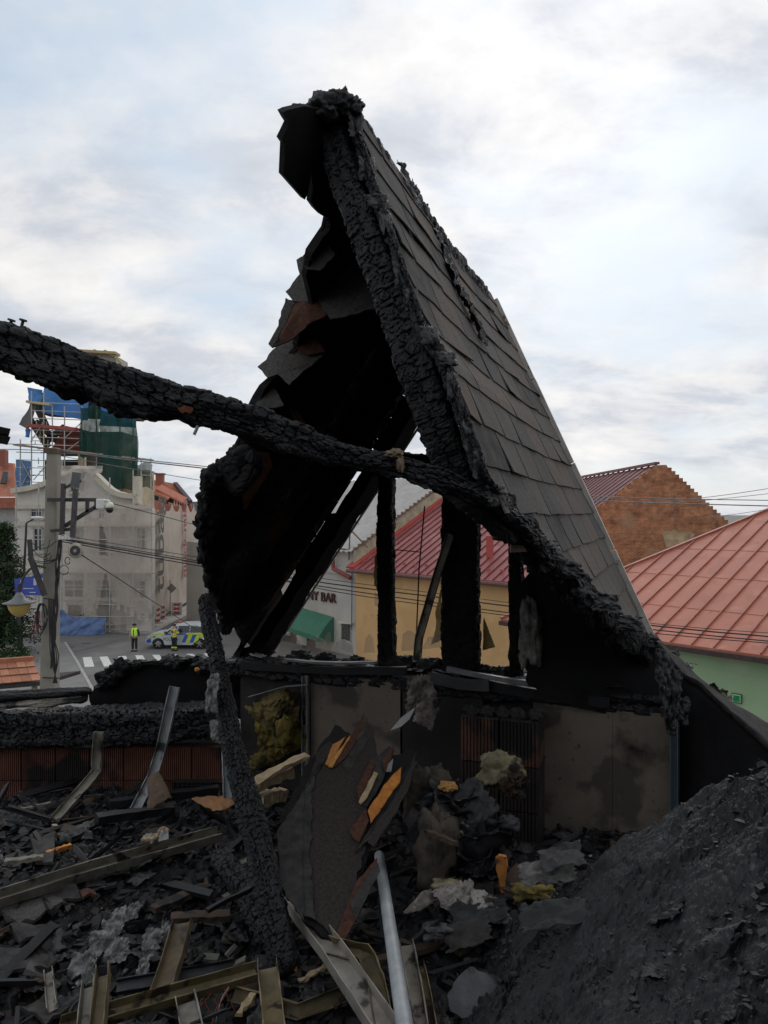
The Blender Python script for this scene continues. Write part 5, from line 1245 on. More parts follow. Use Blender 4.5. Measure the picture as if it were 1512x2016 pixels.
m2 = MB(); m2.prism([(e0.x, e0.y, 0), (e1.x, e1.y, 0), (e1.x, e1.y, e1.z - .3), (e0.x, e0.y, e0.z - .3)], B2 * 6); m2.build('wall', GRN, gh)
gs = empty('green_sign', VPL(1457, 1378, CG, E2), 'small green square sign with white border on the green wall', 'sign')
gp_ = lambda u, v, o: VPL(u, v, e0 - B2 * o, E2)
for m_, (x0, y0, x1, y1), o in ((mat('sign_dkgreen', (0.01, 0.12, 0.04)), (1440, 1364, 1459, 1386), .08), (WHTW, (1441.5, 1366, 1457.5, 1384), .095), (mat('sign_green', (0.0, 0.24, 0.05)), (1443, 1368, 1456, 1383), .105)):
    m2 = MB(); a_, b_ = gp_(x0, y0, o), gp_(x1, y1, o); m2.prism([a_, Vector((b_.x, b_.y, a_.z)), b_, Vector((a_.x, a_.y, b_.z))], B2 * .05); m2.build('sign_layer', m_, gs)

# ------------------------------------------------------------------ overhead cables
def cable(name, pts, r, label, m=BLK):
    q = resample([tuple(p) for p in pts], 0.6)
    m2 = MB(); m2.tube(q.tolist(), r, 5); return tag(m2.build(name, m, None, True), label, 'cable', 'overhead cables')
def long(v0, vs, r, lab, y0=14.4):
    us = [122, 415, 650, 1000, 1290, 1512, 1750]; ysd = [y0, 14.0, 13.6, 13.0, 12.5, 12.1, 11.7]
    cable('overhead_cable', [W(u, v, y) for u, v, y in zip(us, vs, ysd)], r, lab)
long(0, [1062, 1112, 1149, 1193, 1232, 1253, 1272], .012, 'thick black cable crossing from the pole past the yellow wall, uppermost of the bundle')
long(0, [1066, 1118, 1157, 1206, 1240, 1262, 1282], .010, 'black cable crossing from the pole past the yellow wall, second of the bundle')
long(0, [1054, 1101, 1141, 1186, 1228, 1246, 1262], .006, 'thin cable crossing from the pole, just above the thick bundle')
long(0, [1060, 1109, 1163, 1212, 1247, 1266, 1284], .008, 'thin black cable crossing from the pole, lowest over the yellow wall')
cable('overhead_cable', [W(104, 886, PY), W(250, 905, 15), W(420, 924, 16), W(560, 942, 17)], .013, 'grey double cable leaving the top of the concrete pole to the right', mat('grey_cable', (0.20, 0.20, 0.20)))
cable('overhead_cable', [W(104, 884, PY), W(250, 902, 15), W(420, 920, 16), W(560, 938, 17)], .010, 'grey cable just above the double one at the top of the concrete pole', MATS['grey_cable'])
cable('overhead_cable', [W(80, 890, PY), W(230, 918, 15), W(410, 948, 16), W(560, 972, 17)], .007, 'thin cable passing below the pole top and under the tower', MATS['grey_cable'])
cable('overhead_cable', [W(160, 1092, PY), W(250, 1150, 20), W(366, 1226, 30), W(420, 1260, 36)], .014, 'dark cable falling from the loudspeaker down towards the police car')
cable('overhead_cable', [W(216, 990, PY), W(320, 1016, 15), W(410, 1040, 16), W(560, 1078, 17)], .008, 'thin cable leaving the dome camera to the right')
cable('overhead_cable', [W(-40, 872, 13), W(40, 875, 14), W(104, 886, PY)], .008, 'thin cable reaching the pole top from the left, upper', MATS['grey_cable'])
cable('overhead_cable', [W(-40, 884, 13), W(40, 885, 14), W(104, 888, PY)], .008, 'thin cable reaching the pole top from the left, lower', MATS['grey_cable'])
cable('overhead_cable', [W(-40, 1122, 13), W(40, 1100, 14), W(96, 1064, PY)], .007, 'thin cable climbing from the dark conifer to the pole')
for i, (pts, r, lab) in enumerate([
        ([(1040, 972, 24), (1300, 981, 21), (1512, 985, 19), (1700, 988, 17)], .012, 'pale cable crossing the brick gable, uppermost of the pair'),
        ([(1040, 981, 24), (1300, 990, 21), (1512, 996, 19), (1700, 1000, 17)], .016, 'pale cable crossing the brick gable, lower of the pair'),
        ([(1300, 988, 24), (1400, 978, 23), (1512, 962, 22), (1700, 932, 21)], .010, 'thin wire rising to the right beyond the brick gable, higher of two'),
        ([(1300, 992, 24), (1400, 984, 23), (1512, 972, 22), (1700, 950, 21)], .009, 'thin wire rising to the right beyond the brick gable, lower of two'),
        ([(1380, 1020, 24), (1450, 1012, 23), (1512, 1003, 22), (1700, 980, 21)], .008, 'thin wire over the salmon roof hip at the right edge')]):
    cable('overhead_cable', [W(*p) for p in pts], r, lab, mat('pale_cable', (0.25, 0.25, 0.255)))

# ================================================================== THE BURNT ATTIC
FLOOR = -1.70
mb = MB(); mb.box((0.0, 2.1, EYE + FLOOR - 0.15), 9.0, 5.6, 0.3)
tag(mb.build('attic_floor', mat('sooted_screed', (0.02, 0.02, 0.02), var=0.4)), kind='structure')
hs_ = empty('burnt_house', (0, 2, 0), 'lower storeys of the burnt house under the ruined attic, with an added shading slope behind the viewer', 'house')
mb = MB(); mb.box((0.0, 1.6, (EYE + FLOOR - .3) / 2), 8.6, 5.4, EYE + FLOOR - .3); mb.build('wall', mat('own_wall', (0.42, 0.38, 0.30), var=0.1), hs_)
# unseen roof slope and rafters, added behind the viewer to shade the foreground
P = [[Vector((x, -.75 - .55 * t_ * 3.4 + .05 * float(fbm(x * 2, t_ * 5, 0, 77, 3)), EYE + FLOOR + t_ * (3.5 + .5 * float(fbm(x * 1.3, 0, 0, 78, 3))))) for t_ in np.linspace(0, 1, 14)] for x in np.linspace(-4.6, 4.6, 40)]
mb = MB(); mb.shell(P, Vector((0, -.05, -.03))); mb.build('added_shade_slope', CHARD, hs_)
for i in range(9):
    x = -4.4 + i * 1.1; mb = MB(); mb.bar((x, -.66, EYE + FLOOR), (x, -2.45, EYE + FLOOR + 3.4), .1, .14); mb.build('added_shade_rafter', CHARD, hs_)

# ------------------------------------------------------------------ the roof fragment
apex = PQ(962, 572, 4.2); rbot = PQ(1278, 1256, 4.2); lbot = PQ(498, 1292, 4.2)
near = [(688, 196, 2.26), (742, 370, 2.20), (788, 500, 2.14), (835, 640, 2.08), (878, 705, 2.05), (912, 800, 2.02), (962, 945, 2.0), (1050, 1055, 2.28), (1120, 1115, 2.6), (1185, 1180, 3.0), (1250, 1228, 3.5), (1290, 1264, 4.12)]
NP = np.array([tuple(W(*p)) for p in near])
def Nz(z): return Vector([float(np.interp(-z, -NP[:, 2], NP[:, k])) for k in range(3)])
def Vz(z):
    t_ = (apex.z - z) / (apex.z - rbot.z); return apex.lerp(rbot, t_)
NRM_R = (BX * .91 + UP * .41).normalized()
def Sr(z, q):
    n_, v_ = Nz(z), Vz(z); q0 = n_.dot(AX); w = (q - q0) / (4.2 - q0)
    sag = -0.015 * math.sin(max(0, min(1, w)) * math.pi)
    return n_.lerp(v_, w) + NRM_R * sag
def qn(z): return Nz(z).dot(AX)
roof = empty('roof_fragment', G(-.8, 3.2, -.9), 'standing burnt dormer roof with grey shingles on its right slope', 'roof')
zt, zb = apex.z - .02, rbot.z
# deck under the shingles
P = [[Sr(z, qn(z) + (4.19 - qn(z)) * w) for w in np.linspace(.01, 1, 14)] for z in np.linspace(min(zt, NP[0, 2] - .01), zb + .02, 40)]
mb = MB(); mb.shell(P, NRM_R * -.024); deck = mb.build('right_deck', CHARD, roof)
# shingle tabs, one by one
SHSOOT = mat('shingle_smoked', (0.030, 0.029, 0.029), rough=.95, col2=(.075, .069, .064), scale=16, bump=.5, bscale=400, spec=.2)
step = .131; z0 = zt + .05; k = 0
while z0 - step * k > zb - .02:
    za, zc = z0 - step * k + .035, z0 - step * (k + 1)
    zm = (za + zc) / 2
    q_near = qn(max(min(zm, NP[0, 2] - .01), zb)); off_ = (k % 2) * .165 + random.uniform(-.03, .03)
    j = math.floor((q_near - off_) / .333)
    while j * .333 + off_ < 4.21:
        qa, qb = max(j * .333 + off_ + random.uniform(.001, .006), q_near - .01), min((j + 1) * .333 + off_ - random.uniform(.001, .008), 4.215)
        j += 1
        if qb - qa < .035: continue
        nearest = qa <= q_near + .01; wa, wb = [random.choice([0, 0, .004, .010, .018]) for _ in range(2)]
        curl = random.choice([0, 0, 0, 0, .003, .006, .010]); skew = random.uniform(-.004, .004)
        grid = []; nu, nv = 9, 5
        for a in range(nu):
            row = []
            for b in range(nv):
                fa, fb = a / (nu - 1), b / (nv - 1)
                q = qa + wa * fb * (1 - fa) + (qb - qa) * fa - wb * fb * fa; z = za + (zc - za) * fb + skew * (fa - .5) * 2 * fb
                if nearest: q += (1 - fa) ** 3 * (.03 * float(fbm(z * 22, k * .7, 0, 5, 3)))
                zc_ = max(min(z, NP[0, 2] - .004), zb - .03)
                p = Sr(zc_, q) + NRM_R * (.003 + .0065 * fb + curl * fb * fb * (fa if j % 2 else 1 - fa) + .0025 * float(vnoise(q * 9, z * 9, 0, 4)))
                row.append(p)
            grid.append(row)
        mb = MB(); mb.shell(grid, NRM_R * -.005)
        hi = (zm - zb) / (zt - zb); m_ = SHIN[random.choice([0, 0, 1, 1, 2])] if random.random() > (.6 if nearest else .05 + .30 * max(0, hi - .45)) else SHSOOT
        mb.build('shingle', m_, roof)
    k += 1
# white verge metal on the far right edge, in lengths
for i in range(4):
    a_, b_ = apex.lerp(rbot, .03 + i * .245), apex.lerp(rbot, .03 + (i + .985) * .245)
    mb = MB(); mb.bar(a_ + AX * .02 + NRM_R * (.012 + .002 * i), b_ + AX * .02 + NRM_R * (.012 + .002 * i), .05, .03, NRM_R); mb.build('verge_strip', DRIP, roof)
    mb = MB(); mb.bar(a_ + AX * .03 - NRM_R * .05, b_ + AX * .03 - NRM_R * .05, .02, .11, NRM_R); mb.build('barge_board', mat('barge', (0.20, 0.15, 0.11), var=0.3), roof)
# burnt rafter on the near edge
rc_ = [(650, 225, 2.30), (668, 300, 2.28), (700, 400, 2.24), (737, 500, 2.20), (778, 600, 2.17), (826, 730, 2.13), (868, 850, 2.13), (900, 935, 2.15), (915, 975, 2.17)]
char_beam('charred_rafter', [W(*p) for p in rc_], [.08, .09, .10, .10, .095], [.08, .095, .108, .108, .10], 11, roof, step=.004, cell=(.0165, .05), deep=.005, ragged=.008, up=NRM_R, nr=110)
# second layer of burnt batten between rafter and shingles, and the torn felt rim
rim = [(684, 205, 2.24), (738, 372, 2.19), (782, 500, 2.13), (828, 640, 2.07), (872, 715, 2.04), (905, 805, 2.01), (952, 940, 1.99), (1000, 1005, 2.1)]
char_beam('charred_batten', [W(*p) for p in rim], .026, .03, 12, roof, step=.0045, cell=(.018, .018), deep=.004, ragged=.010, up=NRM_R, nr=40)
for i, (u, v, y, w_, h_) in enumerate([(700, 240, 2.2, 30, 60), (722, 330, 2.18, 34, 50), (742, 395, 2.14, 45, 30), (760, 440, 2.12, 26, 50), (790, 540, 2.09, 24, 60), (810, 590, 2.07, 22, 50), (845, 660, 2.02, 34, 44), (880, 705, 2.0, 36, 30), (890, 760, 1.98, 24, 60), (925, 860, 1.97, 24, 70), (945, 915, 1.96, 24, 60), (975, 975, 1.98, 40, 46)]):
    a_ = W(u - w_ * .6, v - h_ * .5, y); b_ = W(u + w_ * .5, v - h_ * .45, y + .05); c_ = W(u + w_ * .7, v + h_ * .55, y + .04); d_ = W(u - w_ * .4, v + h_ * .5, y)
    crumple('felt_scrap', (a_, b_, c_, d_), 20, 20, .012, .004, FELT, 40 + i, roof, freq=30, bite=.6)
# torn streak across the middle of the right slope
for i, (u, v) in enumerate([(795, 360), (818, 400), (838, 440), (858, 478), (874, 520), (888, 556), (905, 590), (920, 620), (932, 645)]):
    p = RP(u, v, Sr(EYE + .9, 3), NRM_R); d1 = (Sr(p.z - .05, 3.0) - Sr(p.z + .05, 3.0)).normalized()
    a_, b_ = p - d1 * .09 - AX * .035, p - d1 * .09 + AX * .035
    crumple('torn_felt', (a_ + NRM_R * .02, b_ + NRM_R * .02, b_ + d1 * .18 + NRM_R * .02, a_ + d1 * .18 + NRM_R * .02), 12, 18, .025, .006, FELT, 70 + i, roof, freq=26, bite=.5, nrm=NRM_R)
# ridge: burnt ridge board, its lumpy near end and the ridge caps
rdn = W(655, 222, 2.24); rdf = apex - AX * .25 - UP * .07
char_beam('ridge_beam', [rdn, rdn.lerp(rdf, .5) - UP * .045, rdf - UP * .05], .10, .12, 14, roof, cell=(.05, .05), deep=.009)
for i in range(12):
    t_ = .06 + i * .078; p = Nz(NP[0, 2] - .01).lerp(apex, t_) - UP * .026; d_ = (apex - p).normalized() * random.uniform(.05, .12)
    crumple('ridge_shingle', (p - BX * .04 - UP * .05, p - BX * .04 + d_ - UP * .05, p + BX * .02 + d_ - UP * .04, p + BX * .02 - UP * .04), 10, 8, .003, .005, SHIN[i % 3], 90 + i, roof, freq=8, bite=.25, nrm=UP)
for i, (u, v, y, r_) in enumerate([(640, 208, 2.2, .036), (668, 200, 2.2, .034), (692, 208, 2.22, .026), (612, 222, 2.24, .028), (585, 222, 2.26, .022), (655, 192, 2.2, .018)]):
    blob('char_lump', W(u, v, y), (r_ * 1.3, r_, r_), 20 + i, CHAR if i % 2 else FELT, roof, .45, 2.6, 26)
mb = MB(); mb.tube([W(696, 216, 2.2), W(712, 210, 2.2)], .004, 5); mb.tube([W(690, 200, 2.2), W(684, 190, 2.2)], .003, 5); mb.build('nails', DKM, roof)

# ------------------------------------------------------------------ left slope, seen from underneath
dL = (lbot - apex); NRM_L = dL.cross(AX).normalized()
if NRM_L.z < 0: NRM_L = -NRM_L
sdir = (dL - AX * dL.dot(AX)).normalized(); SL = dL.dot(sdir)
def LP(u, v, o=0.0): return RP(u, v, apex + NRM_L * o, NRM_L)
def sq(p): d = p - apex; return d.dot(sdir), p.dot(AX)
def Lsq(s, q, o=0.0): return apex + sdir * s + AX * (q - 4.2) + NRM_L * o
edge = [(640, 212), (634, 290), (640, 340), (652, 420), (646, 450), (612, 500), (606, 545), (618, 600), (592, 640), (586, 690), (552, 740), (522, 765), (500, 800), (475, 880), (458, 905), (412, 935), (405, 960), (424, 990), (408, 1030), (402, 1080), (420, 1110), (408, 1130), (428, 1160), (424, 1190), (446, 1225), (472, 1245), (486, 1290)]
ed = sorted([sq(LP(u, v)) for u, v in edge])
es, eq = [e[0] for e in ed], [e[1] for e in ed]
qL = lambda s: float(np.interp(s, es, eq))
nb = 20; bw = (SL + .2) / nb
for i in range(nb):
    s0, s1_ = .035 + i * bw, .035 + (i + 1) * bw - .004
    far = 3.985 + random.uniform(-.02, .008)
    pts = []; n = 9
    for k in range(n):     # ragged burnt end toward the viewer
        s = s0 + (s1_ - s0) * k / (n - 1); pts.append((s, qL(s) + .035 * float(fbm(s * 14, i, 0, 3, 3))))
    pts += [(s1_, far), (s0, far)]
    mb = MB(); mb.prism([Lsq(s, q, random.uniform(-.003, .003) if 0 else 0) for s, q in pts], NRM_L * .022); mb.build('sheathing_plank', CHARP, roof)
# felt and shingle layer outside the planks
P = [[Lsq(s, qL(s) + .02 + (3.97 - qL(s)) * w, .03) for w in np.linspace(0, 1, 12)] for s in np.linspace(.06, SL + .2, 60)]
mb = MB(); mb.shell(P, NRM_L * .012); mb.build('felt_layer', CHARD, roof)
# barge rafter on the far left edge: daylight shows in the slit beside it
n = 120; ss_ = np.linspace(.09, SL + .2, n)
top_o = -.014 + .010 * fbm(ss_ * 16, ss_ * 0, 0, 33, 4); clos = (fbm(ss_ * 2.2, ss_ * 0 + 4, 0, 35, 2) > .02); top_o = np.where(clos, .01, top_o)
bot_o = -.09 + .014 * fbm(ss_ * 9, ss_ * 0, 2, 36, 4)
P = [[Lsq(s, q, o) for q, o in ((4.0, o1), (4.2, o1), (4.2, o2), (4.0, o2), (4.0, o1))] for s, o1, o2 in zip(ss_, top_o, bot_o)]
mb = MB(); mb.grid(P); mb.build('barge_rafter', mat('char_matt', (0.004, 0.004, 0.0045), rough=.95, col2=(0.010, 0.010, 0.011), scale=10, bump=.8, bscale=80, spec=.05), roof)
mb = MB(); mb.bar(Lsq(.1, 4.22, -.088), Lsq(SL + .1, 4.22, -.092), .010, .012, NRM_L); mb.build('verge_strip', DRIP, roof)
# rafters under the left slope
for i, (q, s0, s1_) in enumerate([(3.55, .25, SL + .15), (2.98, .35, SL + .1), (2.62, 1.2, SL + .1)]):
    s1_ = max([s for s in np.linspace(s0 + .1, s1_, 80) if all(qL(t_) < q - .04 for t_ in np.linspace(s0 + .05, s, 12))] or [s0 + .2])
    char_beam('charred_rafter', [Lsq(s0, q, -.06), Lsq((s0 + s1_) / 2, q + .02, -.065), Lsq(s1_, q, -.06)], .075, .12, 50 + i, roof, CHARD, step=.012, nr=40, up=NRM_L)
# flap of burnt sheathing at the top left
fl = [(600, 208), (566, 216), (556, 221), (562, 232), (569, 243), (560, 262), (554, 274), (561, 284), (558, 345), (578, 368), (600, 393), (606, 382), (610, 360), (613, 338), (616, 372), (612, 398), (622, 412), (634, 424), (650, 430), (665, 400), (660, 300), (650, 220)]
mb = MB(); mb.prism([LP(u, v, .0) for u, v in fl], NRM_L * .02); mb.build('burnt_flap', CHARD, roof)
# shingle tabs hanging over the burnt edge
tabs = [([(584, 513), (612, 497), (650, 487), (694, 470), (748, 562), (736, 606), (700, 618), (650, 627), (626, 591), (600, 594), (577, 592), (562, 573), (590, 540)], SHIN[2], .035),
        ([(566, 588), (600, 596), (626, 591), (641, 618), (600, 650), (565, 672), (536, 684), (550, 655)], REDSH, .02),
        ([(562, 586), (580, 594), (560, 640), (536, 684), (528, 676), (548, 640)], SHIN[2], .03),
        ([(507, 722), (545, 684), (600, 655), (628, 671), (640, 692), (604, 722), (570, 758), (548, 738), (527, 744)], SHIN[0], .015),
        ([(575, 668), (604, 655), (628, 671), (640, 692), (606, 700), (588, 690)], REDSH, .004),
        ([(502, 800), (511, 766), (523, 752), (545, 770), (560, 800), (520, 806)], SOOTED, .02),
        ([(540, 756), (560, 770), (600, 832), (610, 852), (596, 850), (566, 806)], REDSH, .008),
        ([(590, 508), (600, 496), (650, 482), (660, 500), (630, 532), (604, 530)], SOOTED, .05)]
for i, (pl, m_, o) in enumerate(tabs):
    rp_ = ragged(pl, 9, 2.2, i + 1)
    cu_ = sum(p[0] for p in pl) / len(pl); cv_ = sum(p[1] for p in pl) / len(pl); c_ = LP(cu_, cv_, o)
    tn = ((EYEP - c_).normalized() * .75 + Vector((-.25, -.2, .62)) + Vector((random.uniform(-.12, .12), 0, random.uniform(-.12, .12)))).normalized()
    pts = [RP(u, v, c_ - (c_ - EYEP).normalized() * (.03 + .01 * i), tn) + tn * .012 * float(fbm(u * .02, v * .02, i, 3, 2)) for u, v in rp_]
    mb = MB(); mb.prism(pts, tn * -.005); mb.build('hanging_shingle', m_, roof)
# bare wood that did not burn
for pl, m_ in (([(470, 893), (500, 888), (530, 892), (548, 950), (545, 1000), (530, 1010), (512, 960), (500, 1040), (480, 1000), (474, 940)], mat('bare_board', (0.34, 0.15, 0.085), var=0.35, scale=10)), ([(498, 992), (506, 984), (514, 996), (508, 1018), (501, 1008)], RAW), ([(556, 905), (562, 900), (568, 912), (560, 920)], ASH), ([(560, 812), (572, 808), (612, 850), (604, 858)], REDSH)):
    rp_ = ragged(pl, 6, 2.5, 4)
    mb = MB(); mb.prism([LP(u, v, -.012) for u, v in rp_], NRM_L * .006); mb.build('unburnt_patch', m_, roof)
# ragged crust on the lower left edge
for i in range(20):
    t_ = i / 19; u = float(np.interp(t_, [0, .12, .5, 1], [462, 412, 402, 446])); v = 905 + 320 * t_
    c_ = LP(u + random.uniform(-2, 5), v, random.uniform(-.01, .03)); r_ = random.uniform(.02, .045)
    blob('char_crust', c_, (r_ * 1.1, r_ * 1.2, r_ * 1.4), 130 + i, CHARD, roof, .42, 2.4, 24)
# burnt collar piece closing the left slope against the wall
mb = MB(); mb.prism([LP(u, v, .05) for u, v in ragged([(458, 905), (402, 935), (398, 1080), (424, 1190), (470, 1250), (520, 1300), (560, 1210), (520, 900)], 10, 4, 9)], NRM_L * .02); mb.build('burnt_flap', CHARD, roof)

# ------------------------------------------------------------------ the long fallen timber
fb_ = [(-260, 610, 1.62), (-60, 668, 1.68), (60, 700, 1.72), (200, 752, 1.78), (330, 797, 1.83), (430, 822, 1.87), (560, 864, 1.93), (660, 900, 1.98), (780, 922, 2.0), (880, 954, 2.0), (950, 990, 2.03), (1010, 1040, 2.12), (1075, 1100, 2.35)]
lb = char_beam('fallen_beam', [W(*p) for p in fb_], [.088, .088, .088, .086, .084, .08, .078, .08], [.118, .110, .098, .090, .082, .076, .072, .08], 21, None, step=.0042, nr=116, cell=(.036, .022), deep=.0055, ragged=.011, bites=.055)
tag(lb, 'long charred beam slanting across the view from the left edge to the roof fragment', 'beam')
for (u, v, du, dv) in ((12, 668, 10, -36), (40, 652, 5, -20)):
    mb = MB(); a_, b_ = W(u, v, 1.70), W(u + du, v + dv, 1.70); mb.tube([a_, b_], .0035, 6); mb.tube([b_, b_ + (b_ - a_).normalized() * .004], .009, 8); mb.build('nail', DKM, lb)
for u, v, du, dv, y in ((560, 838, 8, -10, 1.9), (382, 856, 8, -18, 1.79)):
    mb = MB(); mb.tube([W(u, v, y), W(u + du, v + dv, y)], .004, 6); mb.build('nail', ZINC, lb)
mb = MB(); pl = ragged([(348, 802), (362, 798), (378, 802), (374, 814), (356, 812)], 4, 2, 3); mb.prism([W(u, v, 1.786) for u, v in pl], (0, .01, 0)); mb.build('ember_patch', mat('ember_wood', (0.13, 0.035, 0.016), var=0.5, scale=60), lb)
blob('foam_scrap', W(776, 893, 1.96), (.022, .015, .011), 61, mat('burnt_foam', (0.22, 0.165, 0.11), var=0.3, scale=30, bump=.8), lb, .5, 2.5, 20)
blob('foam_scrap', W(788, 914, 1.955), (.009, .008, .018), 62, MATS['burnt_foam'], lb, .5, 2.5, 18)
# valley rafter running down to the eave
va = [(960, 1000, 2.16), (1005, 1040, 2.24), (1060, 1090, 2.45), (1130, 1160, 2.8), (1200, 1228, 3.25), (1265, 1290, 3.8), (1300, 1330, 4.05)]
vr = char_beam('valley_rafter', [W(*p) for p in va], [.08, .09, .10, .115, .12], [.09, .10, .115, .135, .14], 31, None, CHARD, step=.0055, nr=100, cell=(.03, .034), deep=.006, ragged=.016, bites=.03)
tag(vr, 'thick charred valley rafter falling to the right under the shingle edge', 'rafter')
for i, (u, v, y, w_, h_) in enumerate([(985, 985, 2.08, 60, 50), (1030, 1040, 2.15, 50, 60), (1075, 1080, 2.3, 60, 50), (1120, 1120, 2.5, 60, 40), (1145, 1150, 2.6, 40, 60), (1190, 1185, 2.85, 60, 44), (1235, 1225, 3.2, 60, 36), (1275, 1258, 3.6, 44, 34), (1310, 1320, 3.5, 36, 90), (1322, 1385, 3.4, 40, 70)]):
    a_ = W(u - w_ * .6, v - h_ * .6, y); b_ = W(u + w_ * .5, v - h_ * .3, y + .06); c_ = W(u + w_ * .6, v + h_ * .6, y + .05); d_ = W(u - w_ * .5, v + h_ * .4, y)
    tag(crumple('felt_scrap', (a_, b_, c_, d_), 22, 22, .022, .005, FELT, 200 + i, vr, freq=22, bite=.55))
pl = [(1006, 1072), (1030, 1074), (1038, 1086), (1006, 1088)]
mb = MB(); mb.prism([W(u, v, 2.18) for u, v in pl], (0, .02, .0)); mb.build('wood_scrap', mat('scrap_pinkish', (0.16, 0.105, 0.085), var=0.3, scale=20), vr)
# cheek lining under the valley
ck = [(1020, 1150), (1060, 1110), (1130, 1150), (1210, 1215), (1290, 1270), (1318, 1320), (1330, 1430), (1240, 1415), (1115, 1385), (1040, 1350), (1030, 1310), (1026, 1250)]
pn0 = PQ(1150, 1300, 3.82)
mb = MB(); mb.prism([RP(u, v, pn0, (AX * .93 - BX * .36).normalized()) for u, v in ragged(ck, 12, 4, 6)], AX * .04)
tag(mb.build('cheek_lining', CHARD), 'black burnt dormer cheek lining below the valley rafter', 'lining')

# ------------------------------------------------------------------ gable window wall
gw = empty('window_wall', PQ(780, 1400, 4.0), 'burnt out window wall with charred posts and sill', 'wall')
ZS = -.88
def post(u0, u1, q, z0, z1, seed, depth=.10):
    uc = (u0 + u1) / 2; p = PQ(uc, 1100, q); w = (u1 - u0) / F * p.y
    l = p.dot(BX)
    char_beam('post', [G(l, q, z0), G(l, q, (z0 + z1) / 2), G(l, q, z1)], w, depth, seed, gw, CHARD, step=.008, nr=44, cell=(.05, .05), deep=.006, ragged=.007, up=AX, ends=0)
post(746, 777, 4.0, ZS - .02, .36, 61); post(870, 945, 3.98, ZS - .02, .34, 62, .12); post(1003, 1029, 4.0, ZS - .05, .10, 63)
char_beam('header', [PQ(640, 905, 4.03), PQ(780, 912, 4.03), PQ(960, 930, 4.03)], .09, .13, 64, gw, CHARD, step=.012, nr=36)
# sill: wall plate with ash and scraps along it
lL, lR = PQ(440, 1310, 3.95).dot(BX), PQ(1330, 1400, 3.95).dot(BX)
char_beam('wall_plate', [G(lL, 3.95, ZS - .05), G((lL + lR) / 2, 3.95, ZS - .06), G(lR, 3.95, ZS - .07)], .20, .10, 65, gw, CHAR, step=.009, nr=56, cell=(.07, .06), deep=.008, ragged=.012)
for i in range(46):
    l = random.uniform(lL + .1, lR - .25); q = random.uniform(3.86, 4.06); s_ = random.uniform(.03, .11)
    c_ = G(l, q, ZS + random.uniform(.0, .02)); d1 = (BX * random.uniform(.6, 1) + AX * random.uniform(-.5, .5)).normalized(); d2 = UP.cross(d1)
    m_ = random.choice([CHAR, CHARD, FELT, SOOTED, ASH, mat('scrap_pale', (0.30, 0.27, 0.23), var=0.3, scale=20), SHIN[2], BROWNWOOD]) if random.random() < .8 else MATS['scrap_pinkish']
    crumple('sill_scrap', (c_ - d1 * s_ - d2 * s_ * .4, c_ + d1 * s_ - d2 * s_ * .4, c_ + d1 * s_ + d2 * s_ * .5, c_ - d1 * s_ + d2 * s_ * .5 + UP * .01), 10, 8, .012, .006, m_, 300 + i, gw, freq=25, bite=.5, nrm=UP)
for i, (u, r_) in enumerate([(590, .035), (640, .03), (700, .03), (790, .05), (850, .045), (950, .03), (990, .03)]):
    c_ = PQ(u, 1288, 3.98); blob('sill_lump', Vector((c_.x, c_.y, EYE + ZS + .02)), (r_ * 1.8, r_, r_), 340 + i, CHAR if i % 2 else FELT, gw, .6, 3, 22)
# front boards of the sill
for (u0, v0, u1, v1, h_, q, m_) in ((475, 1302, 800, 1312, 16, 3.83, CHAR), (560, 1296, 740, 1301, 5, 3.86, mat('scrap_silver', (0.20, 0.205, 0.215), rough=0.5, var=0.3, scale=12)), (850, 1322, 962, 1338, 22, 3.80, mat('sooted_board', (0.055, 0.057, 0.06), var=0.3, scale=8)), (880, 1312, 1112, 1346, 9, 3.83, MATS['scrap_silver'] if 'scrap_silver' in MATS else CHAR), (960, 1338, 1200, 1372, 20, 3.84, CHAR)):
    a_, b_ = PQ(u0, v0, q), PQ(u1, v1, q)
    hh_ = h_ / F * 3.9; pts = [a_.lerp(b_, t_) - UP * .012 * math.sin(t_ * 3.1) for t_ in np.linspace(0, 1, 9)]
    sweep('sill_board', [(-.012, 0), (.012, 0), (.012, -hh_), (-.012, -hh_)], pts, UP, m_, gw, .0015)
# shards of window glass still in the frame
GLS = mk('window_shard'); b_ = GLS.node_tree.nodes['Principled BSDF']; b_.inputs['Base Color'].default_value = (.66, .60, .50, 1); b_.inputs['Alpha'].default_value = .24; b_.inputs['Roughness'].default_value = .3; MATS['window_shard'] = GLS
for i, pl in enumerate([[(545, 1290), (556, 1250), (575, 1244), (590, 1262), (598, 1290)], [(600, 1290), (604, 1262), (622, 1252), (640, 1262), (645, 1290)], [(632, 1288), (640, 1250), (650, 1242), (653, 1288)], [(655, 1290), (662, 1265), (676, 1258), (694, 1270), (697, 1290)], [(715, 1285), (720, 1256), (727, 1248), (734, 1256), (738, 1285)], [(790, 1282), (793, 1248), (804, 1240), (818, 1246), (824, 1262), (826, 1280)], [(830, 1278), (842, 1255), (866, 1250), (868, 1275)], [(738, 1165), (745, 1170), (745, 1196), (737, 1192)]]):
    mb = MB(); mb.prism([PQ(u, v, 4.05) for u, v in pl], AX * .004); mb.build('glass_shard', GLS, gw)
for i, pl in enumerate([[(737, 1100), (740, 1090), (746, 1088), (747, 1160), (742, 1162), (736, 1150)], [(950, 1280), (952, 1215), (975, 1274)], [(858, 1200), (870, 1150), (869, 1260), (848, 1270), (857, 1240)], [(740, 1030), (746, 1025), (746, 1088), (741, 1080)]]):
    mb = MB(); mb.prism([PQ(u, v, 4.06) for u, v in ragged(pl, 6, 1.5, i + 2)], AX * .012); mb.build('foam_remnant', mat('foam_yellow', (0.62, 0.43, 0.18), var=0.3, scale=16, bump=.5), gw)
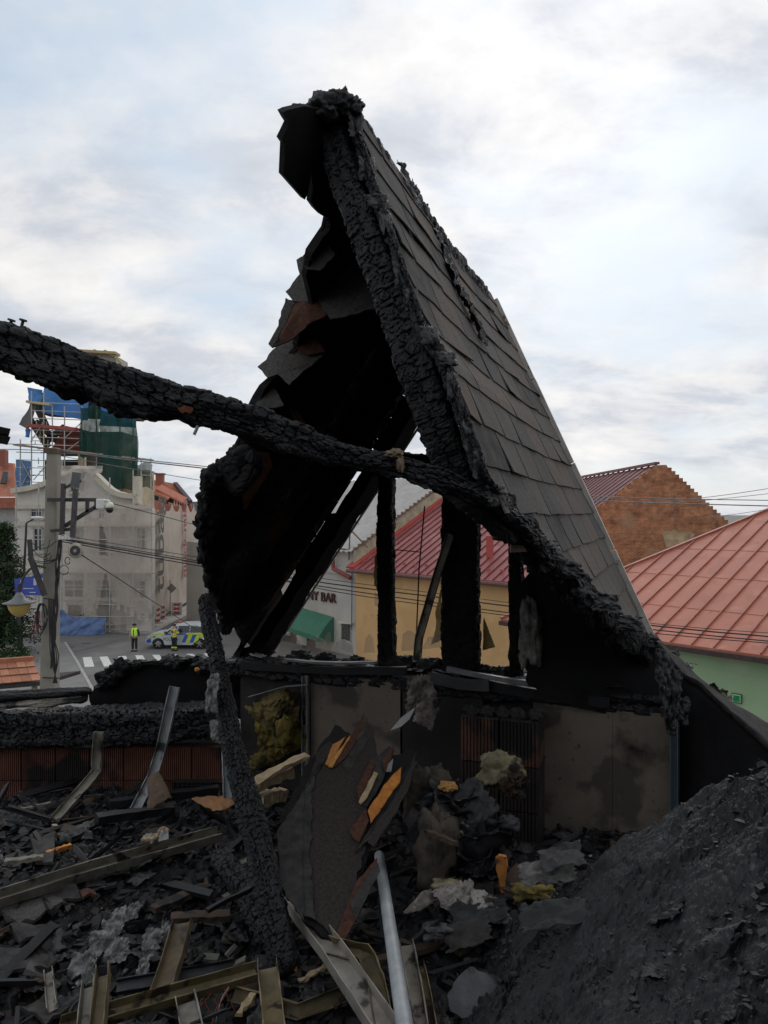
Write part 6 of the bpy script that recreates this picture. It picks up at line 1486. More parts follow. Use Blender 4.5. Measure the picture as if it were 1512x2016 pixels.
mb = MB(); mb.tube([PQ(836, 996, 4.05), PQ(825, 1120, 4.05), PQ(820, 1246, 4.05)], .0042, 5); mb.tube([PQ(777, 1082, 4.05), PQ(828, 1087, 4.05)], .003, 5); mb.build('iron_rod', mat('rod_rust', (0.03, 0.012, 0.012)), gw)
st_ = sweep('leaning_stud', C_ST(.042, .022), dense([PQ(888, 1052, 3.86), PQ(862, 1130, 3.84), PQ(826, 1255, 3.80), PQ(822, 1300, 3.78)], 3), -AX, ZINCD)
tag(st_, 'grey metal stud leaning in the window opening left of the broad charred post', 'stud')
tag(wool('wool_lump', PQ(1044, 1245, 3.72), (.06, .05, .19), 71, mat('wool_soot', (.05, .048, .045), rough=1, col2=(.30, .285, .26), scale=9, bump=1, bscale=50, spec=.1, spots=[((.012, .012, .012), 8, .58)]), None), 'sooted grey mineral wool lump standing right of the window posts', 'insulation')

# knee wall below the window: boards, studs, clay pier
kw = empty('knee_wall', PQ(800, 1600, 3.85), 'low attic wall of sooted plasterboard under the window', 'wall')
l0, l1 = PQ(470, 1320, 3.9).dot(BX), PQ(1330, 1400, 3.9).dot(BX)
mb = MB(); mb.prism([G(l0, 3.92, ZS - .1), G(l1 + .02, 3.92, ZS - .1), G(l1 + .02, 3.92, FLOOR), G(l0, 3.92, FLOOR)], AX * .2); mb.build('wall_core', MORTAR, kw)
def kboard(u0, u1, ztop, m_, q=3.86):
    a_, b_ = PQ(u0, 1400, q).dot(BX), PQ(u1, 1400, q).dot(BX)
    mb = MB(); mb.prism([G(a_, q, ztop), G(b_, q, ztop), G(b_, q, FLOOR), G(a_, q, FLOOR)], AX * .0125); mb.build('plasterboard', m_, kw)
kboard(612, 788, ZS - .045, BOARD); kboard(792, 950, ZS - .06, mat('board_burnt', (0.02, 0.018, 0.018), var=0.4, scale=5, spots=[((0.10, 0.075, 0.06), 3.2, 0.60)]))
kboard(1050, 1205.4, ZS - .09, BOARD); kboard(1206, 1322, ZS - .10, BOARD)
for u, m_ in ((606, ZINC), (1326, mat('stud_blue_grey', (0.13, 0.17, 0.20), rough=0.5, metal=.2, var=.2, scale=8))):
    l = PQ(u, 1400, 3.855).dot(BX); sweep('stud', C_ST(.036, .03), [G(l, 3.84, ZS - .05), G(l, 3.84, -1.2), G(l, 3.84, FLOOR)], -AX, m_, kw)
# clay block pier
pr = empty('clay_block_pier', PQ(1000, 1600, 3.7), 'stump of ribbed red clay blocks in front of the plasterboard', 'pier')
pl0, pl1 = PQ(905, 1400, 3.62).dot(BX), PQ(1062, 1400, 3.62).dot(BX); ztp = -1.02
nblk = 2; hb3 = .222
for r_ in range(3):
    for k in range(nblk):
        a_, b_ = pl0 + (pl1 - pl0) * k / nblk + .004, pl0 + (pl1 - pl0) * (k + 1) / nblk - .004
        z1 = ztp - r_ * hb3; z0 = z1 - hb3 + .008
        outl = []; nr_ = 11
        for i in range(nr_):
            x0 = a_ + (b_ - a_) * i / nr_; x1 = a_ + (b_ - a_) * (i + 1) / nr_; w = (x1 - x0)
            outl += [(x0, 3.63), (x0 + w * .15, 3.622), (x0 + w * .75, 3.622), (x0 + w * .85, 3.63)]
        outl += [(b_, 3.63), (b_, 3.845), (a_, 3.845)]
        mb = MB(); mb.prism([G(l, q, z0) for l, q in outl], UP * (z1 - z0)); mb.build('clay_block', CLAY if r_ == 0 else mat('clay_burnt', (0.012, 0.010, 0.010), rough=.9, col2=(0.032, 0.022, 0.018), scale=8, bump=.4, bscale=90), pr)
for i in range(5):
    l = pl0 + (pl1 - pl0) * (i + .5) / 5; blob('mortar_lump', G(l, 3.72, ztp + .01), (.04, .06, .025), 80 + i, MORTAR, pr, .5, 3, 14)

# ------------------------------------------------------------------ left wall of clay blocks
lw = empty('left_wall', W(200, 1560, 4.45), 'low wall of ribbed red clay blocks at the left under a charred wall plate', 'wall')
YL = 4.42
xa, xb = W(-90, 1500, YL).x, W(445, 1500, YL).x; zl1 = EYE - 1.40
nb = 8
for k in range(nb):
    a_, b_ = xa + (xb - xa) * k / nb + .004, xa + (xb - xa) * (k + 1) / nb - .004
    for r_ in range(2):
        z1 = zl1 - r_ * .2; z0 = z1 - .192; outl = []; nr_ = 16
        for i in range(nr_):
            x0 = a_ + (b_ - a_) * i / nr_; w = (b_ - a_) / nr_
            outl += [(x0, YL), (x0 + w * .15, YL - .009), (x0 + w * .75, YL - .009), (x0 + w * .85, YL)]
        outl += [(b_, YL), (b_, YL + .25), (a_, YL + .25)]
        mb = MB(); mb.prism([Vector((x, y, z0)) for x, y in outl], UP * (z1 - z0)); mb.build('clay_block', CLAY2, lw)
mb = MB(); mb.box(((xa + xb) / 2, YL + .15, zl1 - .2), xb - xa, .2, .42); mb.build('mortar_core', MORTAR, lw)
char_beam('wall_plate', [W(-120, 1436, YL + .02), W(100, 1432, YL + .02), W(260, 1425, YL + .02), W(420, 1415, YL + .02)], .24, .20, 91, lw, CHAR, step=.008, nr=80, cell=(.045, .05), deep=.012, ragged=.008, ends=0)
for i, (p, q, h_, m_) in enumerate([((-90, 1394), (172, 1372), .045, mat('ash_ledge', (0.25, 0.22, 0.185), var=.4, scale=9, spots=[((0.03, 0.03, 0.03), 5, .55)])), ((-90, 1376), (180, 1362), .05, CHARD), ((-90, 1468), (170, 1458), .04, mat('grey_ledge', (0.085, 0.082, 0.072), var=.4, scale=7, spots=[((0.02, 0.02, 0.02), 5, .52)])), ((130, 1468), (300, 1458), .03, CHAR)]):
    a_, b_ = W(*p, YL - .06 + .04 * (i < 2)), W(*q, YL - .06 + .04 * (i < 2))
    char_beam('ledge_board', [a_, a_.lerp(b_, .5), b_], .12 if i < 2 else .05, h_, 95 + i, lw, m_, step=.012, nr=36, cell=(.12, .05), deep=.004, ragged=.012)
# perforated clay block seen from its holed face
mb = MB(); hx0, hz0 = W(342, 1568, YL - .06).x, W(342, 1568, YL - .06).z
bwid, bh = .30, .085
px_ = 11; pz_ = 5
for i in range(px_ + 1): mb.box((hx0 + bwid * i / px_, YL - .05, hz0 + bh / 2), .008, .04, bh)
for j in range(pz_ + 1): mb.box((hx0 + bwid / 2, YL - .049, hz0 + bh * j / pz_), bwid, .038, .006)
mb.box((hx0 + bwid / 2, YL - .02, hz0 + bh / 2), bwid, .02, bh); tag(mb.build('perforated_block', CLAY), 'perforated clay block with rows of holes at the foot of the left wall', 'block')

# roof remnant above the left wall
rl = empty('left_roof_remnant', W(300, 1340, 4.7), 'black ragged strip of burnt roof above the left clay wall', 'roof')
pl = ragged([(175, 1368), (200, 1338), (225, 1318), (238, 1304), (300, 1300), (360, 1297), (385, 1290), (405, 1296), (420, 1310), (450, 1302), (496, 1300), (500, 1420), (180, 1404)], 6, 5, 3)
mb = MB(); mb.prism([W(u, v, YL + .28) for u, v in pl], (0, .06, 0)); mb.build('burnt_roofing', CHARD, rl)
char_beam('burnt_batten', [W(232, 1308, YL + .26), W(300, 1304, YL + .25), W(372, 1300, YL + .26)], .05, .03, 101, rl, CHAR, step=.01, nr=32)
for i in range(16):
    u = random.uniform(180, 420); v = float(np.interp(u, [175, 200, 238, 385, 420], [1366, 1340, 1306, 1294, 1306])); r_ = random.uniform(.015, .05)
    blob('char_crust', W(u, v + 8, YL + .27), (r_ * 1.4, r_, r_), 150 + i, CHARD if i % 3 else FELT, rl, .7, 3, 16)
blob('ember_scrap', W(388, 1318, YL + .2), (.015, .012, .014), 171, RAW, rl, .4, 3, 12)

# ------------------------------------------------------------------ main roof remnant at the right
rr_ = empty('right_roof_remnant', W(1420, 1450, 3.4), 'burnt lower edge of the main roof right of the dormer', 'roof')
ed = [(1288, 1256, 4.1), (1302, 1272, 3.95), (1322, 1300, 3.8), (1345, 1326, 3.7), (1380, 1352, 3.6), (1440, 1402, 3.45), (1480, 1440, 3.35), (1512, 1470, 3.28), (1600, 1540, 3.1), (1720, 1640, 2.9)]
P = []
E_ = resample([tuple(W(*p)) for p in ed], .02)
for i, p in enumerate(E_):
    p = Vector(p) + Vector((0, 0, .02 * float(fbm(i * .12, 0, 0, 9, 4)))); b_ = Vector((p.x * .97, p.y - .12, EYE + FLOOR))
    P.append([p.lerp(b_, t_) + Vector((0, .02 * float(fbm(i * .05, t_ * 6, 0, 10, 3)), 0)) for t_ in np.linspace(0, 1, 14)])
mb = MB(); mb.shell(P, Vector((.0, .04, 0))); mb.build('burnt_lining', CHARD, rr_, True)
fe = [(1296, 1256, 4.2), (1318, 1282, 4.1), (1342, 1304, 4.0), (1372, 1332, 3.95), (1430, 1378, 3.82), (1480, 1410, 3.72), (1512, 1428, 3.66), (1600, 1478, 3.6), (1720, 1560, 3.45)]
FE = resample([tuple(W(*p)) for p in fe], .02); P = []
for i in range(70):
    t_ = i / 69; a_ = Vector(E_[int(t_ * (len(E_) - 1))]); b_ = Vector(FE[int(t_ * (len(FE) - 1))])
    P.append([a_.lerp(b_, w) + UP * (.01 + .014 * float(fbm(i * .16, w * 3, 0, 12, 3))) for w in np.linspace(-.03, 1, 9)])
mb = MB(); mb.shell(P, UP * -.03); mb.build('outer_shingle_strip', mat('strip_soot', (0.012, 0.012, 0.013), rough=.9, col2=(.045, .043, .043), scale=11, bump=.8, bscale=120, spec=.2), rr_, True)
for i, (k, o, r_, m_) in enumerate([(.38, .0, .03, mat('moss', (0.05, 0.055, 0.015), var=.4, scale=20)), (.40, -.02, .03, WOOLG), (.70, .0, .02, MATS['moss']), (.74, .0, .02, BROWNWOOD), (.34, .0, .025, FELT), (.2, .0, .03, FELT), (.12, 0, .03, FELT)]):
    p = Vector(FE[int(k * (len(FE) - 1))]); wad('roof_scrap', p + UP * .008, (r_ * 1.3, r_, r_ * .6), 4, 180 + i, m_, rr_, 8, .006)
for i, (u, v, h_) in enumerate([(1330, 1350, 70), (1318, 1392, 90), (1345, 1400, 60), (1322, 1425, 50)]):
    y = 3.35; crumple('hanging_felt', (W(u - 18, v - h_ / 2, y), W(u + 16, v - h_ / 2, y), W(u + 10, v + h_ / 2, y - .02), W(u - 6, v + h_ / 2, y - .02)), 16, 22, .03, .004, FELT, 190 + i, rr_, freq=20, bite=.6)
# stray board end at the left edge of the view
so = empty('hanging_board', W(-20, 850, 2.0), 'black charred board end poking in at the left edge', 'board')
for v0, v1 in ((838, 852), (854, 864)):
    mb = MB(); mb.prism([W(-200, v0 - 40, 2.0), W(21, v0 + 6, 2.0), W(18, v1 + 4, 2.0), W(-200, v1 - 40, 2.0)], (-.066, .12, 0)); mb.build('board', CHARD, so)

# ================================================================== DEBRIS ON THE FLOOR
def hp(x, y):                  # fallen roof slab at the right
    pl = 1.033 * x - .248 * y - 1.224
    d = ((x - 1.038) * .5 + (y - 2.0) * .516) / .7185
    return np.where(d > 0, pl - d * 2.2 - .0, pl)
def hd_(x, y):
    x = np.asarray(x, float); y = np.asarray(y, float)
    b = FLOOR + .10 - .06 * np.clip((y - 3.3) / .8, 0, 1) + .09 * fbm(x * 1.6, y * 1.6, 0, 2, 3) + .03 * fbm(x * 5, y * 5, 0, 4, 3)
    b = b + .05 * np.exp(-((x + 1.15) ** 2 / .35 + (y - 3.6) ** 2 / .5)) + .10 * np.exp(-((x - .35) ** 2 / .3 + (y - 3.2) ** 2 / .3))
    b = b + .12 * np.exp(-((x - .5) ** 2 / .1 + (y - 2.75) ** 2 / .12))
    return b
def SP(u, v, o=0.0):           # where the sight line through a pixel meets the debris
    d = W(u, v, 1.0) - EYEP; ys = np.arange(1.0, 5.2, .006)
    x_ = d.x * ys; surf = np.maximum(hd_(x_, ys), np.where(x_ > .1, hp(x_, ys), -9)) + o
    hit = np.nonzero(d.z * ys <= surf)[0]
    return EYEP + d * float(ys[hit[0]] if len(hit) else ys[-1])
# fine rubble surface
nx, ny = 560, 440
X, Y = np.meshgrid(np.linspace(-3.4, 2.6, nx), np.linspace(.9, 4.45, ny), indexing='ij')
f1, f2, cid = voro(X * 14 + fbm(X * 6, Y * 6, 0, 8, 2), Y * 14, 5)
f1b, f2b, cidb = voro(X * 38, Y * 38 + fbm(X * 9, Y * 9, 0, 6, 2), 9)
Z = hd_(X, Y) + (cid - .5) * .040 * np.clip((f2 - f1) / .25, 0, 1) + (cidb - .5) * .022 * np.clip((f2b - f1b) / .3, 0, 1) + .02 * fbm(X * 24, Y * 24, 0, 12, 4)
DEB = mat('debris', (0.005, 0.005, 0.0055), rough=.6, col2=(0.018, 0.0185, 0.020), scale=16, bump=1.0, bscale=90, spec=.4, spots=[((0.075, 0.075, 0.077), 17, .68), ((0.05, 0.036, 0.026), 6, .69)])
tag(np_grid_obj('debris_bed', X, Y, EYE + Z, DEB, smooth=False, flip=False), 'bed of black charcoal and ash covering the attic floor', 'debris', kind='stuff')
# loose charcoal pieces
def chunks(name, n, region, m, smin, smax, label, cat, seed, flatness=.5, lift=.5, surf=hd_, thin=(.35, .9)):
    r = np.random.default_rng(seed)
    base = np.array([[-1, -1, -1], [1, -1, -1], [1, 1, -1], [-1, 1, -1], [-1, -1, 1], [1, -1, 1], [1, 1, 1], [-1, 1, 1]], float)
    fc = np.array([(0, 3, 2, 1), (4, 5, 6, 7), (0, 1, 5, 4), (1, 2, 6, 5), (2, 3, 7, 6), (3, 0, 4, 7)])
    x, y = r.uniform(region[0], region[1], n), r.uniform(region[2], region[3], n)
    s = smin + (smax - smin) * r.random(n) ** 2.5
    sc = np.stack([s, s * r.uniform(thin[0], thin[1], n), s * r.uniform(.12, flatness, n) * (1 if thin[1] > .5 else .25)], -1)
    v = base[None] * (1 + r.uniform(-.35, .35, (n, 8, 3))) * sc[:, None, :]
    a, b, c = r.uniform(0, 6.28, n)[:, None], r.normal(0, .35, n)[:, None], r.normal(0, .35, n)[:, None]
    X_, Y_, Z_ = v[..., 0], v[..., 1], v[..., 2]
    X_, Z_ = X_ * np.cos(c) + Z_ * np.sin(c), Z_ * np.cos(c) - X_ * np.sin(c)
    Y_, Z_ = Y_ * np.cos(b) - Z_ * np.sin(b), Y_ * np.sin(b) + Z_ * np.cos(b)
    X_, Y_ = X_ * np.cos(a) - Y_ * np.sin(a), X_ * np.sin(a) + Y_ * np.cos(a)
    z0 = EYE + surf(x, y) + s * lift * r.random(n)
    V_ = np.stack([X_ + x[:, None], Y_ + y[:, None], Z_ + z0[:, None]], -1).reshape(-1, 3)
    F_ = (fc[None] + (np.arange(n) * 8)[:, None, None]).reshape(-1, 4)
    me = bpy.data.meshes.new(name); me.from_pydata(V_.tolist(), [], F_.tolist()); me.materials.append(m); me.update()
    o = bpy.data.objects.new(name, me); COL.objects.link(o); return tag(o, label, cat, kind='stuff')
reg = (-2.9, 1.3, 1.6, 4.35)
chunks('charcoal_pieces', 16000, reg, CHAR, .004, .036, 'loose black charcoal pieces scattered over the attic floor', 'charcoal', 3)
chunks('ash_flakes', 4200, reg, mat('ash_flake', (0.08, 0.08, 0.082), var=.8, scale=25), .002, .013, 'small grey ash flakes among the charcoal', 'ash', 4, .3, 1.6)
chunks('shingle_flakes', 420, reg, FELT, .012, .045, 'thin sooted shingle flakes lying among the charcoal', 'shingle flakes', 5, .14, 1.2)
chunks('wood_splinters', 260, reg, BROWNWOOD, .010, .05, 'brown half burnt wood splinters among the charcoal', 'splinters', 6, .3, 1.4)
chunks('pale_crumbs', 220, reg, mat('pale_crumb', (0.30, 0.285, 0.25), var=.5, scale=20), .002, .011, 'pale plaster crumbs sprinkled over the debris', 'crumbs', 7, .6, 2.2)
chunks('burnt_sticks', 420, reg, CHAR, .04, .17, 'thin burnt sticks tangled over the charcoal', 'sticks', 21, .4, .5, thin=(.04, .12))
chunks('brown_sticks', 110, reg, BROWNWOOD, .03, .13, 'thin brown scorched sticks tangled over the charcoal', 'sticks', 22, .4, .6, thin=(.05, .12))
chunks('pale_sticks', 46, reg, mat('grey_stick', (.12, .105, .08), var=.5, scale=20), .02, .10, 'thin pale weathered sticks tangled over the charcoal', 'sticks', 23, .4, .7, thin=(.05, .12))
fm = MB()
for i in range(170):
    x, y = random.uniform(-2.4, 1.0), random.uniform(1.9, 4.2); w_, l_ = random.uniform(.02, .075), random.uniform(.03, .13); a = random.uniform(0, 6.28)
    c_ = Vector((x, y, EYE + float(hd_(x, y)) + random.uniform(.02, .05))); d1 = Vector((math.cos(a), math.sin(a), random.uniform(-.25, .25))); d2 = Vector((-math.sin(a), math.cos(a), random.uniform(-.35, .35)))
    crumple('x', (c_ - d1 * l_ - d2 * w_, c_ + d1 * l_ - d2 * w_, c_ + d1 * l_ + d2 * w_, c_ - d1 * l_ + d2 * w_), 16, 12, .028, .006, None, 600 + i, None, freq=16, bite=.8, nrm=UP, into=fm)
tag(fm.build('felt_litter', mat('felt_dark', (.006, .006, .007), rough=.45, col2=(.065, .066, .070), scale=30, thr=(.45, .8), bump=1, bscale=110), None, True), 'torn sheets of burnt roofing felt littered over the charcoal', 'felt', kind='stuff')
# fallen roof slab
nx, ny = 640, 640
X, Y = np.meshgrid(np.linspace(-.25, 2.3, nx), np.linspace(.75, 3.2, ny), indexing='ij')
f1, f2, cid = voro(X * 5.5 + .5 * fbm(X * 4, Y * 4, 0, 8, 2), Y * 4.5, 15)
f1b, f2b, cidb = voro(X * 26 + fbm(X * 9, Y * 9, 0, 8, 2), Y * 26, 19)
patchy = np.clip(fbm(X * 3.2, Y * 3.2, 0, 25, 3) * 2.2 + .55, 0, 1)
def crumb(fq, sd, w=.3):
    a1, a2, ai = voro(X * fq + .4 * fbm(X * fq * .5, Y * fq * .5, 0, sd, 2), Y * fq + .4 * fbm(X * fq * .5 + 9, Y * fq * .5, 0, sd, 2), sd); return (ai - .5) * np.clip((a2 - a1) / w, 0, 1) - .25 * (1 - np.clip((a2 - a1) / w, 0, 1))
pit = np.clip(fbm(X * 13, Y * 13, 0, 41, 3) * 3 - .55, 0, 1)
Z = hp(X, Y) + .03 * fbm(X * 3, Y * 3, 0, 21, 3) + (cid - .5) * .040 * np.clip((f2 - f1) / .05, 0, 1) + (.22 + .6 * patchy) * (.026 * crumb(24, 51) + .022 * crumb(52, 52) + .016 * crumb(105, 53)) + .035 * fbm(X * 6, Y * 6, 0, 24, 3) - .034 * pit * (.3 + patchy) + .005 * fbm(X * 130, Y * 130, 0, 31, 2)
edge_d = ((X - 1.038) * .5 + (Y - 2.0) * .516) / .7185
Z = Z + np.exp(-(edge_d / .06) ** 2) * .03 * fbm(X * 9, Y * 9, 0, 23, 4)
Z = np.maximum(Z, FLOOR - .05)
TAR = mat('tarry_slab', (0.006, 0.0078, 0.0086), rough=.6, col2=(0.019, 0.0238, 0.0262), scale=14, bump=.9, bscale=110, spec=.45, spots=[((0.085, 0.088, 0.092), 24, .70)])
tag(np_grid_obj('fallen_roof_slab', X, Y, EYE + Z, TAR, smooth=False), 'large slab of black tarry fallen roofing heaped at the lower right', 'roof slab')
fm = MB()
for i in range(60):
    x, y = random.uniform(.25, 1.9), random.uniform(1.0, 2.5)
    if (x - 1.038) * .5 + (y - 2.0) * .516 > -.03: continue
    w_, l_ = random.uniform(.015, .045), random.uniform(.02, .06); a = random.uniform(0, 6.28)
    c_ = Vector((x, y, EYE + float(hp(x, y)) + random.uniform(.0, .03))); tx = Vector((1, 0, 1.033)).normalized(); ty = Vector((0, 1, -.248)).normalized()
    d1 = tx * math.cos(a) + ty * math.sin(a) + UP * random.uniform(-.15, .15); d2 = ty * math.cos(a) - tx * math.sin(a) + UP * random.uniform(-.2, .2)
    crumple('x', (c_ - d1 * l_ - d2 * w_, c_ + d1 * l_ - d2 * w_, c_ + d1 * l_ + d2 * w_, c_ - d1 * l_ + d2 * w_), 18, 14, .025, .012, None, 800 + i, None, freq=13, bite=.6, nrm=UP, into=fm)
tag(fm.build('slab_flakes', TAR, None, False), 'matted black roofing flakes stuck to the fallen slab', 'roofing flakes', kind='stuff')
regh = (.1, 2.0, .9, 2.5)
chunks('slab_crumbs', 6000, regh, TAR, .002, .011, 'black crumbs lying on the fallen roof slab', 'crumbs', 8, .5, .6, surf=lambda x, y: np.maximum(hp(x, y), FLOOR))
chunks('slab_ash_specks', 130, regh, MATS['ash_flake'], .0015, .005, 'tiny pale ash specks on the fallen roof slab', 'ash', 9, .5, 1.2, surf=lambda x, y: np.maximum(hp(x, y), FLOOR) + .01)
for i, (u, v, w_, h_, m_, lab) in enumerate([(1085, 1760, 60, 50, mat('ash_dull', (.05, .05, .05), rough=1, col2=(.20, .195, .19), scale=16, bump=1, bscale=80, spots=[((.02, .02, .02), 8, .56)]), 'crumpled grey ash sheet at the foot of the fallen slab'), (1115, 1730, 50, 30, FELT, 'small curled felt scrap on the lower rim of the fallen slab'), (950, 1840, 60, 36, TAR, 'flat black tar piece below the grey wool sheet'), (1100, 1850, 76, 36, TAR, 'flat black tar flake overhanging a dark hollow'), (925, 1880, 50, 30, SOOTED, 'small sooted flake left of the fallen slab')]):
    p = SP(u, v, .05); s = p.y / F
    tag(crumple('roofing_scrap', (p + Vector((-w_ * s, -.02, .02)), p + Vector((w_ * s, .02, .04)), p + Vector((w_ * s, .12, .07)), p + Vector((-w_ * s, .10, .05))), 18, 14, .03, .01, m_, 400 + i, None, freq=12, bite=.5, nrm=UP), lab, 'roofing scrap')

# ------------------------------------------------------------------ leaning charred post
lp_ = [(402, 1172, 3.36), (424, 1280, 3.18), (444, 1400, 3.0), (476, 1540, 2.82), (506, 1660, 2.68), (535, 1780, 2.55), (566, 1920, 2.42)]
o = char_beam('leaning_post', [W(*p) for p in lp_], [.055, .07, .076, .082, .087, .092], [.055, .07, .076, .082, .087], 121, None, step=.0042, nr=88, cell=(.019, .024), deep=.0045, ragged=.009, up=Vector((0, -1, 0)))
tag(o, 'charred post leaning from the floor debris up to the left of the window', 'post')
for i, (u, v, w_, h_) in enumerate([(418, 1370, 26, 70), (428, 1440, 24, 50), (420, 1345, 20, 40)]):
    y = 2.98; crumple('peeling_wrap', (W(u - w_ / 2, v - h_ / 2, y), W(u + w_ / 2, v - h_ / 2, y - .03), W(u + w_ / 2, v + h_ / 2, y - .04), W(u - w_ / 2, v + h_ / 2, y)), 20, 26, .03, .004, mat('peel', (0.07, 0.068, 0.07), rough=.6, col2=(.30, .29, .29), scale=30, bump=.6), 410 + i, o, freq=16, bite=.4)
a_, b_ = SP(430, 1680, .08), SP(545, 1862, .06)
tag(char_beam('charred_log', [a_, a_.lerp(b_, .5) + UP * .02, b_], .085, .08, 122, None, step=.005, nr=72, cell=(.028, .034), deep=.007), 'short charred timber lying beside the foot of the leaning post', 'timber')
# mineral wool sheets against the wall
wy = empty('mineral_wool', PQ(540, 1520, 3.8), 'yellow mineral wool batt sagging against the wall left of the stud', 'insulation')
for i, (q4, m_) in enumerate([([(480, 1390), (560, 1352), (598, 1368), (560, 1500)], WOOLY), ([(500, 1400), (600, 1362), (600, 1470), (505, 1520)], mat('wool_dark', (0.075, 0.06, 0.025), col2=(.24, .185, .05), rough=1, scale=9, bump=1.0, bscale=60, spec=.1, spots=[((.02, .018, .012), 6, .54)]))]):
    crumple('batt', [PQ(u, v, 3.78 + .04 * i) for u, v in q4], 44, 44, .05, .04, m_, 430 + i, wy, freq=7, bite=.3)
wool('batt_end', PQ(515, 1500, 3.7), (.08, .06, .05), 433, MATS['wool_dark'], wy)
wool('batt_end', PQ(560, 1440, 3.74), (.06, .04, .09), 434, MATS['wool_dark'], wy)
pp = [PQ(490, 1372, 3.76), PQ(560, 1352, 3.75), PQ(606, 1348, 3.76)]
sweep('foil_strip', [(-.012, 0), (.012, 0), (.012, .003), (-.012, .003)], dense(pp, 4), UP, MATS['scrap_silver'], wy)
# torn boards in the corner by the wool
for i, (p, q, h_, m_, lab) in enumerate([((505, 1545), (606, 1492), .02, PALEWOOD, 'pale torn strip of board rising to the stud in the corner'), ((500, 1560), (572, 1528), .05, PALEWOOD, 'splintered pale board at the foot of the yellow wool'), ((508, 1590), (556, 1574), .05, mat('splinter', (0.34, 0.25, 0.16), var=.4, scale=30), 'short splintered board stub behind the leaning post')]):
    a_, b_ = W(*p, 3.35), W(*q, 3.5)
    tag(sweep('torn_board', [(-.03, 0), (.03, 0), (.03, h_), (-.03, h_)], dense([a_, a_.lerp(b_, .5) + UP * .01, b_], 5), UP, m_, None, .006), lab, 'board')

# ------------------------------------------------------------------ metal studs standing and lying about
def stud(name, pts, w, f, up, m, label, k=4, jit=.0015, cat='stud'):
    return tag(sweep(name, C_ST(w, f), dense(pts, k), up, m, None, jit), label, cat)
bk = Vector((0, -1, .2))
stud('metal_stud', [W(346, 1352, 4.2), W(318, 1480, 4.12), W(300, 1535, 4.05), W(266, 1600, 3.9)], .055, .035, bk, ZINC, 'tall bent galvanised stud leaning against the left wall plate')
stud('metal_stud', [W(196, 1440, 4.15), W(194, 1475, 4.14), W(192, 1520, 4.12), W(150, 1570, 3.95), W(108, 1618, 3.75)], .05, .03, bk, ZINCD, 'bent galvanised stud folded at a knee before the red blocks', 3)
stud('metal_stud', [W(448, 1468, 3.55), W(450, 1520, 3.5), W(452, 1570, 3.45)], .045, .03, bk, mat('stud_pale', (.27, .31, .315), rough=.5, metal=.2, var=.15, scale=9), 'short pale blue grey stud upright behind the leaning post')
a_, b_ = SP(-120, 1815, .06), SP(432, 1648, .09); sag = a_.lerp(b_, .52) + UP * .01
stud('metal_stud', [a_, sag, b_], .06, .045, (0, -.35, .9), ZINCD, 'long straight galvanised stud lying from the left edge across the debris', 5)
a_, b_ = SP(572, 1800, .10), SP(770, 2070, .16)
stud('metal_stud', [a_ + UP * .05, a_.lerp(b_, .5) + UP * .05, b_ + UP * .02], .075, .04, (0.2, -.5, .85), mat('stud_pale_dirty', (.22, .205, .18), rough=.55, metal=.2, col2=(.36, .34, .30), scale=10, spots=[((.05, .045, .04), 9, .63)]), 'wide pale stud running from the slab foot to the lower frame edge', 5)
a_, b_ = SP(528, 1908, .16), SP(545, 2075, .16)
stud('metal_stud', [a_, a_.lerp(b_, .5), b_], .06, .045, (0, -.4, .9), RUST, 'scorched yellow stud with open end facing up at the bottom centre', 4)
stud('metal_stud', [SP(462, 1955, .05), SP(590, 1990, .03), SP(690, 1950, .06), SP(735, 1915, .10)], .045, .03, (0, -.8, .5), RUST, 'curled rusty stud lying behind the wide pale stud', 4)
stud('metal_stud', [SP(650, 1872, .12), SP(722, 1890, .14), SP(742, 1950, .14), SP(765, 2070, .14)], .055, .045, (0, -.6, .8), RUST, 'rusty yellow stud bent to a right angle beside the pipe', 4)
stud('metal_stud', [SP(800, 1862, .12), SP(815, 1940, .13), SP(835, 2070, .12)], .045, .03, (0, -.5, .85), ZINCD, 'pair like dirty stud right of the pipe at the bottom edge', 4)
stud('metal_stud', [SP(826, 1905, .08), SP(842, 1980, .1), SP(856, 2070, .1)], .03, .03, (0, -.5, .85), RUST, 'narrow rusty stud rightmost beside the pipe', 4)
a_, b_ = SP(120, 2030, .10), SP(505, 1918, .08)
stud('metal_stud', [a_, a_.lerp(b_, .45), b_], .05, .035, (0, -.4, .9), RUST, 'long scorched stud rising from the lower left to the centre', 6)
stud('metal_stud', [SP(362, 1818, .14), SP(340, 1900, .12), SP(318, 1968, .08)], .07, .03, (-.1, -.6, .75), mat('stud_brown', (.075, .055, .032), rough=.7, col2=(.17, .125, .065), scale=10, spots=[((.02, .018, .015), 9, .55)]), 'short brown stud standing out of the debris left of centre', 4)
stud('metal_stud', [SP(178, 1945, .16), SP(165, 2070, .14)], .035, .04, (0, -.4, .9), ZINCD, 'left one of two studs sticking up at the lower left', 5)
stud('metal_stud', [SP(206, 1922, .18), SP(192, 2070, .16)], .04, .045, (0, -.4, .9), RUST, 'right one of two studs sticking up at the lower left', 5)
stud('metal_stud', [SP(368, 1975, .08), SP(388, 2070, .1)], .06, .035, (0, -.4, .9), ZINCD, 'broad stud end below the long scorched stud', 4)
stud('metal_stud', [SP(98, 1915, .06), SP(106, 1990, .05)], .03, .02, (0, -.5, .8), ZINCD, 'small grey stud end among the slates at the left', 3)
stud('metal_stud', [SP(230, 1945, .05), SP(330, 1928, .05), SP(460, 1905, .05)], .045, .02, (0, -.5, .8), mat('stud_dark', (.035, .037, .04), rough=.5, metal=.3, var=.4, scale=9), 'dark sooted stud lying behind the long scorched stud', 4)
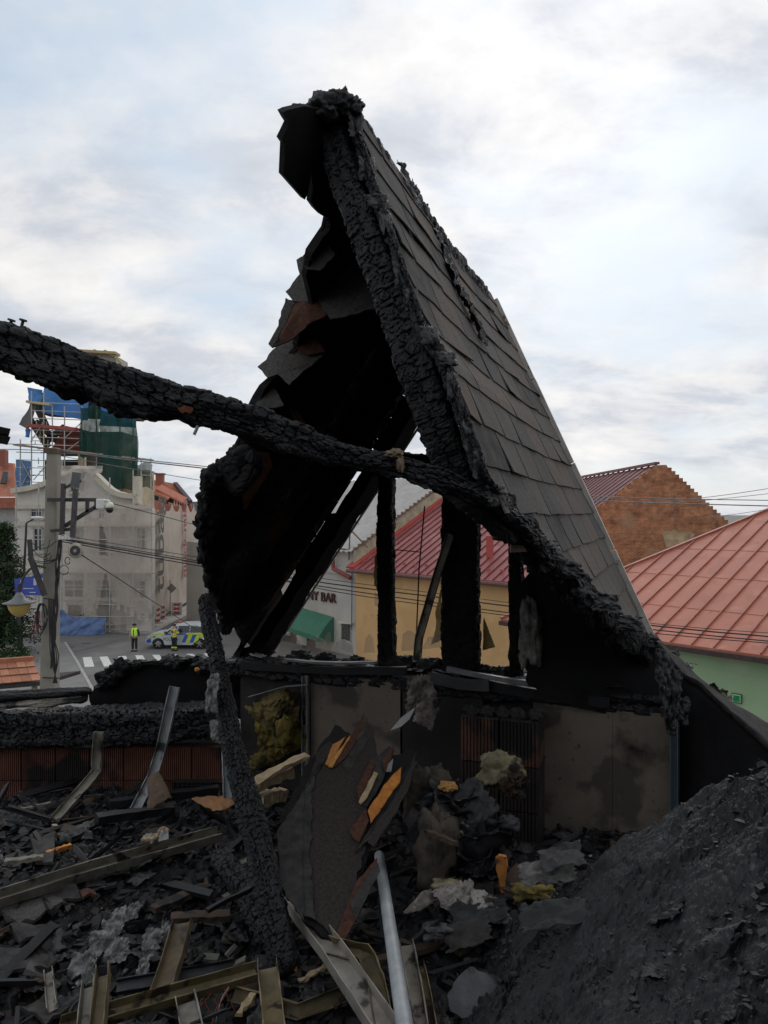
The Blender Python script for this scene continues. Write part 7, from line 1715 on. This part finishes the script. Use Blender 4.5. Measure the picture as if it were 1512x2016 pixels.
# galvanised pipe
a_, b_ = SP(746, 1680, .10), SP(812, 2120, .40); pts = dense([a_, a_.lerp(b_, .5) + UP * .0, b_], 60); rr2 = [(.0205 + .0012 * (i % 2)) for i in range(len(pts))]
rr2[0] = .010; rr2[1] = .017
mb = MB(); mb.tube(pts, rr2, 18); tag(mb.build('zinc_pipe', PIPE, None, True), 'pale grey ribbed metal pipe rising from the bottom edge', 'pipe')
# fallen piece of roof: decking with sooted shingles, red shingles and raw wood
fs = empty('fallen_shingle_panel', SP(640, 1800), 'fallen panel of sooted shingles leaning up to the window wall', 'roof panel')
p00, p10, p11, p01 = W(606, 1468, 3.22), W(800, 1520, 3.12), W(690, 1868, 2.52), W(548, 1740, 2.62)
nF = (p10 - p00).cross(p01 - p00).normalized()
if nF.y > 0: nF = -nF
fpn = lambda u, v, o=0.0: RP(u, v, p00 + nF * o, nF)
def plate(pix, o, th, m_, nm, seed, amp=2.0):
    mb = MB(); mb.prism([fpn(u, v, o) for u, v in ragged(pix, 10, amp, seed)], nF * th); return mb.build(nm, m_, fs)
plate([(625, 1480), (660, 1432), (715, 1468), (742, 1500), (815, 1480), (790, 1560), (745, 1640), (705, 1740), (662, 1870), (600, 1820), (560, 1740), (545, 1640), (590, 1540)], -.02, .018, CHARD, 'burnt_decking', 1, 4)
SDARK = mat('shingle_charred', (0.030, 0.026, 0.024), rough=.95, col2=(.055, .047, .042), scale=90, bump=.6, bscale=420, spec=.2, detail=4)
plate([(628, 1478), (650, 1462), (680, 1490), (735, 1448), (744, 1500), (724, 1560), (722, 1630), (712, 1700), (664, 1856), (610, 1800), (598, 1700), (600, 1560)], .002, .006, SDARK, 'shingle', 2, 3)
plate([(545, 1640), (600, 1556), (640, 1490), (612, 1560), (610, 1700), (622, 1812), (590, 1800), (556, 1740)], .010, .006, SOOTED, 'shingle', 3, 4)
plate([(640, 1506), (655, 1468), (680, 1452), (648, 1510)], .004, .008, RAW, 'bare_wood', 4, 1)
plate([(660, 1490), (690, 1452), (718, 1404), (714, 1434), (680, 1494), (656, 1514)], .009, .007, REDSH, 'red_shingle', 5, 1.5)
plate([(646, 1510), (670, 1474), (690, 1448), (688, 1456), (668, 1488), (654, 1512)], .017, .004, RAW, 'bare_wood', 6, 1.5)
plate([(702, 1552), (732, 1496), (738, 1508), (716, 1560), (708, 1580)], .012, .007, REDSH, 'red_shingle', 7, 1.5)
plate([(706, 1580), (736, 1520), (744, 1524), (722, 1572), (710, 1584)], .020, .005, PALEWOOD, 'pale_splinter', 8, 1)
plate([(730, 1500), (768, 1470), (776, 1480), (750, 1545), (722, 1590), (712, 1588)], .006, .006, SOOTED, 'shingle', 9, 2)
plate([(724, 1598), (755, 1548), (790, 1512), (788, 1540), (758, 1582), (730, 1622)], .022, .007, mat('orange_wood', (.36, .11, .016), rough=.7, col2=(.62, .235, .03), scale=26, bump=.5, bscale=90, spots=[((.09, .035, .015), 24, .62)]), 'bare_wood', 10, 2)
plate([(700, 1680), (742, 1640), (800, 1548), (822, 1478), (812, 1496), (770, 1590), (722, 1650)], .012, .008, SOOTED, 'shingle', 11, 2)
plate([(688, 1636), (718, 1596), (726, 1618), (706, 1660), (694, 1650)], .016, .006, REDSH, 'red_shingle', 12, 1.5)
plate([(660, 1848), (700, 1740), (742, 1690), (746, 1712), (712, 1790), (672, 1862)], .010, .008, REDSH, 'red_shingle', 13, 2)
plate([(764, 1506), (774, 1494), (770, 1520), (760, 1520)], .02, .004, MATS['scrap_silver'], 'foil_scrap', 14, 1)

plate([(548, 1660), (575, 1600), (600, 1560), (596, 1700), (600, 1815), (572, 1775), (552, 1735)], .014, .006, SOOTED, 'shingle', 15, 3)
plate([(742, 1620), (765, 1590), (796, 1540), (812, 1500), (820, 1500), (802, 1560), (768, 1620), (736, 1668), (724, 1660)], .022, .006, SDARK, 'shingle', 16, 2)
plate([(690, 1780), (716, 1736), (744, 1700), (748, 1716), (722, 1768), (700, 1812)], .022, .006, SOOTED, 'shingle', 17, 2)
plate([(752, 1500), (764, 1480), (776, 1470), (770, 1496), (758, 1522)], .016, .006, REDSH, 'red_shingle', 18, 1.5)
plate([(668, 1500), (690, 1478), (720, 1440), (726, 1456), (700, 1500), (684, 1524)], .004, .006, SOOTED, 'shingle', 19, 2)

# ------------------------------------------------------------------ rags, wool and ash
rg = empty('torn_wool_rag', PQ(810, 1440, 3.6), 'pale grey burnt wool rag with white tip hanging below the sill', 'insulation')
crumple('rag', [PQ(800, 1335, 3.62), PQ(848, 1318, 3.68), PQ(870, 1400, 3.66), PQ(795, 1410, 3.58)], 36, 36, .05, .02, mat('rag_grey', (.10, .085, .075), rough=1, col2=(.34, .30, .28), scale=14, bump=1, bscale=70, spec=.1, spots=[((.02, .018, .018), 7, .58)]), 450, rg, freq=9, bite=.5)
crumple('rag', [PQ(820, 1385, 3.56), PQ(870, 1370, 3.6), PQ(850, 1440, 3.58), PQ(812, 1420, 3.52)], 30, 30, .04, .02, MATS['rag_grey'], 451, rg, freq=9, bite=.4)
mb = MB(); mb.prism([PQ(u, v, 3.53) for u, v in [(768, 1438), (790, 1412), (818, 1392), (806, 1416), (790, 1430)]], AX * .004); mb.build('white_tip', mat('white_tip', (.52, .52, .51), var=.12, scale=20), rg)
for i, (u, v, y, r_, m_, lab) in enumerate([
        (985, 1515, 3.35, (.10, .06, .075), mat('wool_pale', (.16, .15, .105), rough=1, col2=(.36, .325, .20), scale=11, bump=1, bscale=60, spec=.1, spots=[((.04, .035, .03), 6, .58)]), 'pale yellow grey mineral wool chunk in front of the clay pier'),
        (1010, 1545, 3.25, (.05, .05, .05), BROWNWOOD, 'brown scorched wool lump under the pale chunk'),
        (840, 1560, 3.2, (.10, .07, .12), mat('wool_brown', (.045, .04, .034), rough=1, col2=(.13, .11, .09), scale=10, bump=1, bscale=60, spec=.1), 'grey brown burnt wool heap right of the fallen panel, upper'),
        (900, 1600, 3.1, (.13, .08, .10), FELT, 'black folded felt heap between panel and pier'),
        (860, 1670, 2.95, (.08, .07, .15), MATS['wool_brown'], 'brown burnt wool heap right of the fallen panel, lower'),
        (940, 1680, 2.95, (.12, .09, .09), CHAR, 'black charred lump behind the grey wool sheet'),
        (790, 1530, 3.3, (.07, .05, .06), mat('rag_dark', (.03, .03, .032), col2=(.12, .12, .125), scale=12, rough=.9, bump=1), 'dark grey rag lump right of the panel top')]):
    if m_.name.startswith(('wool', 'rag')): tag(wool('burnt_lump', W(u, v, y), r_, 460 + i * 40, m_, None, 30, .38, 800), lab, 'debris lump')
    else: tag(wad('burnt_lump', W(u, v, y), [k * 1.15 for k in r_], 15, 460 + i * 40, m_, None, 140 if m_ in (MATS.get('wool_pale'), MATS.get('wool_brown'), MATS.get('rag_dark')) else 0), lab, 'debris lump')
for i, (u, v, y, r_, m_, lab) in enumerate([(880, 1745, 2.74, (.06, .04, .025), 'wool_pale', 'pale wool tuft at the left top of the grey wool sheet'), (960, 1780, 2.66, (.055, .04, .025), 'rag_grey', 'grey wool tuft on the right of the grey wool sheet'), (820, 1620, 3.0, (.04, .03, .05), 'rag_dark', 'dark fibrous tuft close to the fallen panel'), (925, 1560, 3.15, (.05, .04, .03), 'wool_brown', 'brown fibrous tuft left of the pale wool chunk'), (860, 1830, 2.5, (.05, .04, .02), 'rag_dark', 'dark fibrous tuft below the grey wool sheet'), (905, 1640, 2.98, (.045, .04, .03), 'wool_pale', 'small pale wool tuft on the felt heap'), (1000, 1620, 3.1, (.05, .04, .03), 'rag_dark', 'dark fibrous tuft at the foot of the clay pier')]):
    tag(wool('wool_tuft', W(u, v, y), r_, 900 + i * 7, MATS[m_], None, 20, .45, 400), lab, 'insulation')
tag(blob('foam_lump', W(880, 1548, 3.1), (.032, .03, .018), 470, mat('foam_orange', (.45, .24, .07), var=.3, scale=20), None, .6, 2.6, 20), 'small orange yellow foam lump on the felt heap', 'foam')
gs_ = empty('grey_wool_sheet', SP(900, 1800), 'crumpled ash grey wool sheet with a torn hole right of the pipe', 'insulation')
GW = mat('wool_ash', (.16, .145, .13), rough=1, col2=(.46, .43, .40), scale=9, bump=1, bscale=50, spec=.1, spots=[((.03, .028, .026), 7, .60)])
crumple('sheet', [W(845, 1750, 2.66), W(935, 1718, 2.78), W(930, 1815, 2.62), W(866, 1790, 2.6)], 44, 44, .05, .02, GW, 480, gs_, freq=8, bite=.35)
crumple('sheet', [W(925, 1735, 2.74), W(985, 1770, 2.7), W(1015, 1830, 2.58), W(930, 1812, 2.58)], 44, 40, .05, .02, GW, 481, gs_, freq=8, bite=.35)
crumple('sheet', [W(790, 1790, 2.6), W(850, 1748, 2.68), W(860, 1772, 2.66), W(800, 1800, 2.58)], 26, 16, .03, .012, MATS['rag_grey'], 482, gs_, freq=9, bite=.3)
tag(wool('yellow_foam', W(1046, 1752, 2.72), (.085, .05, .035), 490, mat('foam_olive', (.11, .088, .03), rough=1, col2=(.25, .19, .06), scale=12, bump=1, bscale=50, spots=[((.05, .04, .02), 9, .6)]), None, 26, .5), 'yellow olive foam lump by the foot of the fallen slab', 'foam')
mb = MB(); pl = ragged([(975, 1692), (982, 1685), (996, 1688), (1000, 1705), (994, 1735), (996, 1755), (986, 1758), (982, 1730), (976, 1712)], 6, 1.5, 3); mb.prism([W(u, v, 2.72) for u, v in pl], (0.004, .02, 0))
tag(mb.build('orange_stick', mat('orange_stick', (.40, .15, .03), var=.3, scale=25, spots=[((.08, .04, .02), 18, .62)])), 'upright orange bare wood stick between wool sheet and foam', 'stick')
p = SP(930, 1955, .05); s = p.y / F
mb = MB(); rgp = ragged([(880, 1958), (900, 1925), (925, 1902), (985, 1925), (990, 1950), (968, 1992), (910, 2004), (888, 1990)], 9, 3, 5)
pn_ = Vector((.05, -.75, .66)).normalized(); mb.prism([RP(u, v, p + Vector((0, 0, .03)), pn_) for u, v in rgp], pn_ * -.02)
tag(mb.build('pale_slab', mat('pale_slab', (.07, .073, .077), rough=.8, col2=(.15, .155, .16), scale=12, bump=.6, bscale=60, spots=[((.022, .022, .025), 7, .54)])), 'flat pale grey slab piece at the bottom right of centre', 'slab')
# crumpled white ash trail and other left-side scraps
aw_ = empty('white_ash_trail', SP(190, 1870), 'trail of white crumpled ash among the slates at the left', 'ash')
for i, (u, v, w_, h_) in enumerate([(228, 1822, 26, 26), (218, 1850, 30, 24), (200, 1870, 40, 26), (228, 1886, 34, 24), (160, 1915, 36, 30), (168, 1930, 24, 24), (262, 1808, 22, 14), (300, 1865, 30, 10), (330, 1850, 22, 10), (282, 1915, 24, 10)]):
    p = SP(u, v, .03); s = p.y / F
    crumple('ash_sheet', (p + Vector((-w_ * .7 * s, -.03, -.02)), p + Vector((w_ * .7 * s, -.02, .0)), p + Vector((w_ * .7 * s, .05, .05)), p + Vector((-w_ * .7 * s, .05, .04))), 26, 20, .035, .006, mat('ash_white', (.06, .06, .062), rough=1, col2=(.33, .33, .325), scale=30, bump=1, bscale=90), 500 + i, aw_, freq=18, bite=.7, nrm=UP)
for i, (pix, m_, lab) in enumerate([
        ([(-30, 1775), (70, 1752), (136, 1780), (80, 1812), (24, 1822)], SHIN[2], 'largest grey shingle piece lying at the left under the long stud'),
        ([(60, 1768), (150, 1752), (160, 1770), (100, 1790)], SOOTED, 'sooted shingle piece right of the largest grey shingle'),
        ([(156, 1758), (186, 1754), (192, 1770), (164, 1776)], REDSH, 'small red brown shingle bit below the long stud'),
        ([(20, 1830), (100, 1822), (140, 1850), (40, 1860)], SOOTED, 'sooted shingle piece under the largest grey shingle'),
        ([(-20, 1880), (90, 1870), (110, 1905), (0, 1920)], SOOTED, 'broad sooted shingle piece at the left edge near the bottom'),
        ([(60, 1648), (110, 1640), (104, 1700), (70, 1705)], SOOTED, 'folded sooted scrap at the left above the orange splinter'),
        ([(150, 1985), (90, 1965), (40, 1995), (90, 2020)], SOOTED, 'sooted shingle piece in the lower left corner')]):
    pts = [SP(u, v, .035) + UP * random.uniform(0, .03) for u, v in ragged(pix, 14, 2.5, i + 3)]
    mb = MB(); mb.prism(pts, UP * -.012); tag(mb.build('loose_shingle', m_), lab, 'shingle')
def stick(p, q, w, h_, m_, name, lab, cat, o=.03, jit=.003):
    a_, b_ = SP(*p, o), SP(*q, o)
    return tag(sweep(name, [(-w / 2, 0), (w / 2, 0), (w / 2, h_), (-w / 2, h_)], dense([a_, a_.lerp(b_, .5), b_], 4), UP, m_, None, jit), lab, cat)
stick((92, 1684), (140, 1668), .022, .018, MATS['orange_wood'], 'wood_splinter', 'bright orange wood splinter at the left above the long stud', 'splinter')
stick((76, 1664), (112, 1654), .012, .012, PALEWOOD, 'wood_splinter', 'short pale wood splinter above the bright orange one', 'splinter')
stick((104, 1628), (148, 1640), .012, .014, PALEWOOD, 'wood_splinter', 'pale curved splinter at the foot of the kneed stud', 'splinter')
stick((460, 1714), (498, 1692), .035, .018, mat('grey_wood', (.17, .155, .125), var=.3, scale=15), 'wood_block', 'short grey wood block beside the leaning post', 'block', .05)
stick((560, 1832), (582, 1912), .012, .010, MATS['orange_wood'], 'wood_splinter', 'thin orange stick at the foot of the leaning post', 'splinter', .08)
stick((408, 1796), (560, 1720), .018, .016, CHAR, 'burnt_rod', 'thin burnt rod crossing the foot of the leaning post', 'rod', .16)
stick((336, 1812), (452, 1806), .05, .02, BROWNWOOD, 'burnt_board', 'brown burnt board on top of the short brown stud', 'board', .10)
stick((300, 1795), (412, 1748), .045, .02, BROWNWOOD, 'burnt_board', 'dark brown board rising toward the leaning post', 'board', .05)
stick((150, 1760), (230, 1742), .03, .01, FELT, 'felt_strip', 'narrow felt strip under the long stud', 'felt')
stick((215, 1590), (430, 1560), .05, .04, CHAR, 'burnt_board', 'long black board lying below the red blocks', 'board', .06)
stick((190, 1620), (340, 1600), .06, .04, CHAR, 'burnt_board', 'black board lying before the white paper scrap', 'board', .05)
stick((720, 1905), (880, 1860), .03, .02, BROWNWOOD, 'burnt_board', 'brown stick crossing behind the pipe', 'board', .04)
stick((900, 1880), (945, 1850), .03, .012, mat('olive_wood', (.10, .078, .045), var=.4, scale=12), 'burnt_board', 'olive brown board bit under the grey wool sheet', 'board', .03)
stick((840, 1640), (900, 1665), .02, .015, BROWNWOOD, 'burnt_board', 'thin brown stick on the felt heap', 'board', .25)
for i, (p, q, w_, m_, lab) in enumerate([((10, 1702), (86, 1690), .03, MATS['grey_wood'], 'grey weathered batten at the left edge above the long stud'), ((250, 1700), (330, 1672), .02, BROWNWOOD, 'thin brown batten behind the long stud'), ((20, 1600), (100, 1584), .025, MATS['grey_wood'], 'grey batten bit before the left red blocks'),
        ((440, 1770), (500, 1740), .02, MATS['grey_wood'], 'short grey batten behind the burnt rod'), ((590, 1935), (640, 1905), .016, PALEWOOD, 'small pale splinter by the wide pale stud'), ((250, 1980), (330, 1962), .03, MATS['grey_wood'], 'grey batten under the long scorched stud'), ((30, 1945), (95, 1935), .025, BROWNWOOD, 'brown batten bit at the lower left'), ((470, 2000), (500, 1960), .02, PALEWOOD, 'pale splinter left of the open ended stud'), ((660, 1985), (700, 1950), .018, BROWNWOOD, 'brown splinter under the bent rusty stud'), ((880, 1740), (840, 1712), .02, BROWNWOOD, 'brown splinter above the grey wool sheet')]):
    stick(p, q, w_, w_ * .6, m_, 'burnt_batten', lab, 'batten', .05, .004)
o = empty('tan_board_scrap', W(430, 1570, 3.6), 'bent tan brown sheet scrap at the foot of the pale stud', 'scrap')
crumple('sheet', [W(372, 1572, 3.75), W(452, 1562, 3.7), W(470, 1582, 3.55), W(430, 1596, 3.5)], 20, 16, .02, .008, mat('tan_sheet', (.22, .10, .035), var=.3, scale=9), 520, o, freq=8, bite=.3)
tag(crumple('brown_panel', [W(292, 1530, 3.98), W(312, 1515, 3.98), W(340, 1570, 3.85), W(285, 1600, 3.75)], 24, 24, .02, .015, mat('panel_brown', (.09, .055, .036), var=.35, scale=9, spots=[((.03, .022, .018), 8, .58)]), 521, None, freq=6, bite=.25), 'brown rounded panel piece at the foot of the tall bent stud', 'panel')
pa = empty('white_paper_scrap', SP(310, 1650), 'white paper scrap with beige wad on the black debris', 'paper')
p = SP(320, 1652, .06); s = p.y / F
crumple('paper', (p + Vector((-12 * s, 0, -.05)), p + Vector((14 * s, 0, -.045)), p + Vector((8 * s, .03, .03)), p + Vector((-6 * s, .03, .03))), 14, 14, .015, .003, mat('paper_white', (.46, .45, .46), var=.12, scale=20), 530, pa, freq=12, bite=.3)
blob('wad', SP(298, 1652, .04), (.04, .03, .025), 531, mat('wad_beige', (.28, .235, .16), var=.35, scale=20), pa, .5, 2.5, 18)
blob('wad', SP(322, 1636, .07), (.025, .02, .015), 532, mat('wad_tan', (.30, .19, .12), var=.35, scale=20), pa, .5, 2.5, 16)
# thin red and grey wires
wr = empty('wire_tangle', SP(430, 1990), 'tangle of thin red and pale wires at the bottom left of centre', 'wires')
for i in range(12):
    u, v = random.uniform(395, 470), random.uniform(1922, 1945); p = SP(u, v, .10)
    pts = [p]; d = Vector((random.uniform(-.25, .15), random.uniform(-.5, -.1), random.uniform(-.6, -.2)))
    for k in range(5): d = (d + Vector((random.gauss(0, .3), random.gauss(0, .3), random.gauss(0, .15)))).normalized(); pts.append(pts[-1] + d * .035)
    mb = MB(); mb.tube(resample([tuple(q) for q in pts], .01).tolist(), .0016, 4); mb.build('wire', mat('wire_red', (.26, .07, .04)) if i % 3 else mat('wire_pale', (.32, .30, .28)), wr)
for i, (u, v) in enumerate([(455, 1870), (430, 1905), (470, 1895), (448, 1850), (415, 1885)]):
    p = SP(u, v, .04); r_ = random.uniform(.015, .03); mb = MB(); e1 = Vector((random.uniform(-1, 1), random.uniform(-1, 1), random.uniform(-.4, .4))).normalized()
    mb.box(p, r_ * 2.2, r_ * 1.2, .012, e1, None, e1.cross(Vector((0.2, .9, .1))))
    tag(mb.build('plaster_bit', mat('plaster_bit', (.16, .152, .125), var=.4, scale=15)), 'small broken plaster bit left of the leaning post foot, ' + ['rightmost but one', 'nearest to the viewer', 'rightmost', 'topmost', 'leftmost'][i], 'plaster', 'plaster bits by the leaning post')
mb = MB(); mb.tube(resample([tuple(SP(168, 1960, .1)), tuple(SP(140, 1985, .12)), tuple(SP(132, 2040, .12))], .02).tolist(), .004, 5)
tag(mb.build('black_wire', BLK), 'thin black wire hoop at the lower left corner', 'wire')

# ------------------------------------------------------------------ origins at the base of every single-mesh thing
for o in list(SC.objects):
    if o.type == 'MESH' and o.parent is None and o.get('kind') != 'structure' and tuple(o.location) == (0, 0, 0):
        n = len(o.data.vertices)
        if not n: continue
        co = np.empty(n * 3); o.data.vertices.foreach_get('co', co); co = co.reshape(-1, 3)
        c = Vector(((co[:, 0].min() + co[:, 0].max()) / 2, (co[:, 1].min() + co[:, 1].max()) / 2, co[:, 2].min()))
        o.data.transform(Matrix.Translation(-c)); o.location = c
        for ch in o.children: ch.matrix_parent_inverse = Matrix.Translation(-c)
